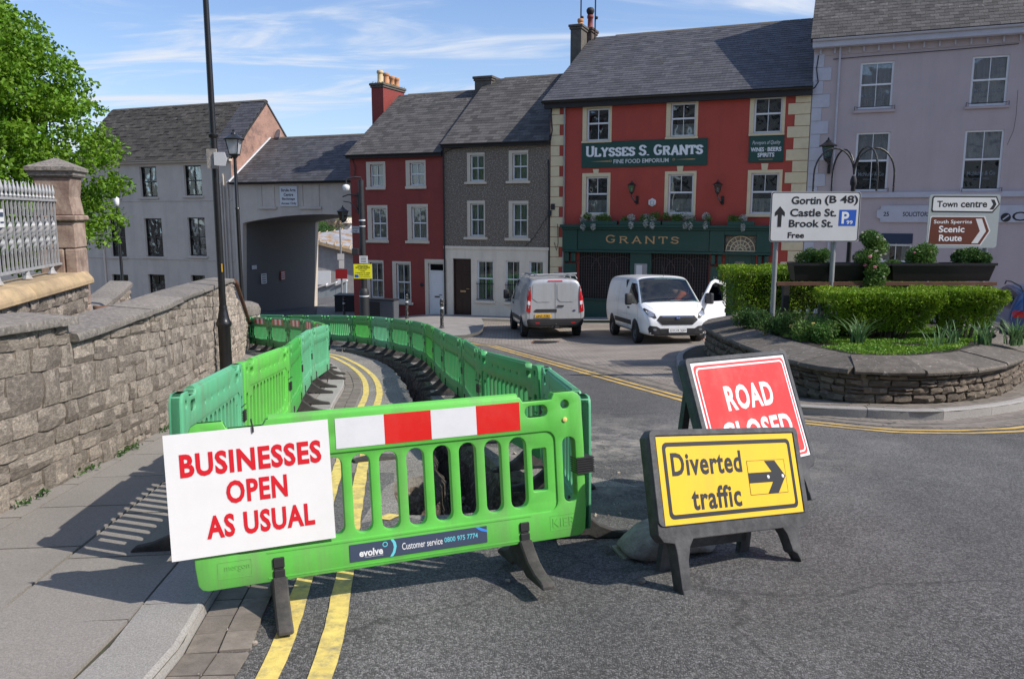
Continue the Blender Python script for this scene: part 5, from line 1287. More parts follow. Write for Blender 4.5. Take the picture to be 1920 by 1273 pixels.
# shopfront
shp = F.r(*Z3((118, 862, 915, 1200))); X0, X1, ZB, ZT = shp; sx_ = lambda q: F.r(*Z3((q, 900, q + 1, 1000)))[0]; sz_ = lambda q, xx=450: F.r(*Z3((xx, q, xx + 1, q + 1)))[3]
def part(name, x0, x1, y0, y1, z0, z1, mat, t=pub, bev=.01):
    mb = MB(); mb.box(x0, x1, y0, y1, z0, z1); me = mb.mesh(name, mat); cleanup(me, bev, 1); o = bpy.data.objects.new(name, me); link(o, t); return o
zc = sz_(866); zf1 = sz_(885); zf0 = sz_(966); zb0 = sz_(1157); zg = -1.2
part('cornice', X0 - .08, X1 + .06, -.38, 0, zc - .11, zc, m_dgreen); part('cornice', X0 - .02, X1, -.30, 0, zc - .2, zc - .112, m_dgreen)
fa = part('fascia_board', sx_(175), sx_(680), -.20, 0, zf0, zc - .202, m_dgreen)
part('moulding', X0, X1, -.26, 0, zf0 - .09, zf0 - .002, m_dgreen)
for a, c in ((118, 174), (681, 737), (860, 916)):
    part('pilaster_head', sx_(a), sx_(c), -.24, 0, zf0, zc - .202, m_dgreen); part('pilaster', sx_(a) + .06, sx_(c) - .06, -.16, 0, zg, zf0 - .55, m_dgreen)
    for q in (.1, .55): part('corbel', sx_(a) + (sx_(c) - sx_(a)) * q, sx_(a) + (sx_(c) - sx_(a)) * (q + .33), -.2, 0, zf0 - .5, zf0 - .092, m_dgreen, bev=.04)
    part('pilaster_panel', sx_(a) + .14, sx_(c) - .14, -.175, -.161, zf0 - 2.2, zf0 - .75, m_dgreen)
r = F.r(*Z3((280, 905, 566, 937))); seriftext('GRANTS', r[0], r[1], r[2], r[3], m_gold, fa, -.205, .17, .75, small=(0,))
for a, c in ((180, 376), (459, 679)):   # grilles over the shop windows
    xa, xb = sx_(a), sx_(c); part('shop_window', xa, xb, -.02, 0, zb0, zf0 - .09, m_dark)
    mb = MB(); n = int((xb - xa) / .1)
    for k in range(n + 1):
        xx = xa + (xb - xa) * k / n; mb.box(xx - .009, xx + .009, -.07, -.05, zb0, zf0 - .1)
    for zz_ in [zb0 + .12 * q for q in range(int((zf0 - zb0 - .2) / .12))]: mb.box(xa, xb, -.055, -.045, zz_, zz_ + .008)
    for q in range(3):
        cx_ = xa + (xb - xa) * (q + .5) / 3; mb.tube([(cx_ - .55 * cos(t_), -.06, zf0 - .8 + .55 * sin(t_)) for t_ in [pi * i / 10 for i in range(11)]], .016, 5)
    o = mb.build('window_grille', m_grille, pub); 
part('stall_riser', sx_(180), sx_(679), -.12, 0, zg, zb0 - .06, m_dgreen); part('shop_sill', sx_(176), sx_(681), -.2, 0, zb0 - .06, zb0 - .0, m_dgreen)
mp_ = part('menu_panel', sx_(377), sx_(458), -.14, 0, zb0, zf0 - .09, m_dgreen)
r = F.r(*Z3((400, 1020, 432, 1050))); part('menu_case', r[0] - .08, r[1] + .1, -.17, -.14, r[2] - .4, r[3] + .06, m_steel, mp_); part('menu', r[0], r[1] - .1, -.175, -.17, r[2] - .3, r[3], m_signw, mp_)
# door bay with fanlight
xa, xb = sx_(739), sx_(858); zl = sz_(966, 800); zt_ = sz_(908, 800)
part('door_bay', xa, xb, -.02, 0, zg, zt_ + .1, m_dgreen); part('door_head', xa - .02, xb + .02, -.24, 0, zt_ + .02, zc - .202, m_dgreen)
dd = part('shop_door', xa + .15, xb - .15, -.05, -.02, zg, zl - .15, m_dgreen); part('door_glass', xa + .4, xb - .4, -.06, -.051, zg + 1.0, zl - .4, m_dglass, dd)
fl = part('fanlight', xa, xb, -.05, -.02, zl, zt_, m_peb); cx_ = (xa + xb) / 2; R0 = (xb - xa) / 2 - .04; kz = (zt_ - zl - .03) / R0
mb = MB()
for rr_ in (1, .7, .42, .18): mb.tube([(cx_ + R0 * rr_ * cos(pi * i / 18), -.06, zl + .01 + R0 * kz * rr_ * sin(pi * i / 18)) for i in range(19)], .022, 5)
for i in range(1, 8): a = pi * i / 8; mb.tube([(cx_ + R0 * .18 * cos(a), -.06, zl + .01 + R0 * kz * .18 * sin(a)), (cx_ + R0 * cos(a), -.06, zl + .01 + R0 * kz * sin(a))], .014, 4)
mb.box(xa, xb, -.065, -.05, zl - .03, zl + .015); mb.build('glazing_bar', m_cquoin, fl)
for i in range(2): part('buzzer_panel', sx_(700) + .1 * i, sx_(700) + .1 * i + .04, -.18, -.176, zf0 - 1.0, zf0 - .95, m_steel)
# alarm box (six sided)
r = F.p(*Z3((458, 780))); mb = MB(); mb.lathe([(.17, 0), (.16, .07), (.14, .08)], 6, M=Matrix.Translation((r[0], 0, r[1])) @ Matrix.Rotation(pi / 2, 4, 'X'), ph=pi / 6); al = mb.build('alarm_box', m_signw, pub)
ringp(r[0] - .07, r[0] + .07, r[1] - .09, r[1] + .05, .01, .012, m_txtblk, al, -.081)
# chimneys of the pub
c1, a0, a1, zt = chim(pub, 1070, 1090, 46, 5.2, .9, m_chim, [(.7, .4, .13, .3, m_terra)], m_terra, e + 1.2)
c2, b0, b1, zt2 = chim(pub, 1096, 1109, 52, 6.2, .9, m_brick, [(.5, .4, .14, .62, m_terrar)], m_terrar, e + 2.3)
mb = MB(); mb.lathe([(.10, 0), (.14, .05), (.19, .16), (.19, .24), (.13, .33), (.03, .36)], 12, ((b0 + b1) / 2, 6.55, zt2 + .62)); mb.build('chimney_cowl', m_blackm, c2, smooth=True)
mb = MB(); mb.box(b0 - .08, b1 + .1, 6.1, 6.19, zt2 - 1.75, zt2 - 1.42); mb.box(b1, b1 + .09, 6.1, 7.0, zt2 - 1.6, zt2 - 1.1); mb.build('flashing', m_lead, c2)
for (xx, o_, zz_) in ((b0 - .12, 6.0, zt2 - 1.6), (b1 + .15, 6.3, zt2 - 1.0)):
    mb = MB(); mb.tube([(xx, o_, zz_), (xx, o_, zt2 + 5.2)], .035, 6); mb.lathe([(.07, 0), (.09, .06), (.07, .12)], 8, (xx + .06, o_ - .03, zt2 + .35)); mb.build('aerial_mast', m_blackm, pub)
# --- lavender building -----------------------------------------------------
lav = bthing('lavender_office', 'tall lavender rendered solicitors office with weathered slate roof', Wd + s_g + .01, 0, -2.9)
F = Fr(lav); e = F.p(1700, 80)[1]; e1 = F.p(1530, 92)[1]; LW = 15
wins = [((518, 285, 672, 500), (490, 506, 682, 518), 'blindfull'), ((1030, 256, 1200, 485), (1000, 488, 1205, 499), 'blindfull'), ((497, 608, 652, 878), (480, 882, 652, 890), 'blind'), ((993, 597, 1172, 876), (980, 880, 1172, 888), 'blind')]
ops = []; spec = []
for b_, c, cu in wins: B, Cc = F.r(*Z4(b_)), F.r(*Z4(c)); ops.append(B); spec.append((B, Cc, cu))
ops.append(F.r(1650, 438, 1710, 492)); gw = ops[-1]
far_w = [(ops[1][0] + 5.6, ops[1][1] + 5.6, ops[1][2], ops[1][3]), (ops[3][0] + 5.6, ops[3][1] + 5.6, ops[3][2], ops[3][3])]; ops += far_w
mb = MB(); wall_open(mb, 0, LW, -2.5, e1 + .1, ops); mb.build('wall', m_lav, lav)
for n_, (B, Cc, cu) in enumerate(spec):
    w_ = window(lav, B, sill=Cc, surm=m_lav, sillm=m_lav, curtain=cu, split=.52, dep=.10)
    mb = MB(); zq_ = Cc[3] + .13; mb.tube([(Cc[0] + .03, -.1, Cc[3]), (Cc[0] + .03, -.1, zq_), (Cc[0] + .1, -.1, zq_ - .03), (Cc[1] - .1, -.1, zq_ - .03), (Cc[1] - .03, -.1, zq_), (Cc[1] - .03, -.1, Cc[3])], .012, 5); mb.build('sill_rail', m_blackm, w_)
    cxx = (B[0] + B[1]) / 2; zz_ = B[2] + (B[3] - B[2]) * .27
    dc = M('etched_decal', (.16, .19, .21), .6, var=0) if n_ == 0 else dc
    fit('McNulty & Co', cxx - .42, cxx + .42, zz_ - .06, zz_ + .12, dc, w_, .088, .01); fit('SOLICITORS', cxx - .25, cxx + .25, zz_ - .16, zz_ - .11, dc, w_, .088, 0)
for B in far_w: window(lav, B, curtain='blind', split=.52, dep=.10)
w_ = window(lav, gw, curtain='sides', split=.6, dep=.1, bars=1); part('blind_box', gw[0], gw[1], -.03, .05, gw[3] - .35, gw[3], M('navy_awning', (.02, .035, .07), .7), w_)
zs = F.p(1700, 362)[1]; sc = part('string_course', .55, LW, -.08, 0, zs - .16, zs + .03, m_lavq, lav)
bb = F.r(*Z4((597, 945, 640, 1020))); sb_ = MB(); x0_ = bb[0]; x1_ = F.p(2100, 420)[0]; z0_, z1_ = bb[2], bb[3]
sb_.plate([(x0_ + .12, z0_), (x1_, z0_), (x1_, z1_), (x0_ + .12, z1_), (x0_ + .12, z1_ - .12), (x0_, z1_ - .16), (x0_, z0_ + .16), (x0_ + .12, z0_ + .12)], [], -.07, 0); sbo = sb_.build('sign_board', m_lavq, lav)
q = F.r(*Z4((627, 973, 653, 993))); fit('25', q[0], q[1], q[2], q[3], m_txtblk, sbo, -.0705, .02, name='lettering'); q = F.r(*Z4((716, 973, 838, 994))); fit('SOLICITORS', q[0], q[1], q[2], q[3], m_txtblk, sbo, -.0705, .02)
cxk, czk = F.p(1885, 408); mb = MB(); mb.lathe([(.15, 0), (.15, .01)], 16, M=Matrix.Translation((cxk, -.0705, czk)) @ Matrix.Rotation(pi / 2, 4, 'X')); mb.build('logo_disc', m_txtblk, sbo); flat('logo_mark', [(cxk - .10, czk - .06), (cxk - .07, czk - .09), (cxk + .1, czk + .06), (cxk + .07, czk + .09)], m_lavq, sbo, -.082)
q = F.p(1896, 416), F.p(1940, 400); fit('Conveyancing', q[0][0], q[0][0] + 3.4, q[0][1] - .07, q[1][1] + .05, m_txtblk, sbo, -.0705, .01)
# quoins, eaves, pipes
zq = .3; k = 0
while zq < e1 - .5:
    mb = MB(); mb.box(.02, .62 if k % 2 else .36, -.035, 0, zq + .004, zq + .46); me = mb.mesh('quoin', m_lavq); cleanup(me, .01, 1); link(bpy.data.objects.new('quoin', me), lav); zq += .464; k += 1
part('eaves_board', -.05, LW, -.35, 0, e1 - .02, e1 + .20, m_lavq, lav); gutter(lav, -.05, LW, e1 + .24, m_lavq, -.40, .07)
for k in range(30):
    x_ = .2 + k * .47; part('eaves_bracket', x_, x_ + .05, -.12, 0, e1 - .22, e1 - .03, m_lavq, lav, .004)
part('frieze', 0, LW, -.03, 0, e1 - .26, e1 - .024, m_lav, lav, .004)
downpipe(lav, F.p(1568, 220)[0], .3, e1, m_lavq)
roof_slates(lav, -.12, LW, -.38, e1 + .27, 5.2, e1 + 5.4, .29, .19, m_slate2, 9)
roof_body(lav, 0, LW, e1, e1 + .2, 5.2, e1 + 5.4, -2.5, m_lav)

# cables strung over the house fronts
def cable(t, pts_, name='cable', r=.018):
    f_ = Fr(t); mb = MB(); mb.tube([(f_.p(*q)[0], -.045, f_.p(*q)[1]) for q in pts_], r, 5); mb.build(name, m_blackm, t)
cable(peb, [(835, 286), (850, 279), (880, 276), (930, 274), (1000, 270), (1030, 268)]); cable(red, [(662, 297), (664, 305), (667, 315), (666, 330)]); cable(red, [(700, 294), (760, 292), (832, 288)])
cable(peb, [(1029, 300), (1030, 360), (1030, 430), (1029, 560)], r=.03); cable(peb, [(1027, 405), (1015, 425), (1000, 448), (985, 462)], r=.01)
cable(pub, [(1036, 197), (1034, 215), (1036, 245), (1033, 262), (1031, 268)], r=.03); cable(pub, [(1046, 420), (1047, 455), (1044, 470), (1040, 455)], r=.012)
cable(lav, [(1535, 105), (1531, 130), (1534, 155), (1528, 165), (1522, 168)], r=.02); cable(lav, [(1562, 112), (1620, 107), (1700, 101), (1800, 93), (1910, 83)], r=.012)
cable(lav, [(1908, 170), (1905, 215), (1900, 245), (1888, 272)], name='crack', r=.006)
for (a_, b_) in ((1028, 400), (1034, 388)): f_ = Fr(peb); q = f_.p(a_, b_); part('junction_box', q[0], q[0] + .16, -.09, 0, q[1] - .12, q[1] + .12, m_blackm, peb, .01)
q = Fr(red).p(791, 534); mb = MB(); mb.lathe([(.09, 0), (.09, .02), (.05, .035)], 12, M=Matrix.Translation((q[0], 0, q[1])) @ Matrix.Rotation(pi / 2, 4, 'X')); mb.build('door_number', m_blackm, red)
# ------------------------------------------------------------------ grey building, bridge and what is seen through its arch
OG = 3.0
def Z1(v): return [a / 1.989 for a in v]
gl_, gr_ = fac(150, 450, OG)[0], fac(440, 450, OG)[0]
gry = bthing('grey_building', 'grey rendered three storey building with black windows and dark mossy roof', gl_, OG, -4.6)
F = Fr(gry); Wd = gr_ - gl_; e = F.p(420, 297)[1]
wins = []
for b_ in ((522, 622, 585, 735), (686, 617, 752, 730), (402, 640, 447, 738), (410, 815, 468, 957), (540, 815, 606, 957), (701, 812, 767, 955), (418, 1024, 480, 1095), (553, 1024, 616, 1100), (713, 1027, 766, 1105)): wins.append(F.r(*Z1(b_)))
d_ = wins[1][0] - wins[0][0]
mb = MB(); wall_open(mb, 0, Wd, -3.5, e + .05, wins, d=.22); mb.build('wall', m_grey, gry)
rgw = random.Random(5)
for i, r in enumerate(wins):
    w_ = window(gry, r, frame=m_black, curtain='halfl' if i == 5 else None, dep=.2, split=.5, bars_low=True)
    mb = MB(); mb.box(r[0] - .1, r[1] + .1, -.09, .04, r[2] - .12, r[2] - .002); me = mb.mesh('sill', m_grey); cleanup(me, .01, 1); link(bpy.data.objects.new('sill', me), w_)
    mb = MB(); mb.box(r[0] + .003, r[0] + .012, -.004, .14, r[2], r[3]); mb.build('window_surround', m_cream, w_)
    if i != 8:
        mb = MB(); n = 11; mb.box(r[0] + .08, r[1] - .08, .24, .25, r[2] + .52, r[2] + .56)
        for k in range(n): x_ = r[0] + .1 + (r[1] - r[0] - .2) * k / (n - 1); mb.box(x_ - .015, x_ + .015, .24, .25, r[2] + .06, r[2] + .52)
        mb.build('balustrade', m_upvc, w_)
for yy in (376, 486): z_ = F.p(330, yy)[1]; part('string_course', 0, Wd - .05, -.035, 0, z_ - .05, z_ + .04, m_grey, gry)
for px_, y0_, y1_ in ((421, 345, 560), (426, 330, 560), (433, 345, 560)): x_ = F.p(px_, 450)[0]; downpipe(gry, x_, F.p(px_, y1_)[1], F.p(px_, y0_)[1], m_grey, -.06, .045)
downpipe(gry, F.p(197, 480)[0], F.p(197, 535)[1], F.p(190, 440)[1], m_cream, -.06, .05)
yr, zr = 3.1, e + 3.35
roof_slates(gry, -.1, Wd - 1.6, -.25, e, yr, zr, .34, .26, m_tile, 12, name='roof_tile', wob=.03)
roof_slates(gry, Wd - 1.6, Wd + .1, -.25, e, yr, zr, .30, .22, m_slate, 13, name='slate')
roof_body(gry, 0, Wd, e, e, yr, zr, -3.5, m_pinkg, name='gable_wall'); gutter(gry, -.1, Wd + .1, e, m_grey, -.31); ridge(gry, 0, Wd, yr, zr)
mb = MB(); mb.box(-.05, Wd + .1, -.22, 0, e - .16, e - .05); mb.build('fascia', m_grey, gry)
mb = MB(); mb.lathe([(.02, 0), (.2, .04), (.36, .13), (.37, .14), (.2, .06), (.02, .02)], 18, M=Matrix.Translation((Wd + .6, 3.4, e + 1.4)) @ Matrix.Rotation(radians(-60), 4, 'Y') @ Matrix.Rotation(radians(60), 4, 'X')); mb.tube([(Wd, 3.4, e + 1.2), (Wd + .45, 3.4, e + 1.2), (Wd + .6, 3.4, e + 1.4)], .025, 5); mb.build('satellite_dish', m_lead, gry, smooth=True)
# bridge over the lane
br_s1 = fac(684, 450, OG)[0]; bz = -4.9
bri = bthing('bridge_building', 'grey rendered archway building bridging the lane, with sign Strule Arts Centre Backstage Access Only', gr_ + .01, OG, bz)
F = Fr(bri); Wb = br_s1 - gr_ - .01; P_ = F.p; eb = P_(560, 341)[1]
arch = [P_(*q) for q in ((456, 620), (455.5, 500), (455, 419), (463, 416.5), (480, 413), (503, 409.5), (528, 406), (553, 403.8), (578, 402.5), (603, 402), (628, 402.5), (645, 403.5), (660, 406), (672, 410), (672, 620))]
out = [(0, arch[0][1])] + arch[:1] + arch[1:] + [(Wb, arch[-1][1]), (Wb, eb + .02), (0, eb + .02)]
mb = MB(); mb.plate(out, [], 0, .3); me = mb.mesh('wall', m_grey); cleanup(me); link(bpy.data.objects.new('wall', me), bri)
# passage walls and soffit running back
k = 5.0
while True:
    p = FP + FE * (gr_ + .01 + arch[1][0]) + FN * (OG + k); u_ = p.x / p.y / (cos(PIT) ** -1) 
    zq = -1.5; tt = p.y * cos(PIT) + (CH - zq) * sin(PIT)
    if 960 + FO * p.x / tt > 591 or k > 12: break
    k += .05
LPs = k
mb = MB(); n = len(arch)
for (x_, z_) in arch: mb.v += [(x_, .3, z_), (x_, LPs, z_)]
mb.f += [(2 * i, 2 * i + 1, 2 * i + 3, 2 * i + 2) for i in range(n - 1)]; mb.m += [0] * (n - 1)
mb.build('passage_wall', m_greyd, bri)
mb = MB(); mb.plate(out, [], LPs, LPs + .3); me = mb.mesh('rear_wall', m_grey); cleanup(me); link(bpy.data.objects.new('rear_wall', me), bri)
yr = min(LPs / 2 + .1, 3.3); zr = fac(560, 258, OG + yr)[1] - bz
roof_slates(bri, -.0, Wb + .5, -.25, eb, yr, zr, .31, .22, m_slate, 17)
mb = MB(); mb.add([(0, yr, zr), (Wb + .5, yr, zr), (Wb + .5, LPs + .5, eb), (0, LPs + .5, eb), (0, yr, zr - .1), (Wb + .5, yr, zr - .1), (Wb + .5, LPs + .5, eb - .1), (0, LPs + .5, eb - .1)], [(0, 1, 2, 3), (4, 7, 6, 5), (0, 4, 5, 1), (1, 5, 6, 2), (2, 6, 7, 3)]); mb.build('rear_roof', m_slate, bri)
ridge(bri, .4, Wb + .4, yr, zr); gutter(bri, 0, Wb, eb, m_blackm, -.31)
mb = MB(); a_ = Vector((.03, -.27, eb + .04)); b_ = Vector((.03, yr, zr + .04)); mb.tube([a_, b_], .06, 6); mb.build('flashing', m_lead, bri)
for a, b_ in ((489, 515), (566, 599)):
    r = F.r(a, 346, b_, 388); mb = MB(); mb.plate([(r[0], r[2]), (r[1], r[2]), (r[1], r[3]), (r[0], r[3])], [[(r[0] + .07, r[2] + .02), (r[1] - .07, r[2] + .02), (r[1] - .07, r[3] - .02), (r[0] + .07, r[3] - .02)]], -.03, 0); me = mb.mesh('blind_window', m_grey); cleanup(me); o = bpy.data.objects.new('blind_window', me); link(o, bri)
    part('sill', r[0] - .12, r[1] + .12, -.1, 0, r[2] - .12, r[2] - .002, m_grey, o)
r = F.r(526, 349.5, 558.5, 387); bo = part('notice_board', r[0], r[1], -.06, 0, r[2], r[3], m_signw, bri, .004)
for i, s_ in enumerate(('Strule Arts', 'Centre', 'Backstage', 'Access Only')):
    w_ = (r[1] - r[0]); hh = (r[3] - r[2]); zz_ = r[3] - hh * (.12 + .225 * i) ; q = (.84, .55, .74, .88)[i] * w_ / 2; c_ = (r[0] + r[1]) / 2
    fit(s_, c_ - q, c_ + q, zz_ - hh * .15, zz_, m_txtblk, bo, -.0605, .03)
m_brkred = M('notice_dark_red', (.30, .015, .02), .5)
# small notices on the passage wall (local x constant)
def notice(y0, y1, z0, z1, mat, cols, name='wall_notice'):
    x_ = arch[1][0] + .002; mb = MB(); mb.box(x_, x_ + .02, y0, y1, z0, z1); o = mb.build(name, mat, bri)
    mb = MB(); n = 4
    for k_ in range(n): zz_ = z1 - (z1 - z0) * (k_ + .7) / (n + .4); mb.box(x_ + .021, x_ + .023, y0 + (y1 - y0) * .15, y1 - (y1 - y0) * .15, zz_ - .02, zz_ + .02)
    mb.build('small_print', cols, o)
def pyz(px_, py_):
    best = None; kk = .3
    while kk < LPs:
        p = FP + FE * (gr_ + .01 + arch[1][0]) + FN * (OG + kk); u, f, d = ray(px_, py_)
        er = abs(p.x / p.y - u / f)
        if best is None or er < best[0]: best = (er, kk, CH - d * (p.y / f) - bz)
        kk += .02
    return best[1], best[2]
for (xa, ya, xb, yb, m1, m2) in ((469.5, 497, 483, 505.5, m_navy, m_txtwht), (489.5, 513, 499.5, 532, m_signw, m_txtblk), (526, 508, 535.5, 525, m_brkred, m_txtwht)):
    a = pyz(xa, (ya + yb) / 2); b_ = pyz(xb, (ya + yb) / 2); z0_ = pyz((xa + xb) / 2, yb)[1]; z1_ = pyz((xa + xb) / 2, ya)[1]; notice(a[0], b_[0], z0_, z1_, m1, m2)
# --- beyond the arch
def quad_solid(name, pts_, th, mat, parent=None):
    """planar quad of world points given thickness away from the camera"""
    mb = MB(); n = len(pts_); mb.v = [tuple(p) for p in pts_] + [(p[0], p[1] + th, p[2]) for p in pts_]
    mb.f = [tuple(range(n)), tuple(range(2 * n - 1, n - 1, -1))] + [(i, n + i, n + (i + 1) % n, (i + 1) % n) for i in range(n)]; mb.m = [0] * (n + 2)
    return mb.build(name, mat, parent)
m_rustroof = M('rusty_sheet_roof', (.26, .27, .30), .8, var=.3, vs=.8, col2=(.25, .15, .06), mix=(.48, .6))
hs = thing('distant_cottage', 'pebbledashed low building with rusty sheet roof seen through the arch', 'building', tuple(at(620, 575, 66)))
HO = Vector(hs.location)
def kid(o, O=HO): o.matrix_parent_inverse = Matrix.Translation(-O); return o
kid(quad_solid('wall', [at(560, 590, 66), at(700, 590, 66), at(700, 478, 66), at(560, 443, 66)], 9, M('far_pebbledash', (.34, .325, .31), .9, var=.2, vs=3), hs))
rf = kid(quad_solid('roof', [at(555, 443, 65.6), at(705, 481, 65.6), at(705, 422, 75), at(555, 444, 75)], .25, m_rustroof, hs))
kid(quad_solid('fascia', [at(555, 448, 65.5), at(705, 487, 65.5), at(705, 480, 65.5), at(555, 442, 65.5)], .1, m_ylstone, hs))
for k_ in range(6): a = at(585 + 14 * k_, 450 + 4 * k_, 65.5); b_ = at(600 + 14 * k_, 437 - 2 * k_, 74.5); mb = MB(); mb.tube([a + Vector((0, 0, .1)), b_ + Vector((0, 0, .1))], .06, 5); kid(mb.build('roof_seam', m_ylstone, hs))
wf = kid(quad_solid('window', [at(595, 534, 65.9), at(620, 534, 65.9), at(620, 508, 65.9), at(595, 508, 65.9)], .06, m_upvc, hs)); 
for a, b_ in ((597.5, 606.5), (609, 618.5)): kid(quad_solid('pane', [at(a, 531, 65.8), at(b_, 531, 65.8), at(b_, 510.5, 65.8), at(a, 510.5, 65.8)], .05, m_dglass, wf))
kid(quad_solid('window', [at(633, 536, 65.9), at(650, 536, 65.9), at(650, 523, 65.9), at(633, 523, 65.9)], .06, m_upvc, hs))
m_bgw = M('blue_grey_wall', (.30, .34, .37), .85, var=.08)
gwl = thing('stepped_garden_wall', 'pale blue grey stepped wall with white coping beyond the arch', 'wall', tuple(at(622, 575, 60))); GO = Vector(gwl.location)
for (a, b_, ya, yb) in ((594, 611, 541, 535), (611.5, 629, 538, 531), (629.5, 649, 536, 528)):
    kid(quad_solid('wall_panel', [at(a, 582, 60), at(b_, 580, 60), at(b_, yb, 60), at(a, ya, 60)], .4, m_bgw, gwl), GO)
    kid(quad_solid('coping_stone', [at(a - .5, ya, 59.85), at(b_ + .5, yb, 59.85), at(b_ + .5, yb - 3, 59.85), at(a - .5, ya - 3, 59.85)], .6, m_signw, gwl), GO)
kid(quad_solid('gate', [at(636, 568, 59.9), at(641.5, 568, 59.9), at(641.5, 549, 59.9), at(636, 549, 59.9)], .08, m_dgreen, gwl), GO)
ps = thing('sign_pole', 'thin grey pole with two white notices and a red notice beyond the arch', 'sign', tuple(at(641, 569, 55))); SO = Vector(ps.location)
mb = MB(); mb.tube([at(642, 569, 55), at(637.5, 427, 55)], .06, 6); kid(mb.build('pole', m_steel, ps), SO)
for (a, ya, b_, yb, mt, tx) in ((632.5, 476, 645, 487.5, m_signw, m_txtblk), (635.5, 488.5, 645, 503.5, m_signw, m_txtblk), (629, 505, 651, 523, m_brkred, m_txtwht)):
    pn = kid(quad_solid('notice', [at(a, yb, 54.9), at(b_, yb, 54.9), at(b_, ya, 54.9), at(a, ya, 54.9)], .03, mt, ps), SO)
    for k_ in range(4): yy = ya + (yb - ya) * (.2 + .2 * k_); kid(quad_solid('small_print', [at(a + 2.5, yy + .9, 54.86), at(b_ - 2.5, yy + .9, 54.86), at(b_ - 2.5, yy - .5, 54.86), at(a + 2.5, yy - .5, 54.86)], .01, tx, pn), SO)
# hills
mb = MB(); nx, ny = 90, 14
for j in range(ny):
    for i in range(nx):
        x_ = -700 + 1400 * i / (nx - 1); y_ = 150 + 60 * j; h_ = (-9 + 16 * sst(0, 6, j) + 10 * noise.noise(Vector((x_ / 130, y_ / 130, 2))) + 4 * noise.noise(Vector((x_ / 40, y_ / 40, 7)))) 
        if j == 0: h_ = -14
        mb.v.append((x_, y_, h_))
for j in range(ny - 1):
    for i in range(nx - 1): a = j * nx + i; mb.f.append((a, a + 1, a + nx + 1, a + nx)); mb.m.append(0)
tag(mb.build('hills', M('hill_fields', (.10, .13, .04), .95, var=.3, vs=.02, col2=(.13, .10, .06), mix=(.45, .55)), smooth=True), kind='structure')
rg = random.Random(14)
for n_, (px_, py_, D_, w_, h_, mt) in enumerate(((599, 428, 120, 1.5, 1.3, m_plant), (611, 433, 118, 1.7, 1.0, m_dplant), (632, 422, 130, 3.2, 3.0, m_bark), (594, 436, 112, 1.2, .9, m_dplant))):
    c = at(px_, py_, D_); vs, fs = leaves(1500, lambda: ((lambda v: (c + Vector((v.x * w_, v.y * w_, v.z * h_)), v))(Vector((rg.gauss(0, .38), rg.gauss(0, .38), rg.gauss(0, .38))))), .28 if mt is not m_bark else .35, rg, aspect=.6 if mt is not m_bark else .18)
    t = thing('bush' if mt is not m_bark else 'bare_tree', ('bright green bush beyond the cottage roof', 'dark green bush beyond the cottage roof', 'bare grey tree on the hillside through the arch', 'low dark bush left of the bright bush beyond the arch')[n_], 'bush' if mt is not m_bark else 'tree', (c.x, c.y, c.z - h_))
    mb = MB(); mb.add(vs, fs); o = mb.build('foliage', mt, t); o.matrix_parent_inverse = Matrix.Translation(-Vector(t.location)); o['kind'] = 'stuff'
    mb = MB(); mb.tube([(0, 0, -6), (0, 0, h_)], [.3, .15], 6); mb.build('trunk', m_bark, t)
for (a, ya, b_, yb, lab, mt) in ((641, 405, 650, 413, 'small cream house on the hillside seen above the cottage roof', m_cream), (646, 418, 656, 430, 'small white house beside the red house on the hillside', m_signw), (604, 404, 628, 425, 'long tan house on the hillside behind the bushes', m_ylstone)):
    t = thing('hillside_house', lab, 'house', tuple(at((a + b_) / 2, yb, 150))); O_ = Vector(t.location)
    o = quad_solid('wall', [at(a, yb + 6, 150), at(b_, yb + 6, 150), at(b_, (ya + yb) / 2, 150), at(a, (ya + yb) / 2, 150)], 6, mt, t); o.matrix_parent_inverse = Matrix.Translation(-O_)
    p0, p1, p2, p3 = at(a - 1, (ya + yb) / 2, 149.6), at(b_ + 1, (ya + yb) / 2, 149.6), at(b_ + 1, ya, 153), at(a - 1, ya, 153)
    o = quad_solid('roof', [p0, p1, p2, p3], .4, m_slate, t); o.matrix_parent_inverse = Matrix.Translation(-O_)
# --- terrace on the far side of the street, behind the camera (mirrored in the windows)
for n_, (x0_, w_, h_, mt) in enumerate(((-26, 9, 11.5, m_cream), (-16.8, 8, 12.2, m_grey), (-8.6, 8, 11.2, m_stone), (-.4, 9, 12.2, m_cream), (8.8, 9, 11.4, m_lav), (18, 11, 12.5, m_grey), (-37, 10.8, 12.5, m_stone), (-49, 11.8, 13, m_red), (-62, 12.8, 13.5, m_grey))):
    t = thing('opposite_house', ('cream', 'grey', 'brownish', 'wide cream', 'lilac', 'wide grey', 'brown stone', 'dark red', 'far grey')[n_] + ' rendered house across the street behind the viewpoint', 'house', (x0_ + w_, -19 + n_ * .3, .6), pi)
    ops = []
    for q in range(3):
        for lv in range(4): xx = w_ * (q + .5) / 3; ops.append((xx - .5, xx + .5, 1 + lv * 2.8, 2.6 + lv * 2.8))
    mb = MB(); wall_open(mb, 0, w_, -1, h_, ops); mb.build('wall', mt, t)
    for o_ in ops: mb = MB(); mb.box(o_[0], o_[1], .12, .16, o_[2], o_[3]); mb.build('window', m_dglass, t)
    mb = MB(); mb.add([(-.1, -.3, h_), (w_ + .0, -.3, h_), (w_, 4.5, h_ + 3), (-.1, 4.5, h_ + 3), (w_, 9, h_), (-.1, 9, h_)], [(0, 1, 2, 3), (3, 2, 4, 5), (1, 4, 2), (0, 3, 5)]); mb.build('roof', m_slate, t)
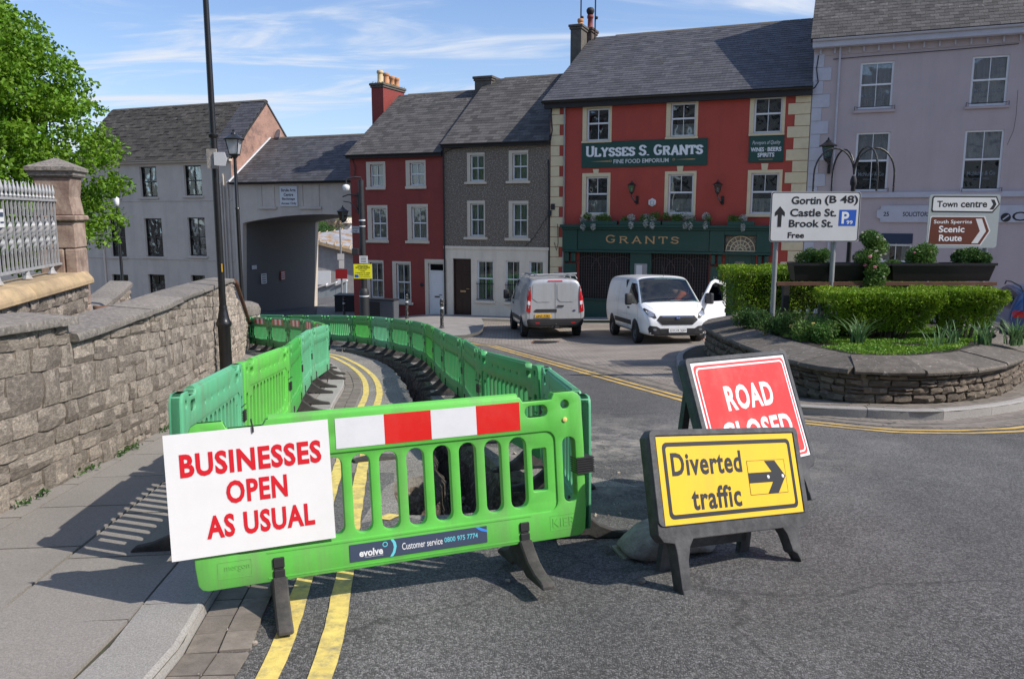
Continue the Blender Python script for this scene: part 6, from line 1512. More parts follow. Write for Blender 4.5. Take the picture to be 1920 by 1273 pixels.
# ------------------------------------------------------------------ vehicles
from mathutils.bvhtree import BVHTree
m_navyb = M('badge_navy', (.01, .03, .14), .2, .3, var=0)
def apply_mods(o):
    dg = bpy.context.evaluated_depsgraph_get(); me = bpy.data.meshes.new_from_object(o.evaluated_get(dg)); o.modifiers.clear(); return me
def loft(stations, mat, lvl=2):
    mb = MB(); n = None
    for (x, zb, zbelt, zt, wb, wl_, wt, cr) in stations:
        h = [(0, zb), (wb * .9, zb), (wb, zb + .07), (wl_, zb + (zbelt - zb) * .55), (wl_, zbelt), (wl_ + (wt - wl_) * .5, zbelt + (zt - zbelt) * .52), (wt, zt - cr), (wt - cr * 1.1, zt - cr * .12), (wt * .45, zt + .012), (0, zt + .018)]
        ringp_ = h + [(-a, b) for a, b in h[-2:0:-1]]; n = len(ringp_)
        mb.v += [(x, a, b) for a, b in ringp_]
    for i in range(len(stations) - 1):
        for k in range(n): mb.f.append((i * n + k, (i + 1) * n + k, (i + 1) * n + (k + 1) % n, i * n + (k + 1) % n)); mb.m.append(0)
    for e_, rv in ((0, False), (len(stations) - 1, True)):   # end caps as bands of quads
        b = e_ * n; h = n // 2
        for k in range(h):
            a0, a1 = b + k, b + k + 1; c0, c1 = b + (n - k) % n, b + (n - k - 1) % n
            f = [a0, a1, c1, c0]; f = list(dict.fromkeys(f))
            if len(f) >= 3: mb.f.append(tuple(f[::-1] if rv else f)); mb.m.append(0)
    o = mb.build('tmp', mat); m = o.modifiers.new('s', 'SUBSURF'); m.levels = lvl; m.render_levels = lvl
    bpy.context.view_layer.update(); me = apply_mods(o); bpy.data.objects.remove(o)
    bm = bmesh.new(); bm.from_mesh(me); bmesh.ops.recalc_face_normals(bm, faces=bm.faces); bm.to_mesh(me); bm.free()
    me.polygons.foreach_set('use_smooth', [True] * len(me.polygons)); return me
def bvh_of(me): return BVHTree.FromPolygons([v.co.copy() for v in me.vertices], [tuple(p.vertices) for p in me.polygons])
def patch(name, poly, axis, sign, off, mat, parent, bvh, grid=.07, skirt=.012, holes=()):
    """outline in two axes pressed on to the body along the third: axis 'x' takes (y,z), axis 'y' takes (x,z), 'z' takes (x,y)"""
    P_ = []
    for a, b in zip(poly, poly[1:] + poly[:1]):
        a = Vector(a); b = Vector(b); n = max(1, int((b - a).length / grid)); P_ += [a.lerp(b, k / n) for k in range(n)]
    nb = len(P_); xs_ = [p.x for p in P_]; ys_ = [p.y for p in P_]; x = min(xs_) + grid * .5
    pl = [tuple(p) for p in P_]
    pts_ = list(P_)
    while x < max(xs_):
        y = min(ys_) + grid * .5
        while y < max(ys_):
            if inpoly(x, y, pl) and min((Vector((x, y)) - q).length for q in P_) > grid * .35: pts_.append(Vector((x, y)))
            y += grid
        x += grid
    v, _, f, _, _, _ = delaunay_2d_cdt(pts_, [(i, (i + 1) % nb) for i in range(nb)], [], 0, 1e-6)
    def proj_(p, d):
        if axis == 'x': o_ = Vector((sign * 6, p.x, p.y)); dr_ = Vector((-sign, 0, 0))
        elif axis == 'y': o_ = Vector((p.x, sign * 6, p.y)); dr_ = Vector((0, -sign, 0))
        else: o_ = Vector((p.x, p.y, 6)); dr_ = Vector((0, 0, -1))
        h, nn, _, _ = bvh.ray_cast(o_, dr_)
        if h is None:
            return None
        return h - dr_ * d
    mb = MB(); last = None; ok = []
    for p in v:
        q = proj_(Vector((p.x, p.y)), off); ok.append(q is not None); mb.v.append(tuple(q) if q is not None else (0, 0, 0))
    good = [i for i in range(len(v)) if ok[i]]
    for i in range(len(v)):
        if not ok[i] and good:
            j = min(good, key=lambda k: (v[k] - v[i]).length); c = mb.v[j]
            mb.v[i] = (c[0], v[i].x, v[i].y) if axis == 'x' else (v[i].x, c[1], v[i].y) if axis == 'y' else (v[i].x, v[i].y, c[2])
    fs = [t for t in f if inpoly(sum(v[i].x for i in t) / 3, sum(v[i].y for i in t) / 3, pl)]
    base = len(mb.v); mb.f = [tuple(t) for t in fs]; mb.m = [0] * len(fs)
    cnt = {}
    for t in fs:
        for i in range(3): cnt[(t[i], t[(i + 1) % 3])] = 1
    dv_ = {'x': Vector((-sign, 0, 0)), 'y': Vector((0, -sign, 0)), 'z': Vector((0, 0, -1))}[axis] * (off + skirt); mp = {}
    for (a, b) in list(cnt):
        if (b, a) not in cnt:
            for q in (a, b):
                if q not in mp: mp[q] = len(mb.v); mb.v.append(tuple(Vector(mb.v[q]) + dv_))
            mb.f.append((b, a, mp[a], mp[b])); mb.m.append(0)
    me = mb.mesh(name, mat, angle=35); bm = bmesh.new(); bm.from_mesh(me); bmesh.ops.recalc_face_normals(bm, faces=bm.faces); bm.to_mesh(me); bm.free()
    o = bpy.data.objects.new(name, me); link(o, parent); return o
def wheel(t, x, y, side, r=.33, w=.22, hubm=m_hub, steer=0):
    e = thing('wheel', None, None, (x, y, r)); e.parent = t; e.rotation_euler = (0, 0, steer)
    Rm = Matrix.Rotation(-pi / 2 * side, 4, 'X')
    mb = MB(); mb.lathe([(r * .62, -w / 2), (r * .9, -w / 2), (r, -w * .36), (r, w * .36), (r * .93, w / 2), (r * .66, w / 2), (r * .64, w * .3)], 28, M=Rm); mb.build('tyre', m_tyre, e, angle=40)
    mb = MB(); mb.lathe([(r * .65, w * .2), (r * .66, w * .42), (r * .6, w * .44), (r * .5, w * .2), (r * .3, w * .22), (r * .22, w * .4), (.03, w * .42)], 24, M=Rm)
    for k in range(5): a = 2 * pi * k / 5; mb.lathe([(.012, w * .2), (.012, w * .30)], 6, (0, 0, 0), M=Rm @ Matrix.Translation((r * .38 * cos(a), r * .38 * sin(a), 0)))
    mb.build('rim', hubm, e, angle=40)
def sym(poly): return [(-a, b) for a, b in poly][::-1]
def mirror_part(t, bvh, y, x=1.42, z=1.30):
    s = 1 if y > 0 else -1
    mb = MB(); mb.box(-.07, .07, 0, .20, -.17, .17); me = mb.mesh('wing_mirror', m_trim); cleanup(me, .045, 3); me.polygons.foreach_set('use_smooth', [True] * len(me.polygons)); o = bpy.data.objects.new('wing_mirror', me); link(o, t); o.matrix_local = Matrix.Translation((x, y + s * .07, z)) @ Matrix.Diagonal((1, s, 1, 1)) @ Matrix.Rotation(radians(-12), 4, 'Z')
    mb = MB(); mb.box(-.03, .03, -.06, .1, -.13, -.09); me = mb.mesh('mirror_arm', m_trim); o2 = bpy.data.objects.new('mirror_arm', me); link(o2, o)
VST = [(-2.46, .46, 1.05, 1.80, .84, .90, .74, .10), (-2.44, .42, 1.05, 1.88, .90, .95, .79, .10), (-2.38, .38, 1.05, 1.93, .94, .975, .81, .11), (-2.1, .34, 1.08, 1.955, .96, .985, .83, .11), (-1.0, .30, 1.10, 1.965, .965, .99, .84, .11), (.3, .28, 1.12, 1.965, .965, .99, .84, .11), (.80, .28, 1.14, 1.95, .965, .99, .82, .11), (.95, .28, 1.14, 1.90, .965, .99, .80, .10), (1.30, .28, 1.12, 1.61, .965, .985, .83, .07), (1.62, .28, 1.10, 1.345, .96, .975, .87, .05), (1.78, .28, 1.05, 1.225, .95, .965, .88, .05), (2.05, .28, .98, 1.13, .93, .945, .84, .06), (2.28, .28, .90, 1.03, .89, .90, .76, .06), (2.40, .28, .80, .92, .84, .85, .68, .06), (2.46, .30, .68, .80, .78, .79, .6, .06), (2.48, .34, .60, .70, .7, .7, .5, .05)]
def van(label, loc, heading, paint, front_detail=True, door_open=False):
    t = thing('van', label, 'van', loc, heading)
    me = loft(VST, paint); bvh = bvh_of(me)
    # windscreen opening
    def in_ws(c): return .98 < c.x < 1.76 and abs(c.y) < .70 + (c.x - .98) * .14 and c.z > 1.22
    bm = bmesh.new(); bm.from_mesh(me); bmesh.ops.delete(bm, geom=[f for f in bm.faces if in_ws(f.calc_center_median())], context='FACES'); bm.to_mesh(me); bm.free(); me.materials.clear(); me.materials.append(paint); me.name = 'body'
    bd_ = bpy.data.objects.new('body', me); link(bd_, t)
    P = lambda n, poly, ax, s, off, m, par=t, **k: patch(n, poly, ax, s, off, m, par, bvh, **k)
    P('windscreen', [(.93, -.73), (1.80, -.86), (1.83, -.4), (1.835, 0), (1.83, .4), (1.80, .86), (.93, .73), (.905, 0)], 'z', 1, .006, m_wsg)
    mb = MB(); mb.box(.2, 1.75, -.86, .86, .5, .62); mb.box(1.45, 1.8, -.84, .84, .62, 1.14); mb.box(.15, .2, -.9, .9, .5, 1.85); mb.build('cab_interior', m_dark, t)
    for y in (-.5, .1, .55):
        mb = MB(); mb.box(.35, .85, y - .22, y + .22, .62, .85); mb.box(.28, .42, y - .22, y + .22, .85, 1.45); mb.box(.30, .40, y - .13, y + .13, 1.47, 1.68); me2 = mb.mesh('seat', m_trim); cleanup(me2, .03, 1); link(bpy.data.objects.new('seat', me2), t)
    mb = MB(); mb.tube([(1.38 + .06 * sin(a), -.5 + .19 * cos(a), 1.13 + .18 * sin(a)) for a in [2 * pi * k / 16 for k in range(17)]], .016, 6); mb.build('steering_wheel', m_trim, t)
    mb = MB(); mb.tube([(1.84, -.7, 1.235), (1.80, 0.0, 1.27)], .012, 4); mb.tube([(1.84, -.02, 1.235), (1.80, .66, 1.27)], .012, 4); mb.build('wiper', m_trim, t)
    for s in (-1, 1):
        q = [(.62, 1.16), (1.62, 1.16), (1.66, 1.22), (1.20, 1.60), (1.02, 1.74), (.62, 1.76)]
        if not (door_open and s == 1): P('side_window', q, 'y', s, .004, m_dglass)
        P('side_trim', [(-1.05, .52), (1.02, .52), (1.02, .66), (-1.05, .66)], 'y', s, .012, m_trim)
        for (a, b) in ((.56, .566), (1.72, 1.726), (-.62, -.614)): P('door_seam', [(a, .36), (b, .36), (b, 1.72 if a < 1 else 1.1), (a, 1.72 if a < 1 else 1.1)], 'y', s, .0015, m_trim)
        P('door_handle', [(.66, 1.0), (.84, 1.0), (.84, 1.05), (.66, 1.05)], 'y', s, .022, m_trim)
        for xa, xb in ((-2.2, -.75), (-.5, .5)): P('panel_recess', rrect(xa, xb, 1.14, 1.78, .08), 'y', s, .003, paint)
        for xw in (-1.46, 1.47): P('wheel_arch', [(xw + .40 * cos(a), .33 + .40 * sin(a)) for a in [2 * pi * k / 20 for k in range(20)]] if False else [(xw + .395 * cos(pi * k / 14), .33 + .395 * sin(pi * k / 14)) for k in range(15)] + [(xw - .395, .29), (xw + .395, .29)], 'y', s, .003, m_blackm)
        for xw in (-1.46, 1.47): wheel(t, xw, s * .885, s)
        mirror_part(t, bvh, s * 1.0)
        P('sill_trim', [(-1.05, .30), (1.06, .30), (1.06, .38), (-1.05, .38)], 'y', s, .006, m_trim)
    # front end
    P('bumper', [(-.80, .30), (.80, .30), (.84, .50), (.80, .585), (.60, .56), (.5, .50), (-.5, .50), (-.60, .56), (-.80, .585), (-.84, .50)], 'x', 1, .02, m_trim)
    P('air_intake', [(-.5, .36), (.5, .36), (.54, .47), (-.54, .47)], 'x', 1, .024, m_dark)
    g = P('grille', [(-.44, .60), (.44, .60), (.60, .74), (.50, .86), (-.50, .86), (-.60, .74)], 'x', 1, .012, m_blackm)
    for zz_ in (.655, .715, .775, .83): w_ = .5 - abs(zz_ - .74) * .5; P('grille_bar', [(-w_, zz_), (w_, zz_), (w_, zz_ + .016), (-w_, zz_ + .016)], 'x', 1, .022, m_chrome if zz_ > .8 else m_trim, g)
    lo_ = P('badge', [(.075 * cos(a), .80 + .030 * sin(a)) for a in [2 * pi * k / 16 for k in range(16)]], 'x', 1, .036, m_navyb, grid=.05)
    hl = [(.60, .80), (.66, .78), (.84, .88), (.90, 1.03), (.86, 1.07), (.64, .92)]
    for q in (hl, sym(hl)):
        h_ = P('headlight', q, 'x', 1, .012, m_trim); cxh = sum(a for a, b in q) / 6; czh = sum(b for a, b in q) / 6
        P('lamp_lens', [(cxh + .10 * cos(a) * 1.0, czh + .075 * sin(a) + .02 * cos(a) * (1 if cxh > 0 else -1)) for a in [2 * pi * k / 14 for k in range(14)]], 'x', 1, .018, m_lampw, h_, grid=.05)
    for s in (-1, 1): P('fog_light', [(s * .66 + .05 * cos(a), .47 + .035 * sin(a)) for a in [2 * pi * k / 12 for k in range(12)]], 'x', 1, .03, m_lampw, grid=.04)
    # bonnet shut line
    for s in (-1, 1): P('bonnet_seam', [(1.86, s * .80), (1.86, s * .806), (2.36, s * .60), (2.36, s * .594)], 'z', 1, .0015, m_trim)
    return t, bvh, P
wv = hit(1243, 641)
hd = atan2(23.46 - 26.46, 4.47 - 4.42)
cvan = Vector((4.47, 23.46)) + (Vector((4.42, 26.46)) - Vector((4.47, 23.46))).normalized() * 1.47
pit_ = 0
wvan, bv, P = van('white panel van facing the camera with its passenger door open', (cvan.x, cvan.y, G(cvan.x, cvan.y)), radians(-84), m_vanw, door_open=True)
dg_ = (G(4.47, 23.4) - G(4.42, 26.4)) / 3; wvan.rotation_euler = (0, -math.atan(dg_), radians(-84))
pl = P('number_plate', [(-.26, .385), (.26, .385), (.26, .495), (-.26, .495)], 'x', 1, .036, m_plateW, grid=.13)
MXF = Matrix.Translation((2.535, 0, 0)) @ Matrix(((0, -1, 0, 0), (1, 0, 0, 0), (0, 0, 1, 0), (0, 0, 0, 1)))
o = fit('CY19 YJD', -.235, .235, .405, .475, m_txtblk, pl, -.012, .02); o.matrix_local = MXF
o = fit('Ford', -.05, .05, .788, .813, m_txtwht, wvan, -.018, 0, shear=.3); o.matrix_local = MXF
mb = MB(); mb.tube([(.9, .05, 1.95), (.8, .05, 2.28)], .006, 4); mb.build('aerial', m_trim, wvan)
# open door
dr_ = thing('open_door', None, None, (1.60, .99, 0)); dr_.parent = wvan; dr_.rotation_euler = (0, 0, radians(-58)); dr_['label'] = 'open passenger door'
q = [(0, .38), (-1.12, .38), (-1.14, 1.1), (-1.12, 1.74), (-.62, 1.86), (-.42, 1.78), (.02, 1.20), (.04, .8)]; q = [(a, b) for a, b in q]
mb = MB(); mb.plate(q[::-1], [[(-.12, 1.20), (-1.02, 1.20), (-1.02, 1.66), (-.62, 1.76), (-.48, 1.70)]], -.03, .03); me = mb.mesh('door_skin', m_vanw); cleanup(me, .012, 2); link(bpy.data.objects.new('door_skin', me), dr_)
mb = MB(); mb.prism([(-.12, 1.20), (-1.02, 1.20), (-1.02, 1.66), (-.62, 1.76), (-.48, 1.70)], -.005, .005); mb.build('door_glass', m_dglass, dr_)
mb = MB(); mb.plate([(-.05, .45), (-1.05, .45), (-1.05, 1.1), (-.05, 1.1)][::-1], [], -.05, -.03); mb.build('door_trim', m_trim, dr_)
mb = MB(); mb.box(-.25, -.11, .03, .28, 1.14, 1.46); me = mb.mesh('wing_mirror', m_trim); cleanup(me, .04, 2); link(bpy.data.objects.new('wing_mirror', me), dr_)
for ch_ in list(wvan.children):   # the mirror of the opened side moved with the door
    if ch_.name.startswith('wing_mirror') and ch_.matrix_local.translation.y > 0:
        for c2_ in list(ch_.children): bpy.data.objects.remove(c2_)
        bpy.data.objects.remove(ch_)
# worker leaning into the cab
per = thing('person', 'person in an orange hi-vis jacket leaning into the white van cab', 'person'); per.parent = None
def figure(name, J, E, mat, parent, lvl=2):
    me = bpy.data.meshes.new(name); me.from_pydata([j[0] for j in J], E, []); o = bpy.data.objects.new(name, me); link(o, parent)
    sk = o.modifiers.new('skin', 'SKIN'); 
    for i, j in enumerate(J):
        v = me.skin_vertices[0].data[i]; v.radius = (j[1], j[2] if len(j) > 2 else j[1]); v.use_root = (i == 0)
    s_ = o.modifiers.new('s', 'SUBSURF'); s_.levels = lvl; s_.render_levels = lvl
    bpy.context.view_layer.update(); m2 = apply_mods(o); m2.materials.clear(); m2.materials.append(mat); m2.polygons.foreach_set('use_smooth', [True] * len(m2.polygons)); m2.name = name; old = o.data; o.data = m2; bpy.data.meshes.remove(old); return o
per.matrix_world = Matrix.Translation((cvan.x, cvan.y, G(cvan.x, cvan.y))) @ Matrix.Rotation(radians(-84), 4, 'Z')
figure('body', [((.85, 1.12, .95), .16, .13), ((.88, 1.0, 1.15), .16, .14), ((.92, .78, 1.38), .18, .15), ((.96, .56, 1.52), .19, .14), ((.98, .44, 1.56), .07), ((1.0, .34, 1.55), .09), ((1.02, .22, 1.54), .11), ((.76, .55, 1.5), .075), ((.68, .35, 1.30), .055), ((.72, .12, 1.2), .04), ((1.17, .52, 1.52), .075), ((1.28, .34, 1.34), .055), ((1.30, .1, 1.2), .04), ((.74, 1.16, .86), .10), ((.72, 1.20, .50), .075), ((.70, 1.28, .10), .05), ((.82, 1.24, .05), .045), ((.98, 1.16, .86), .10), ((1.02, 1.18, .5), .075), ((1.0, 1.28, .1), .05), ((1.12, 1.24, .05), .045)],
       [(0, 1), (1, 2), (2, 3), (3, 4), (4, 5), (5, 6), (3, 7), (7, 8), (8, 9), (3, 10), (10, 11), (11, 12), (0, 13), (13, 14), (14, 15), (15, 16), (0, 17), (17, 18), (18, 19), (19, 20)], m_skin, per)
figure('jacket', [((.85, 1.10, .98), .19, .16), ((.88, .98, 1.17), .19, .17), ((.92, .78, 1.39), .21, .18), ((.96, .57, 1.53), .21, .165), ((.76, .55, 1.5), .10), ((.68, .35, 1.30), .08), ((.71, .2, 1.24), .065), ((1.17, .52, 1.52), .10), ((1.28, .34, 1.34), .08), ((1.3, .2, 1.26), .065)], [(0, 1), (1, 2), (2, 3), (3, 4), (4, 5), (5, 6), (3, 7), (7, 8), (8, 9)], m_orange, per)
figure('trousers', [((.85, 1.14, .96), .18, .15), ((.74, 1.16, .86), .12), ((.72, 1.20, .50), .095), ((.70, 1.28, .14), .075), ((.98, 1.16, .86), .12), ((1.02, 1.18, .5), .095), ((1.0, 1.28, .14), .075)], [(0, 1), (1, 2), (2, 3), (0, 4), (4, 5), (5, 6)], m_navy, per)
mb = MB()
for k_, (c_, r_) in enumerate((((.90, .88, 1.28), .215), ((.94, .67, 1.46), .225))): mb.tube([(c_[0] + r_ * 1.0 * cos(a), c_[1] + r_ * .72 * sin(a) * .6, c_[2] + r_ * .72 * sin(a)) for a in [2 * pi * i / 16 for i in range(17)]], .02, 5)
mb.build('reflective_band', m_txtwht, per)
# silver van seen from behind
rc0, rc1 = Vector((1.28, 26.47)), Vector((.95, 29.4)); hv = (rc1 - rc0).normalized(); cs = rc0 + hv * 1.46
svan, bv, P = van('silver panel van parked with its rear doors towards the camera', (cs.x, cs.y, G(cs.x, cs.y)), atan2(hv.y, hv.x), m_vans)
svan.rotation_euler = (0, math.atan((G(*rc0) - G(*rc1)) / 2.93), atan2(hv.y, hv.x))
P('rear_bumper', [(-.88, .40), (.88, .40), (.92, .60), (.88, .66), (-.88, .66), (-.92, .60)], 'x', -1, .05, m_trim)
P('bumper_trim', [(-.86, .44), (.86, .44), (.86, .50), (-.86, .50)], 'x', -1, .055, m_blackm)
P('lower_door_trim', [(-.62, .96), (-.3, .98), (.12, .98), (.14, .90), (-.62, .86)] if False else [(-.05, .97), (.62, .97), (.70, .91), (.64, .87), (-.05, .87)], 'x', -1, .012, m_trim)
P('door_seam', [(-.006, .66), (.006, .66), (.006, 1.86), (-.006, 1.86)], 'x', -1, .003, m_trim)
for s in (-1, 1):
    P('door_seam', [(s * .84, .66), (s * .848, .66), (s * .80, 1.82), (s * .792, 1.82)], 'x', -1, .003, m_trim)
    q = [(.07, 1.30), (.18, 1.20), (.58, 1.20), (.74, 1.32), (.72, 1.72), (.66, 1.79), (.12, 1.79), (.07, 1.74)]
    if s < 0: q = sym(q)
    P('window_blank', q, 'x', -1, .012, m_vans); 
    q = [(.80, .86), (.935, .90), (.91, 1.35), (.86, 1.62), (.80, 1.70), (.775, 1.4)]
    if s < 0: q = sym(q)
    tl = P('tail_light', q, 'x', -1, .02, m_tail, grid=.05); q2 = [(a * .99, b) for a, b in ((.815, 1.10), (.90, 1.12), (.895, 1.24), (.81, 1.22))]; q2 = sym(q2) if s < 0 else q2
    P('lamp_segment', q2, 'x', -1, .026, m_refw, tl, grid=.05); P('reflector', [(s * .58 - .07, .51), (s * .58 + .07, .51), (s * .58 + .07, .55), (s * .58 - .07, .55)], 'x', -1, .06, m_tail)
    P('hinge', [(s * .85, 1.0), (s * .87, 1.0), (s * .87, 1.1), (s * .85, 1.1)], 'x', -1, .03, m_vans); P('hinge', [(s * .83, 1.55), (s * .85, 1.55), (s * .85, 1.64), (s * .83, 1.64)], 'x', -1, .03, m_vans)
P('brake_light', [(-.25, 1.855), (.25, 1.855), (.22, 1.885), (-.22, 1.885)], 'x', -1, .02, m_tail)
P('door_handle', [(-.28, 1.05), (-.08, 1.05), (-.08, 1.09), (-.28, 1.09)], 'x', -1, .03, m_trim)
pl = P('number_plate', [(.14, .70), (.66, .70), (.66, .81), (.14, .81)], 'x', -1, .022, m_plateY, grid=.13)
MXR = Matrix(((0, 1, 0, -2.50), (-1, 0, 0, 0), (0, 0, 1, 0), (0, 0, 0, 1)))
o = fit('UHZ 7782', -.63, -.17, .72, .79, m_txtblk, pl, 0, .02); o.matrix_local = MXR
o = fit('TRANSIT CUSTOM', .2, .62, .98, 1.0, m_trim, svan, 0, .0); o.matrix_local = MXR; bpy.data.objects.remove(o)
P('badge', [(-.62 + .05 * cos(a), .92 + .02 * sin(a)) for a in [2 * pi * k / 14 for k in range(14)]], 'x', -1, .016, m_navyb, grid=.05)
mb = MB()
for x_ in (-2.0, -.9, .3):
    mb.tube([(x_, -.80, 1.92), (x_, -.74, 2.03), (x_, .74, 2.03), (x_, .80, 1.92)], .018, 6)
mb.build('roof_rack', m_steel, svan)
mb = MB(); mb.tube([(-2.44, .62, 2.07), (.6, .55, 2.07)], .04, 8); mb.tube([(-2.40, -.5, 2.07), (.6, -.5, 2.07)], .03, 8); mb.tube([(-2.4, .78, 2.05), (-2.35, -.72, 2.10)], .028, 8); tag(mb.build('roof_tube', m_steel, svan))
mb = MB(); mb.box(-2.62, -2.44, -.03, .03, .40, .44); mb.lathe([(.015, 0), (.02, .03), (.028, .06), (.01, .085)], 10, (-2.6, 0, .44)); mb.box(-2.5, -2.46, -.12, .12, .36, .44); mb.build('tow_bar', m_trim, svan)
# blue car at the right edge
m_carglass = M('dark_car_glass', (.008, .009, .011), .12, var=0, spec=.4)
CST = [(-2.22, .45, .80, .98, .70, .74, .66, .06), (-2.20, .40, .85, 1.10, .82, .86, .72, .07), (-2.12, .36, .95, 1.30, .86, .90, .70, .08), (-1.95, .32, .98, 1.48, .88, .91, .68, .09), (-1.6, .28, .99, 1.58, .89, .91, .68, .09), (-.6, .25, .98, 1.62, .89, .92, .70, .09), (.2, .25, .96, 1.58, .89, .92, .69, .09), (.6, .25, .95, 1.42, .89, .92, .71, .07), (1.1, .25, .93, 1.12, .88, .91, .76, .06), (1.3, .25, .90, 1.02, .87, .90, .76, .05), (1.8, .25, .84, .94, .85, .87, .7, .05), (2.05, .27, .72, .84, .8, .82, .64, .05), (2.14, .32, .6, .7, .7, .7, .5, .05)]
cp = Vector((14.85, 22.8)); chd = radians(69)
car = thing('blue_car', 'dark blue people carrier with red tail lights cut off by the right edge', 'car', (cp.x, cp.y, G(*cp)), chd)
me = loft(CST, m_blueP); bvh = bvh_of(me); me.name = 'body'; link(bpy.data.objects.new('body', me), car)
P = lambda n, poly, ax, s, off, m, par=car, **k: patch(n, poly, ax, s, off, m, par, bvh, **k)
P('rear_window', [(-.62, 1.05), (.62, 1.05), (.60, 1.40), (.5, 1.47), (-.5, 1.47), (-.60, 1.40)], 'x', -1, .006, m_carglass)
P('rear_bumper', [(-.84, .34), (.84, .34), (.86, .50), (-.86, .50)], 'x', -1, .02, m_trim)
for s in (-1, 1):
    q = [(.46, .86), (.84, .84), (.86, .98), (.80, 1.04), (.48, .98)]; P('tail_light', sym(q) if s < 0 else q, 'x', -1, .012, m_tail, grid=.05)
    P('reflector', [(s * .7 - .1, .42), (s * .7 + .1, .42), (s * .7 + .1, .45), (s * .7 - .1, .45)], 'x', -1, .024, m_tail)
    P('side_window', [(-1.9, 1.04), (-1.0, 1.02), (-1.0, 1.5), (-1.75, 1.42)], 'y', s, .005, m_carglass); P('side_window', [(-.93, 1.02), (-.05, 1.0), (-.05, 1.52), (-.93, 1.51)], 'y', s, .005, m_carglass); P('side_window', [(.02, 1.0), (1.0, .98), (.45, 1.40), (.02, 1.50)], 'y', s, .005, m_carglass)
    for xw in (-1.35, 1.38):
        P('wheel_arch', [(xw + .375 * cos(pi * k / 14), .32 + .375 * sin(pi * k / 14)) for k in range(15)] + [(xw - .375, .27), (xw + .375, .27)], 'y', s, .003, m_blackm); wheel(car, xw, s * .81, s, .32, .2)
    mirror_part(car, bvh, s * .9, 0.85, 1.02)
    mb = MB(); mb.tube([(-1.9, s * .60, 1.52), (-1.7, s * .62, 1.63), (-.6, s * .64, 1.68), (.1, s * .63, 1.65), (.3, s * .62, 1.55)], .02, 6); mb.build('roof_rail', m_black, car)
P('windscreen', [(.35, -.62), (1.15, -.72), (1.15, .72), (.35, .62)], 'z', 1, .005, m_carglass)
pl = P('number_plate', [(-.26, .66), (.26, .66), (.26, .77), (-.26, .77)], 'x', -1, .014, m_plateY, grid=.13)
# ------------------------------------------------------------------ street furniture
m_frost = M('frosted_glass', (.75, .77, .8), .25, var=.1, trans=.5)
def lamp_head(t, z, s=1.0, name='lantern', glassm=None):
    """four sided tapered street lantern standing on z"""
    g = glassm or m_wsg; e = bpy.data.objects.new(name, None); link(e, t); e.location = (0, 0, z); e.empty_display_size = .1
    mb = MB(); mb.lathe([(.16 * s, 0), (.26 * s, .42 * s)], 4, ph=pi / 4); mb.build('lamp_glass', g, e)
    mb = MB()
    for k in range(4):
        a = pi / 4 + k * pi / 2; mb.tube([(.163 * s * cos(a), .163 * s * sin(a), 0), (.265 * s * cos(a), .265 * s * sin(a), .42 * s)], .014 * s, 5)
    mb.lathe([(.17 * s, -.03 * s), (.18 * s, 0), (.17 * s, .015 * s)], 4, ph=pi / 4); mb.lathe([(.05 * s, -.12 * s), (.12 * s, -.03 * s)], 10)
    mb.lathe([(.30 * s, .42 * s), (.31 * s, .45 * s), (.22 * s, .50 * s), (.10 * s, .58 * s), (.09 * s, .62 * s), (.03 * s, .66 * s), (.035 * s, .70 * s), (.005, .74 * s)], 12); mb.build('lamp_frame', m_black, e, angle=40)
    mb = MB(); mb.lathe([(.03 * s, .05 * s), (.045 * s, .2 * s), (.02 * s, .28 * s)], 8); mb.build('lamp_bulb', m_upvc, e)
    return e
p = Vector((-4.66, 12.82)); z = G(*p) + .07
t = thing('street_lamp', 'tall black lamp post standing by the stone wall, its top out of the picture', 'street lamp', (p.x, p.y, z))
mb = MB(); mb.lathe([(.115, 0), (.115, .05), (.098, .08), (.096, .93), (.12, .96), (.125, 1.0), (.10, 1.04), (.085, 1.10), (.072, 1.18), (.062, 1.22), (.065, 1.25), (.058, 1.28)], 20); mb.build('post_base', m_black, t, angle=40)
mb = MB(); mb.lathe([(.054, 1.25), (.052, 3.9), (.07, 3.92), (.072, 3.96), (.048, 3.98), (.042, 6.6)], 16); mb.build('post', m_black, t, angle=40)
mb = MB(); mb.tube([(0, 0, 6.5), (.0, -.1, 6.9), (.1, -.1, 7.0)], .03, 6); mb.build('bracket', m_black, t); lamp_head(t, 6.75, 1.1)
zb_ = at(410, 300, 12.82).z - z
mb = MB(); mb.box(-.09, .06, -.09, -.05, zb_ - .14, zb_ + .16); mb.build('back_plate', m_bag, t)
mb = MB(); mb.prism([(.03, zb_ - .09), (.20, zb_ - .10), (.23, zb_), (.20, zb_ + .11), (.03, zb_ + .11)], -.11, -.10); mb.build('direction_plate', m_signw, t)
mb = MB(); mb.box(.03, .045, -.055, -.045, zb_ - 1.75, zb_ - 1.62); mb.build('yellow_tag', m_plateY, t)
c = at(456, 600, 24.2); c.z = G(c.x, c.y)
t = thing('street_lamp', 'black street lamp with glass lantern standing behind the end of the stone wall', 'street lamp', c)
lz = at(440, 290, 24.2).z - c.z
mb = MB(); mb.lathe([(.12, 0), (.11, .9), (.13, .95), (.075, 1.1), (.06, 1.2), (.055, lz - 1.6), (.075, lz - 1.58), (.055, lz - 1.54), (.045, lz - .1)], 14); mb.build('post', m_black, t, angle=40); lamp_head(t, lz, 1.0, glassm=m_refw if False else m_frost)
c = at(232, 560, 30); c.z = G(c.x, c.y); lz = at(219, 388, 30).z - c.z
t = thing('street_lamp', 'slim dark street lamp with small white head in front of the grey building', 'street lamp', c)
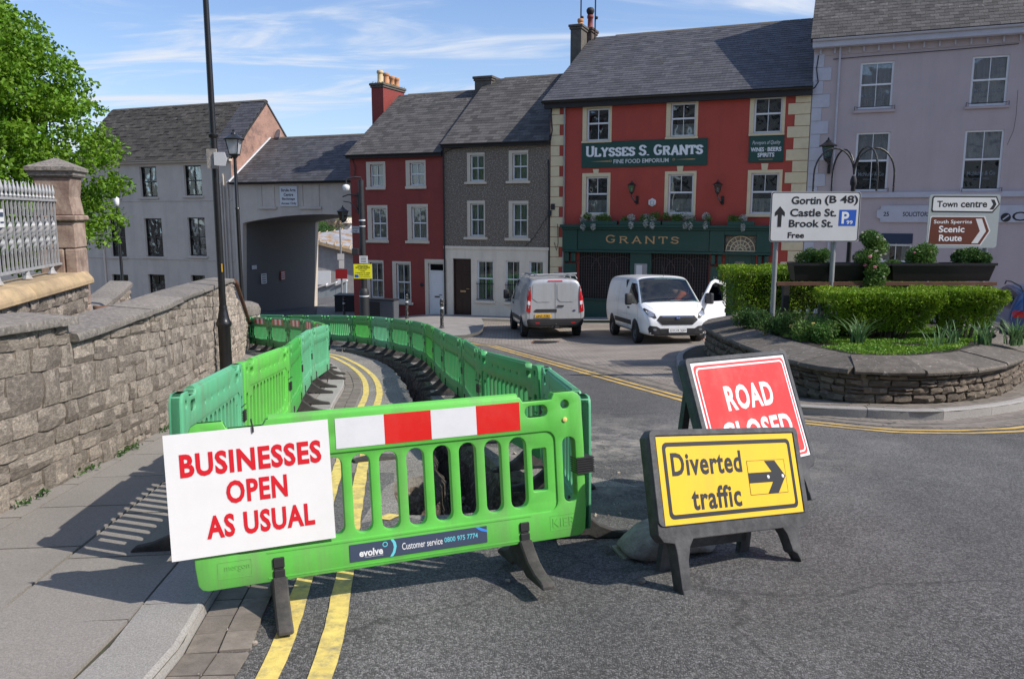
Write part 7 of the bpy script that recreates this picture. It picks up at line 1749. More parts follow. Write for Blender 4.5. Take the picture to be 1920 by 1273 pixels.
mb = MB(); mb.lathe([(.09, 0), (.08, 1.2), (.06, 1.25), (.05, lz)], 12); mb.build('post', m_black, t, angle=40); mb = MB(); mb.lathe([(.04, 0), (.09, .1), (.10, .3), (.03, .36)], 12, (0, 0, lz)); mb.build('lamp_head', m_upvc, t, smooth=True)
# gate pier and railings
pr = thing('gate_pier', 'tall sandstone gate pier with pyramid cap at the end of the railings', 'pier', (-5.24, 9.4, -1.5), radians(12)); hw = .20
def blk(name, par, x0, x1, y0, y1, z0, z1, mat, bev=.015):
    mb = MB(); mb.box(x0, x1, y0, y1, z0, z1); me = mb.mesh(name, mat); cleanup(me, bev, 1); o = bpy.data.objects.new(name, me); link(o, par); return o
zz_ = 0; hs_ = [.62, .55, .42, .34, .34, .34, .34]; k = 0
while zz_ < 2.85:
    h = hs_[min(k, 6)]; w = hw + (.04 if k < 2 else 0); h = min(h, 2.92 - zz_)
    for sx0, sx1 in ((-w, w * .0 + (.06 if k % 2 else -.05)), ((.066 if k % 2 else -.044), w)): blk('ashlar_block', pr, sx0, sx1, -w, w, zz_ + .004, zz_ + h, m_pier)
    zz_ += h; k += 1
blk('moulding', pr, -hw - .035, hw + .035, -hw - .035, hw + .035, 2.925, 2.99, m_pier)
mb = MB(); mb.prism([(-hw, 2.99), (hw, 2.99), (hw - .03, 3.2), (hw, 3.42), (-hw, 3.42), (-hw + .03, 3.2)], -hw, hw); me = mb.mesh('frieze_block', m_pier); cleanup(me, .01, 1); link(bpy.data.objects.new('frieze_block', me), pr)
q = sqrt(2); mb = MB(); mb.lathe([((hw + .02) * q, 3.42), ((hw + .035) * q, 3.44), ((hw + .035) * q, 3.47), ((hw + .06) * q, 3.49), ((hw + .06) * q, 3.53), (.02, 3.64)], 4, ph=pi / 4); me = mb.mesh('cap_stone', m_coping); link(bpy.data.objects.new('cap_stone', me), pr)
RA, RB = Vector((-5.18, 9.2)), Vector((-4.1, 4.4)); dirr = (RB - RA).normalized(); rl = (RB - RA).length
ra = thing('iron_railings', 'pale grey wrought iron railings with spear tips and twisted bars beside the pier', 'railing', (RA.x, RA.y, 0), atan2(dirr.y, dirr.x))
zt_, zb_ = 1.655, .945
mb = MB(); mb.box(0, rl, -.02, .02, zt_ - .012, zt_ + .012); mb.build('top_rail', m_rail, ra); mb = MB(); mb.box(0, rl, -.022, .022, zb_ - .012, zb_ + .012); mb.build('bottom_rail', m_rail, ra)
def spear(b): b.lathe([(.012, 0), (.022, .02), (.012, .035), (.010, .05), (.022, .075), (.018, .10), (.002, .165)], 6)
pl_ = MB(); pl_.box(-.009, .009, -.009, .009, zb_, zt_ + .01); spear_b = MB(); spear(spear_b); pl_.add([(a, b, c_ + zt_ + .01) for a, b, c_ in spear_b.v], spear_b.f); PLM = pl_.mesh('bar', m_rail, angle=40)
tw = MB(); n = 26
for j in range(n + 1):
    zq = zb_ + (zt_ - zb_) * j / n; f_ = sst(.25, .4, j / n) * (1 - sst(.6, .75, j / n)); r_ = .010 + .012 * f_; a0 = j * .8 * (1 if .25 < j / n < .75 else 0)
    for k in range(4): a = a0 + pi / 4 + k * pi / 2; tw.v.append((r_ * cos(a) * 1.3 + .008 * f_ * cos(j * .9), r_ * sin(a) * 1.3 + .008 * f_ * sin(j * .9), zq))
for j in range(n):
    for k in range(4): tw.f.append((j * 4 + k, j * 4 + (k + 1) % 4, (j + 1) * 4 + (k + 1) % 4, (j + 1) * 4 + k)); tw.m.append(0)
tw.add([(a, b, c_ + zt_ + .01) for a, b, c_ in spear_b.v], spear_b.f); TWM = tw.mesh('twisted_bar', m_rail, angle=50)
nbar = int(rl / .105)
for k in range(nbar): mk('twisted_bar' if k % 2 else 'bar', TWM if k % 2 else PLM, ra, (.05 + k * .105, 0, 0))
ft = MB(); ft.lathe([(.05, 0), (.03, .03), (.014, .09)], 8, (0, 0, .855)); FTM = ft.mesh('rail_foot', m_rail)
for k in range(7): mk('rail_foot', FTM, ra, (.3 + .75 * k, 0, 0))
mb = MB(); mb.box(1.62, 1.74, .03, .036, 1.38, 1.55); nb_ = mb.build('notice', m_signw, ra); mb = MB(); mb.box(1.64, 1.72, .037, .04, 1.48, 1.52); mb.box(1.64, 1.72, .037, .04, 1.42, 1.435); mb.build('small_print', m_navy, nb_)
dw = thing('dwarf_wall', 'low stone wall with yellow sandstone coping carrying the railings', 'wall', (RA.x, RA.y, 0), atan2(dirr.y, dirr.x))
blk('wall_core', dw, -.25, rl, -.17, .17, -1.8, .70, m_mortar)
x_ = -.28; rg = random.Random(17)
while x_ < rl:
    w_ = rg.uniform(.7, 1.1); mb = MB(); mb.prism([(-.27, .69), (.27, .69), (.27, .75), (.20, .84), (-.20, .84), (-.27, .75)], x_ + .004, x_ + w_ - .004, 'x'); me = mb.mesh('coping_stone', m_ylstone if x_ < 2.6 else m_coping); cleanup(me, .012, 1); link(bpy.data.objects.new('coping_stone', me), dw); x_ += w_
its = []
for lev in range(9):
    x_ = -.25
    while x_ < rl:
        w_ = rg.uniform(.15, .38); its.append((-x_, TRS((x_ + w_ / 2, .17, .62 - lev * .15), Matrix.Rotation(pi, 3, 'Z'), (w_ - .01, .09, .14)))); x_ += w_
pieces('stone', dw, m_stone, its)
# second stone wall curving behind
sw = thing('curved_wall', 'stone wall with smooth coping curving away behind the gate pier', 'wall', (-7.4, 13.5, -1.6)); O_ = Vector((-7.4, 13.5, -1.6))
pth = catmull([(-5.55, 9.9), (-6.3, 11.6), (-6.9, 13.2), (-7.4, 14.8), (-7.8, 16.0), (-8.15, 17.0)], 5, False); pth = [Vector(q_) for q_ in pth]
cw = lambda x, y: -.16 + .03 * (y - 11.2)
mb = MB(); ins_ = offset(pth, .0); in2 = offset(pth, .35)
for a, b in zip(ins_, in2): mb.v += [(a.x, a.y, -2), (a.x, a.y, cw(a.x, a.y)), (b.x, b.y, cw(a.x, a.y)), (b.x, b.y, -2)]
for i in range(len(pth) - 1):
    for k in range(3): mb.f.append((i * 4 + k, (i + 1) * 4 + k, (i + 1) * 4 + k + 1, i * 4 + k + 1)); mb.m.append(0)
mb.f += [(0, 1, 2, 3), (len(mb.v) - 1, len(mb.v) - 2, len(mb.v) - 3, len(mb.v) - 4)]; mb.m += [0, 0]
o = mb.build('wall_core', m_mortar, sw); o.matrix_parent_inverse = Matrix.Translation(-O_)
for seg in along(pth, 1.0, .01): o = sect_piece('coping_stone', m_coping, sw, seg, [(-.07, -.02), (-.07, .05), (0, .09), (.36, .11), (.42, .05), (.42, -.02)], cw); o.matrix_parent_inverse = Matrix.Translation(-O_)
its = []; RR = resample(pth, .05); 
for lev in range(8):
    i = rg.randrange(3)
    while i < len(RR) - 9:
        L = rg.randrange(4, 8); a, b = RR[i], RR[i + L]; m_ = (a + b) / 2; tt = (b - a).normalized(); nn = Vector((-tt.y, tt.x)); ztop = cw(m_.x, m_.y) - .03 - lev * .14
        its.append((-lev - m_.y * .1, TRS(Vector((m_.x, m_.y, ztop - .07)) - O_, Matrix(((tt.x, nn.x, 0), (tt.y, nn.y, 0), (0, 0, 1))), ((b - a).length - .01, .1, .13)))); i += L
pieces('stone', sw, m_stone, its, limit=120)
tag(blk('fallen_pipe', None, -.02, .02, -.02, .02, 0, .02, m_rustb), None)
bpy.data.objects.remove(bpy.data.objects['fallen_pipe'])
a = at(178, 581, 10.4); b = at(218, 576, 10.6); mb = MB(); mb.tube([a, a.lerp(b, .2) + Vector((0, 0, .01)), b], [.06, .035, .03], 8); tag(mb.build('clay_pipe', m_rustb, None, smooth=True), 'short rusty brown pipe lying behind the stone wall beside the pier', 'pipe')
# back yard ground behind the wall so that pier and pipe stand on something
mb = MB(); mb.prism([(-3.9, 4.0), (-4.0, 9.0), (-5.2, 13.0), (-6.4, 17.2), (-9.5, 17.2), (-9, 4)], -1.5, .0, 'z')
for i, v in enumerate(mb.v): mb.v[i] = (v[0], v[1], (-2.8 if v[2] < -1 else .03 - .028 * (v[1] - 4) - .0))
tag(mb.build('terrace_bed', m_soil), kind='structure')
# --- direction signs over the island
def twopost(name, label, px0, py0, px1, py1, D, posts, mat=m_signw, border=m_txtblk, r=.05, zg=None):
    a, b = at(px0, py1, D), at(px1, py0, D); t = thing(name, label, 'sign', (a.x, D, a.z)); w, h = b.x - a.x, b.z - a.z
    mb = MB(); mb.plate(rrect(0, w, 0, h, r, 4), [], 0, .012); me = mb.mesh('sign_panel', mat); cleanup(me); link(bpy.data.objects.new('sign_panel', me), t)
    if border: ringp(.006, w - .006, .006, h - .006, r, .014, border, t, -.001)
    mb = MB()
    for zq in (.2, .8): mb.box(.05, w - .05, .012, .04, h * zq - .02, h * zq + .02)
    mb.build('stiffener', m_steel, t)
    for px_ in posts:
        x_ = at(px_, py1, D).x - a.x; mb = MB(); mb.lathe([(.042, -1.9), (.042, h - .06)], 14, (x_, .085, 0)); mb.build('post', m_steel, t, angle=40)
    return t, w, h, (lambda px_, py_: ((px_ - px0) / (px1 - px0) * w, (py1 - py_) / (py1 - py0) * h))
def sfit(t, L, s_, x0, y0, x1, y1, mat, y=-.002, bold=.02, **k):
    a = L(x0, y1); b = L(x1, y0); return fit(s_, a[0], b[0], a[1], b[1], mat, t, y, bold, **k)
t, w, h, L = twopost('direction_sign', 'white sign with up arrow listing Gortin, Castle St., Brook St. and parking', 1442, 359.5, 1615, 454, 13.6, (1458, 1567))
L4 = lambda a, b: L(1400 + a / 2.448, b / 2.448)
def s4(s_, x0, y0, x1, y1, mat=m_txtblk, y=-.002, bold=.024): a = L4(x0, y1); b = L4(x1, y0); return fit(s_, a[0], b[0], a[1], b[1], mat, t, y, bold)
s4('Gortin', 200, 902, 340, 938); s4('(B 48)', 357, 898, 514, 943); s4('Castle St.', 196, 958, 415, 994); s4('Brook St.', 193, 1008, 402, 1043); s4('Free', 190, 1066, 268, 1093)
q = [L4(a, b) for a, b in ((138, 1042), (138, 985), (124, 993), (124, 975), (147, 947), (171, 975), (171, 993), (157, 985), (156, 1042))]; flat('up_arrow', q[::-1], m_txtblk, t, -.0015)
q = [L4(a, b) for a, b in ((428, 1037), (508, 1037), (510, 963), (429, 963))]; pp = flat('parking_panel', q, m_blue, t, -.0015); s4('P', 441, 972, 476, 1027, m_txtwht, -.0035, .03); s4('99', 465, 1012, 494, 1030, m_txtwht, -.0035, .02)
t, w, h, L = twopost('direction_sign', 'sign with Town centre arrow above brown South Sperrins Scenic Route arrow', 1735.5, 365, 1877, 465, 14.3, (1746, 1852), border=None, mat=M('sign_grey_green', (.34, .38, .38), .5, var=.04))
L6 = lambda a, b: L(1680 + a / 4.546, 360 + b / 4.546)
def f6(name, pts_, mat, y): return flat(name, [L6(a, b) for a, b in pts_][::-1], mat, t, y)
f6('arrow_panel', [(278, 50), (290, 34), (860, 38), (893, 105), (835, 178), (285, 172), (277, 160)], m_txtblk, -.0012); f6('arrow_panel', [(290, 58), (298, 46), (852, 49), (880, 105), (828, 166), (296, 160), (289, 150)], m_signw, -.0022)
f6('chevron', [(808, 66), (840, 66), (862, 105), (838, 150), (802, 150), (832, 106)], m_txtblk, -.0032)
def s6(s_, x0, y0, x1, y1, mat=m_txtblk, y=-.0034, bold=.024): a = L6(x0, y1); b = L6(x1, y0); return fit(s_, a[0], b[0], a[1], b[1], mat, t, y, bold)
s6('Town', 325, 76, 510, 130); s6('centre', 540, 80, 778, 132)
f6('arrow_panel', [(272, 215), (288, 204), (768, 206), (830, 332), (750, 458), (275, 452), (264, 440)], m_signw, -.0012); f6('brown_panel', [(282, 222), (292, 213), (760, 215), (816, 332), (743, 449), (280, 445), (272, 436)], m_brown, -.0022)
f6('chevron', [(686, 228), (742, 228), (788, 334), (722, 438), (663, 438), (732, 333)], m_signw, -.0032)
s6('South Sperrins', 308, 238, 654, 278, m_txtwht, bold=.012); s6('Scenic', 358, 288, 592, 345, m_txtwht); s6('Route', 366, 364, 574, 420, m_txtwht)
# troughs on rails
rail = thing('trough_stand', 'rusty brown rail with stubby posts carrying the two flower troughs', 'stand', (4.6, 13.85, -.6))
mb = MB(); a, b = at(1455, 527, 13.7), at(1866, 534, 13.7); mb.box(a.x, b.x, 13.65, 13.72, .30, .36); o = mb.build('rail', m_rustb, rail); o.matrix_parent_inverse = Matrix.Translation((-4.6, -13.85, .6))
for x_ in (4.75, 5.4, 6.1, 6.9, 7.6, 8.25): mb = MB(); mb.box(x_ - .05, x_ + .05, 13.8, 13.9, -.7, .31); o = mb.build('leg', m_blackm, rail); o.matrix_parent_inverse = Matrix.Translation((-4.6, -13.85, .6))
for i, (xa, xb, lab) in enumerate(((1481, 1662, 'long black flower trough under the white direction sign'), (1663, 1858, 'long black flower trough under the brown scenic route sign'))):
    a = at(xa, 493, 13.9).x; b = at(xb, 493, 13.9).x; tt = thing('flower_trough', lab, 'planter', (a, 13.72, .365), group='black flower troughs')
    mb = MB(); W_ = b - a; v = []
    for (x0_, x1_, y0_, y1_, z_) in ((.07, W_ - .07, .06, .30, 0), (0, W_, 0, .36, .31), (.025, W_ - .025, .025, .335, .31), (.04, W_ - .04, .04, .32, .26)): v += [(x0_, y0_, z_), (x1_, y0_, z_), (x1_, y1_, z_), (x0_, y1_, z_)]
    f = [(3, 2, 1, 0), (12, 13, 14, 15)] + [(r * 4 + k, r * 4 + (k + 1) % 4, (r + 1) * 4 + (k + 1) % 4, (r + 1) * 4 + k) for r in range(3) for k in range(4)]
    mb.add(v, f); me = mb.mesh('trough_body', m_plasblk); cleanup(me, .006, 1); link(bpy.data.objects.new('trough_body', me), tt)
    mb = MB(); mb.box(-.01, W_ + .01, -.012, .0, .27, .315); me = mb.mesh('rim', m_plasblk); link(bpy.data.objects.new('rim', me), tt)
    mb = MB(); mb.box(.03, W_ - .03, .03, .33, .262, .285); mb.build('soil', m_dirt_g, tt)
# basket post with curled arms
c = at(1601, 330, 15.3); t = thing('basket_post', 'black flaking post with four curled hanging basket arms behind the signs', 'post', (c.x, 15.3, -1.0)); zt_ = c.z + 1.0
mb = MB(); mb.lathe([(.045, 0), (.04, zt_ - .2), (.06, zt_ - .15), (.06, zt_ - .08), (.035, zt_)], 12); mb.build('post', m_blackm, t, angle=40)
m_flake = M('flaking_black_paint', (.02, .02, .02), .5, var=.2, col2=(.55, .5, .45), mix=(.60, .64), vs=20)
for k in range(4):
    a = radians(-8 + 90 * k + (18 if k % 2 else 0)); R_a = .36; pts_ = []
    for j in range(15): q = pi * j / 14; pts_.append((R_a * (1 - cos(q)) , R_a * 1.35 * sin(q)))
    P3 = [(cos(a) * r_, sin(a) * r_, zt_ + .02 + z_) for r_, z_ in pts_] + [(cos(a) * 2 * R_a, sin(a) * 2 * R_a, zt_ - .2)]
    mb = MB(); mb.tube(P3, .018, 7); mb.tube([P3[-1], (P3[-1][0], P3[-1][1], P3[-1][2] - .1)], .02, 6); mb.build('curled_arm', m_flake, t)
# wall lanterns on the pub and the lavender building
def wall_lantern(label, px_, py0, py1, off, side=0, sc=1.0, group=None):
    s_, z1_ = fac(px_, py0, off); _, z0_ = fac(px_, py1, off); p2 = FP + FE * s_ + FN * off; H_ = z1_ - z0_
    t = thing('wall_lantern', label, 'wall lamp', (p2.x, p2.y, z0_), FANG, group)
    mb = MB(); mb.box(.10, .20, -.03, 0, 0, .32); mb.tube([(.15, -.03, .06), (.15, -.2, .03), (.10, -.32, .12), (0.0, -.38, .30), (0, -.38, .42)], .028, 7); mb.build('bracket', m_black, t)
    e = lamp_head(t, .46, (H_ - .46) / .78 * sc); e.location = (0, -.38, .46); return t
wall_lantern('black lantern on the red pub wall between the first and second windows', 1189, 338, 383, 0, group='black lanterns on the pub wall'); wall_lantern('black lantern on the red pub wall between the second and third windows', 1349, 336, 384, 0, group='black lanterns on the pub wall')
s_, z_ = fac(1549, 300, 0); p2 = FP + FE * (s_ + .1) - FN * .1
t = thing('wall_lantern', 'large black lantern on a bracket at the edge of the lavender building', 'wall lamp', (p2.x, p2.y, z_ - .3), FANG)
mb = MB(); mb.box(-.04, .06, 0, .1, -.2, .4); mb.tube([(0, .02, .2), (.0, -.35, .1), (-.05, -.55, .2)], .03, 6); mb.build('bracket', m_black, t); e = lamp_head(t, .3, 1.0); e.location = (-.05, -.55, .3)
s_, z_ = fac(652, 415, 0); p2 = FP + FE * s_ - FN * .0
t = thing('wall_lantern', 'black lantern on a scrolled bracket at the left corner of the dark red house', 'wall lamp', (p2.x, p2.y, z_), FANG)
mb = MB(); mb.box(.55, .62, -.05, .02, .35, 1.3); mb.tube([(.6, -.1, 1.15), (.25, -.25, 1.2), (-.03, -.3, 1.1)], .03, 6); mb.tube([(.6, -.1, .5), (.3, -.22, .85), (.0, -.3, .9)], .022, 6); mb.build('bracket', m_black, t); e = lamp_head(t, 0.05, .9); e.location = (-.05, -.3, .05)
# camera post with notices by the red house
c = at(684, 592, 34.6); c.z = G(c.x, c.y) + .1; t = thing('camera_post', 'dark grey camera post with a white notice and a yellow notice by the red house', 'post', c)
zt_ = at(673, 338, 34.6).z - c.z; z2_ = at(680, 543, 34.6).z - c.z
m_postg = M('dark_grey_paint', (.022, .024, .027), .55, var=.2, vs=6)
mb = MB(); mb.lathe([(.21, 0), (.21, z2_ - .15), (.19, z2_), (.13, z2_ + .06), (.13, zt_ * .6), (.12, zt_)], 18); mb.build('post', m_postg, t, angle=40)
mb = MB(); mb.lathe([(.213, z2_ - .3), (.215, z2_ - .25)], 18); mb.lathe([(.135, zt_ * .72), (.137, zt_ * .72 + .06)], 18); mb.lathe([(.135, zt_ * .68), (.137, zt_ * .68 + .04)], 18); mb.build('white_band', m_refw, t, angle=40)
mb = MB(); mb.tube([(0, 0, zt_), (0, 0, zt_ + .1), (-.25, -.05, zt_ + .12), (-.6, -.1, zt_ + .05), (-.62, -.1, zt_ - .15)], .04, 6); mb.build('arm', m_postg, t)
mb = MB(); mb.lathe([(.02, .12), (.14, .08), (.16, 0), (.13, -.12), (.05, -.17)], 14, (-.62, -.1, zt_ - .3)); mb.build('camera_dome', m_upvc, t, smooth=True)
def onpost(px0, py0, px1, py1, mat, name):
    a, b = at(px0, py1, 34.2), at(px1, py0, 34.2); mb = MB(); mb.box(a.x - c.x, b.x - c.x, a.y - c.y, a.y - c.y + .03, a.z - c.z, b.z - c.z); o = mb.build(name, mat, t); return o, (a.x - c.x, b.x - c.x, a.z - c.z, b.z - c.z), a.y - c.y
m_yelnote = M('notice_yellow', (.85, .80, .02), .5, var=.02)
o, r, yy = onpost(663.5, 495.5, 697, 522.5, m_yelnote, 'yellow_notice')
Wn, Hn = r[1] - r[0], r[3] - r[2]
for i, (s_, w_, hh) in enumerate((('Advance Notice', .62, .09), ('GAS NETWORKS', .85, .12), ('CASTLE STREET', .55, .07), ('CLOSED', .3, .06), ('TUESDAY 23 APRIL', .9, .07), ('ROAD CLOSED', .6, .07), ('access maintained', .7, .06))):
    zc_ = r[3] - Hn * (.1 + .125 * i); xm = (r[0] + r[1]) / 2 + (.08 * Wn if i > 4 else 0); fit(s_, xm - Wn * w_ * .46, xm + Wn * w_ * .46, zc_ - Hn * hh / 2, zc_ + Hn * hh / 2, m_txtblk, o, yy - .002, .02)
mb = MB(); mb.box(r[0] + .04, r[0] + Wn * .26, yy - .004, yy, r[2] + .05, r[2] + Hn * .28); mb.build('logo_block', m_blue, o)
o, r, yy = onpost(674, 480, 689, 494, m_signw, 'white_notice'); mb = MB()
for k in range(4): zz_ = r[2] + (r[3] - r[2]) * (.18 + .2 * k); mb.box(r[0] + .06, r[1] - .06, yy - .003, yy, zz_, zz_ + .02)
mb.build('small_print', m_txtblk, o)
blk('junction_box', t, -.42, -.15, -.3, -.1, at(670, 478, 34.3).z - c.z, at(670, 466, 34.3).z - c.z, m_postg)
r0, r1 = fac(659.5, 437, -.05), fac(673.5, 424.5, -.05); p2 = FP + FE * r0[0] - FN * .05
t = thing('street_name_plate', 'white street name plate on the left edge of the dark red house', 'sign', (p2.x, p2.y, r0[1]), FANG); Wn, Hn = r1[0] - r0[0], r1[1] - r0[1]
blk('plate', t, 0, Wn, 0, .03, 0, Hn, m_signw, .004); ringp(.01, Wn - .01, .01, Hn - .01, .01, .012, m_txtblk, t, -.001); fit("GEORGE'S", .04, Wn - .04, Hn * .55, Hn * .85, m_txtblk, t, -.001, .03); fit('STREET', .06, Wn - .06, Hn * .14, Hn * .44, m_txtblk, t, -.001, .03)
# cabinets, bollards, drain cover
a = at(694, 596, 35.4); t = thing('utility_cabinet', 'grey street cabinet in front of the red house', 'cabinet', (a.x, a.y, G(a.x, a.y) + .1), FANG); w_ = 1.35; hh = at(700, 561, 35.4).z - (G(a.x, a.y) + .1)
blk('cabinet_body', t, 0, w_, -.2, .25, 0, hh, M('cabinet_grey', (.09, .10, .115), .55, var=.1), .02); 
for k in range(2): blk('cabinet_door', t, .04 + k * w_ / 2, w_ / 2 - .04 + k * w_ / 2, -.215, -.2, .08, hh - .08, m_blackm if k == 0 else M('cabinet_door_grey', (.08, .09, .105), .55), .006)
blk('cabinet_top', t, -.03, w_ + .03, -.24, .27, hh, hh + .05, m_postg, .01)
a = at(628, 592, 43); t = thing('skip', 'dark container standing under the arch beside the passage', 'container', (a.x, a.y, G(a.x, a.y))); blk('container_body', t, 0, 1.9, 0, 1.2, 0, .95, m_blackm, .03); blk('lid', t, -.04, 1.94, -.04, 1.24, .95, 1.0, m_postg, .02)
m_boll = M('chipped_bollard_paint', (.02, .02, .02), .5, var=.2, col2=(.5, .48, .44), mix=(.585, .60), vs=14)
bl0 = None
for i, (p_, lab) in enumerate((((-2.52, 28.5), 'black chipped bollard in front of the white door'), ((-4.51, 34.1), 'black chipped bollard under the ground floor window of the red house'), ((-8.15, 38.6), 'black chipped bollard left of the camera post'))):
    t = thing('bollard', lab, 'bollard', (p_[0], p_[1], G(*p_) + .1), group='chipped black bollards on the pavement')
    mb = MB(); mb.lathe([(.09, 0), (.085, .06), (.062, .08), (.06, .86), (.072, .87), (.072, .92), (.06, .93), (.065, .96), (.06, 1.02), (.035, 1.06), (.005, 1.07)], 14); mb.build('shaft', m_boll, t, angle=40)
    mb = MB(); mb.lathe([(.064, .70), (.066, .71), (.066, .75), (.064, .76)], 14); mb.build('white_band', m_refw, t, angle=40)
gc = hit(1022, 643); t = thing('drain_cover', 'rusty iron drain grating set in the paving behind the silver van', 'drain cover', gc, radians(-8))
blk('frame', t, -.42, .42, -.42, .42, -.02, .008, m_rustb, .003)
for k in range(9): blk('grating_bar', t, -.36, .36, -.36 + k * .085, -.36 + k * .085 + .05, .009, .014, m_blackm, .002)
# ------------------------------------------------------------------ vegetation
def blob_leaves(n, blobs, size, rg, up=.25, aspect=.6, shell=.55):
    """blobs: (centre, radii). Leaves sit near the surfaces of many small lobes."""
    wts = [b[1][0] * b[1][1] + b[1][2] * b[1][0] for b in blobs]; tot = sum(wts); cum = []; a = 0
    for w in wts: a += w / tot; cum.append(a)
    def pf():
        u = rg.random(); i = 0
        while cum[i] < u and i < len(cum) - 1: i += 1
        c, r = blobs[i]; v = Vector((rg.gauss(0, 1), rg.gauss(0, 1), rg.gauss(0, 1))).normalized(); k = shell + (1 - shell) * rg.random() ** .6
        return Vector(c) + Vector((v.x * r[0], v.y * r[1], v.z * r[2])) * k, v
    return leaves(n, pf, size, rg, up, aspect)
def foliage(name, vf, mat, parent, O=None):
    mb = MB(); mb.v = vf[0]; mb.f = vf[1]; mb.m = [0] * len(vf[1]); o = mb.build(name, mat, parent)
    if O is not None: o.matrix_parent_inverse = Matrix.Translation(-O)
    o['kind'] = 'stuff'; return o
rg = random.Random(41)
# big tree
TO = Vector((-14.0, 20.2, -2.0)); tr = thing('lime_tree', 'big bright green spring tree behind the railings and pier', 'tree', TO)
mb = MB(); mb.tube([(0, 0, -.5), (.05, 0, 1.2), (-.05, .1, 2.6), (.1, 0, 4.5), (0, 0, 7.5)], [.35, .28, .24, .17, .06], 10)
for k in range(16):
    a = k * 2.4; z_ = 1.8 + k * .33; L_ = 3.4 * (1 - k / 26); mb.tube([(0, 0, z_), (cos(a) * L_ * .5, sin(a) * L_ * .5, z_ + .7), (cos(a) * L_, sin(a) * L_, z_ + 1.6)], [.10, .06, .02], 6)
mb.build('trunk', m_bark, tr, smooth=True)
def crown_r(z): 
    T = [(.2, 2.0), (.65, 3.55), (1.5, 4.15), (2.7, 4.3), (4.15, 3.75), (5.0, 3.3), (5.7, 2.85), (6.5, 1.9), (7.4, .9), (8.0, .2)]
    return lerpt(T, z)
blobs = []
for k in range(900):
    z_ = rg.uniform(.3, 7.9); a = rg.uniform(0, 2 * pi); R0_ = crown_r(z_); k_ = rg.random() ** .42 * rg.choice((1, 1, .97, .8)); r_ = R0_ * k_
    q = .34 + .26 * rg.random(); r_ = max(0, r_ - q * .55); blobs.append((Vector((TO.x + r_ * cos(a), TO.y + r_ * sin(a), z_)), (q * 1.15, q * 1.15, q * .62)))
foliage('crown', blob_leaves(125000, blobs, .118, rg, up=-.1, aspect=.72, shell=.35), m_leaf, tr, TO)
# hedges in the planter
def hedge(label, x0, x1, y0, y1, zt, zlow, n, taper=.36, size=.040, O=None, zsoil=-.6):
    O = Vector(((x0 + x1) / 2, (y0 + y1) / 2, zsoil)); t = thing('hedge', label, 'hedge', O, group='clipped hedges in the stone planter')
    def pf():
        u, v, s = rg.random(), 1 - rg.random() ** 1.35, rg.random(); d = rg.random() ** 1.6 * .12
        if s < .33: x, y, z = x0 + (x1 - x0) * u, y0 + (y1 - y0) * v, zt - d; nn = Vector((0, 0, 1))
        elif s < .72: x, y, z = x0 + (x1 - x0) * u, y0 + d, zlow + (zt - zlow) * v; nn = Vector((0, -1, .2))
        elif s < .80: x, y, z = x0 + (x1 - x0) * u, y1 - d, zlow + (zt - zlow) * v; nn = Vector((0, 1, .2))
        else:
            sd = rg.random() < .5; x, y, z = (x0 + d if sd else x1 - d), y0 + (y1 - y0) * u, zlow + (zt - zlow) * v; nn = Vector((-1 if sd else 1, 0, .2))
        k = max(0, (zt - .16 - z) / max(.01, zt - zlow)) ** .75 * taper; x += (O.x - x) * k; y += (O.y - y) * k * 1.2
        e = .06; 
        if z > zt - e: q = (z - (zt - e)) / e * .3; x += (O.x - x) * q * .06; y += (O.y - y) * q * .12
        nz = noise.noise(Vector((x * 3.2, y * 3.2, z * 3.2))) * .055 + noise.noise(Vector((x * 11, y * 11, z * 11))) * .025
        return Vector((x, y, z)) + nn * nz, nn
    foliage('foliage', leaves(n, pf, size, rg, up=.5, aspect=.55), m_hedge, t, O)
    # inner twigs
    mb = MB()
    for k in range(46):
        x, y = x0 + .2 + (x1 - x0 - .4) * rg.random(), y0 + .15 + (y1 - y0 - .3) * rg.random(); b0 = Vector((O.x + (x - O.x) * .5, O.y + (y - O.y) * .5, zsoil - .1)); mb.tube([b0, b0.lerp(Vector((x, y, zt)), .5) + Vector((rg.gauss(0, .04), rg.gauss(0, .04), 0)), (x, y, zt - .1)], [.018, .012, .004], 4)
    o = mb.build('stems', m_bark, t); o.matrix_parent_inverse = Matrix.Translation(-O)
    core = MB(); core.box(x0 + .16, x1 - .16, y0 + .14, y1 - .14, zlow + .18, zt - .13)  # solid core, its near-black colour stands in for shade inside the hedge
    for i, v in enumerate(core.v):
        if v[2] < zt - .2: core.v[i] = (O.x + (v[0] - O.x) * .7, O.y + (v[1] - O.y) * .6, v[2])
    o = core.build('shade_core', m_core, t); o.matrix_parent_inverse = Matrix.Translation(-O)
hedge('clipped bright green hedge in front of the planter, left of the two front ones', 5.02, 6.78, 12.35, 13.35, .30, -.32, 17000)
hedge('clipped bright green hedge in front of the planter, beside the blue car', 6.70, 7.86, 12.55, 13.5, .31, -.28, 13000)
hedge('wide clipped hedge at the left end of the planter behind the sign post', 4.33, 7.0, 15.6, 17.0, .46, -.55, 24000, .15)
hedge('clipped hedge on the far side of the planter behind the troughs', 7.0, 8.7, 15.2, 16.8, .36, -.4, 9000, .15)
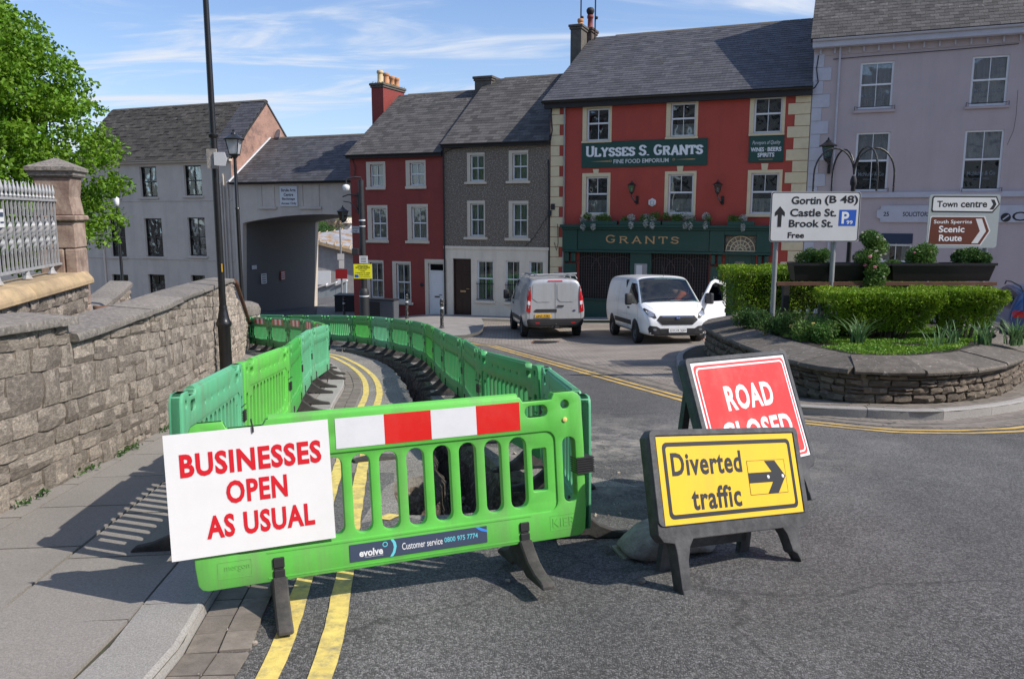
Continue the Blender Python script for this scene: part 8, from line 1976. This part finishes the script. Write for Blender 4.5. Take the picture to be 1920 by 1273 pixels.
# ground cover
def soilz(x, y): return cz(x, y) + .16
inn2 = [tuple(p) for p in offset(PB, .62, True)]
def pf():
    while True:
        x, y = rg.uniform(4.3, 8.9), rg.uniform(10.3, 15)
        if inpoly(x, y, inn2) and (noise.noise(Vector((x * 1.6, y * 1.6, 3))) > -.22 or y < 11.2 + .3 * (x - 5)): return Vector((x, y, soilz(x, y) + .03 * rg.random() + .015 + .035 * max(0, noise.noise(Vector((x * 4, y * 4, 3)))))), Vector((0, 0, 1))
mb = MB(); mb.add(*leaves(26000, pf, .03, rg, up=.6, aspect=.8)); tag(mb.build('ground_cover', leafm('ground_cover_leaves', (.10, .24, .02), (.20, .34, .03), .25)), 'low bright green ground cover along the front rim of the planter', 'ground cover', kind='stuff')
# strap leaved plants
def straps(label, x, y, n, h, lean=.5, mat=m_blade, group='strap leaved clumps in the planter'):
    O = Vector((x, y, soilz(x, y))); t = thing('bulb_plant', label, 'plant', O, group=group); mb = MB()
    for k in range(n):
        a = rg.uniform(0, 2 * pi); L_ = h * rg.uniform(.6, 1.15); ln = lean * rg.uniform(.3, 1.3); w_ = .011; d = Vector((cos(a), sin(a), 0)); sd = Vector((-sin(a), cos(a), 0)); b = Vector((rg.gauss(0, .05), rg.gauss(0, .05), 0)); P_ = []
        for j in range(6): s_ = j / 5; P_.append(b + d * L_ * ln * s_ ** 1.9 + Vector((0, 0, L_ * (s_ - .32 * ln * s_ ** 3))))
        base = len(mb.v)
        for j, p_ in enumerate(P_): ww = w_ * (1 - (j / 5) ** 2 * .85); mb.v += [tuple(p_ - sd * ww), tuple(p_ + sd * ww)]
        for j in range(5): mb.f.append((base + 2 * j, base + 2 * j + 1, base + 2 * j + 3, base + 2 * j + 2)); mb.m.append(0)
    o = mb.build('leaves', mat, t, smooth=True); o['kind'] = 'stuff'; return t
for i, (x, y, n, h, lab) in enumerate(((4.95, 13.0, 60, .55, 'tall grassy bulb clump just right of the left sign post'), (5.25, 12.0, 70, .46, 'spreading grassy clump left of the front hedge'), (6.62, 11.9, 30, .40, 'small grassy clump under the gap between the front hedges'), (7.18, 12.0, 46, .42, 'grassy clump under the right front hedge'), (7.62, 12.0, 80, .44, 'dense grassy clump at the right end of the front hedge'), (4.75, 12.6, 30, .45, 'thin grassy clump with orange withered flowers'), (6.2, 11.6, 14, .5, 'sparse tall grass blades in front of the hedge'))): straps(lab, x, y, n, h, .75)
def bushy(name, label, cat, c, blobs_, n, size, mat, group=None, flowers=None, O=None, aspect=.5, up=.4):
    O = Vector(c); t = thing(name, label, cat, O, group=group); foliage('foliage', blob_leaves(n, [(O + Vector(b), r) for b, r in blobs_], size, rg, up, aspect, .3), mat, t, O)
    mb = MB()
    for b, r in blobs_[:6]: mb.tube([(0, 0, 0), (b[0] * .5, b[1] * .5, b[2] * .6), b], [.012, .008, .004], 5)
    mb.build('stem', m_bark, t)
    if flowers:
        for fm, nf, s_ in flowers:
            mb = MB()
            for k in range(nf):
                b, r = rg.choice(blobs_); v = Vector((rg.gauss(0, 1), -abs(rg.gauss(0, 1)), rg.gauss(.4, 1))).normalized(); p_ = Vector(b) + Vector((v.x * r[0], v.y * r[1], v.z * r[2])) * 1.02
                for q in range(5): a = q * 2 * pi / 5; mb.lathe([(s_ * .2, 0), (s_ * .45, s_ * .2), (s_ * .1, s_ * .3)], 5, p_ + Vector((s_ * .4 * cos(a), -.003, s_ * .4 * sin(a))))
            o = mb.build('blossom', fm, t); o['kind'] = 'stuff'
    return t
# plants in the troughs
TZ = .365 + .28
def tx(px_): return at(px_, 480, 13.9).x
bushy('trough_plant', 'leafy green plant at the left end of the left trough', 'plant', (tx(1528), 13.9, TZ), [((dx, 0, .1 + .06 * (i % 2)), (.16, .13, .13)) for i, dx in enumerate((-.2, -.08, .05, .18))], 2600, .055, m_plant, aspect=.3)
bushy('trailing_plant', 'tall trailing plant with pale and pink flowers hanging over the left trough', 'plant', (tx(1632), 13.82, TZ), [((-.05, 0, .45), (.2, .15, .15)), ((.06, 0, .3), (.22, .15, .16)), ((-.12, -.05, .12), (.24, .18, .16)), ((.02, -.16, -.1), (.22, .10, .16)), ((-.02, -.18, -.3), (.20, .1, .16)), ((.05, -.18, -.48), (.16, .1, .12))], 6500, .055, m_plant, flowers=((m_wpet, 20, .03), (m_pink, 4, .045)), aspect=.35)
bushy('trough_plant', 'rounded green shrub at the left end of the right trough', 'plant', (tx(1727), 13.9, TZ), [((-.05, 0, .15), (.22, .16, .17)), ((.08, 0, .22), (.2, .16, .16)), ((0, 0, .08), (.26, .17, .12))], 4200, .05, m_plant, flowers=((m_pink, 3, .03),), aspect=.4)
bushy('trough_plant', 'dark green leafy plant at the right end of the right trough', 'plant', (tx(1822), 13.9, TZ), [((-.18, 0, .12), (.17, .15, .15)), ((0, 0, .16), (.19, .15, .14)), ((.18, 0, .1), (.17, .14, .12))], 3600, .05, m_dplant)
bushy('trough_plant', 'tiny low seedling in the gap at the middle of the troughs', 'plant', (tx(1675), 13.9, TZ), [((0, 0, .03), (.16, .1, .05))], 700, .035, m_plant)
# shrubs in the planter bed on the left
for i, (x, y, r_, h_, mt, lab) in enumerate(((4.55, 13.6, .34, .34, m_dplant, 'dark leafy shrub at the left edge of the planter below the hedge'), (4.75, 12.4, .30, .28, m_plant, 'green leafy clump on the left rim of the planter'), (4.50, 15.0, .3, .3, m_dplant, 'dark shrub by the coping beside the open van door'), (5.3, 13.2, .34, .3, m_dplant, 'dark shrub behind the grassy clumps'))):
    bushy('garden_shrub', lab, 'shrub', (x, y, soilz(x, y)), [((dx * r_, dy * r_, h_ * (.5 + .3 * ((dx + dy) % 1))), (r_ * .6, r_ * .6, h_ * .6)) for dx, dy in ((0, 0), (.7, .1), (-.6, .2), (.1, -.6), (.3, .6))], 2600, .05, mt, flowers=((m_ypet, 2, .05),) if i in (0, 1) else None, aspect=.45)
# window box flowers over the shop front
def shopflower(px0, px1, n_, lab, seed):
    z_ = zc + F_pub_z; s0_, _ = fac(px0, 410, -.25); s1_, _ = fac(px1, 410, -.25); p0 = FP + FE * s0_ - FN * .25; W_ = s1_ - s0_
    t = thing('window_box', lab, 'window box', (p0.x, p0.y, z_), FANG, 'window boxes above the shopfront'); blk('box', t, 0, W_, -.14, .14, 0, .16, m_dgreen, .01); rr = random.Random(seed)
    for fm, cnt, nn_, sz_l, nm in ((m_plant, n_, 500, .07, 'foliage'), (m_silver, max(1, n_ // 2), 420, .06, 'silver_foliage')):
        bl = []
        for k in range(cnt): bl.append((Vector((rr.uniform(.1, W_ - .1), -.05, .22 + rr.uniform(-.05, .15))), (.18, .13, .16)))
        if nm == 'silver_foliage': bl += [(b + Vector((rr.uniform(-.05, .05), -.14, -.2 - rr.random() * .15)), (.11, .07, .16)) for b, r in bl[:3]]
        v = blob_leaves(nn_ * len(bl) // 2, bl, sz_l, rr, .2, .4, .3); o = foliage(nm, v, fm, t)
F_pub_z = pub['z0']
shopflower(1090, 1158, 4, 'green window box with silver and green plants below the first pub window', 1); shopflower(1163, 1240, 6, 'long window box with silver trailing plants between the pub windows', 2); shopflower(1243, 1332, 6, 'window box with green and silver plants below the middle pub window', 3); shopflower(1365, 1415, 3, 'short window box above the pub door fanlight', 4)
# scattered leaves, grit and a pebble or two
for i, (px_, py_, s_) in enumerate(((952, 1110 - 20, .012), (1205, 1092, .02), (478, 1207, .012))):
    p_ = hit(px_, py_, 0); mb = MB(); mb.add(*STONES[i], TRS(p_ + Vector((0, 0, s_ * .4)), Matrix.Rotation(i, 3, 'Z'), (s_ * 2, s_ * 1.6, s_))); tag(mb.build('pebble', m_stone), ('small pale pebble on the road in front of the green barrier', 'dark lump of grit between the sandbag and barrier', 'tiny pebble in the gutter by the barrier foot')[i], 'pebble')
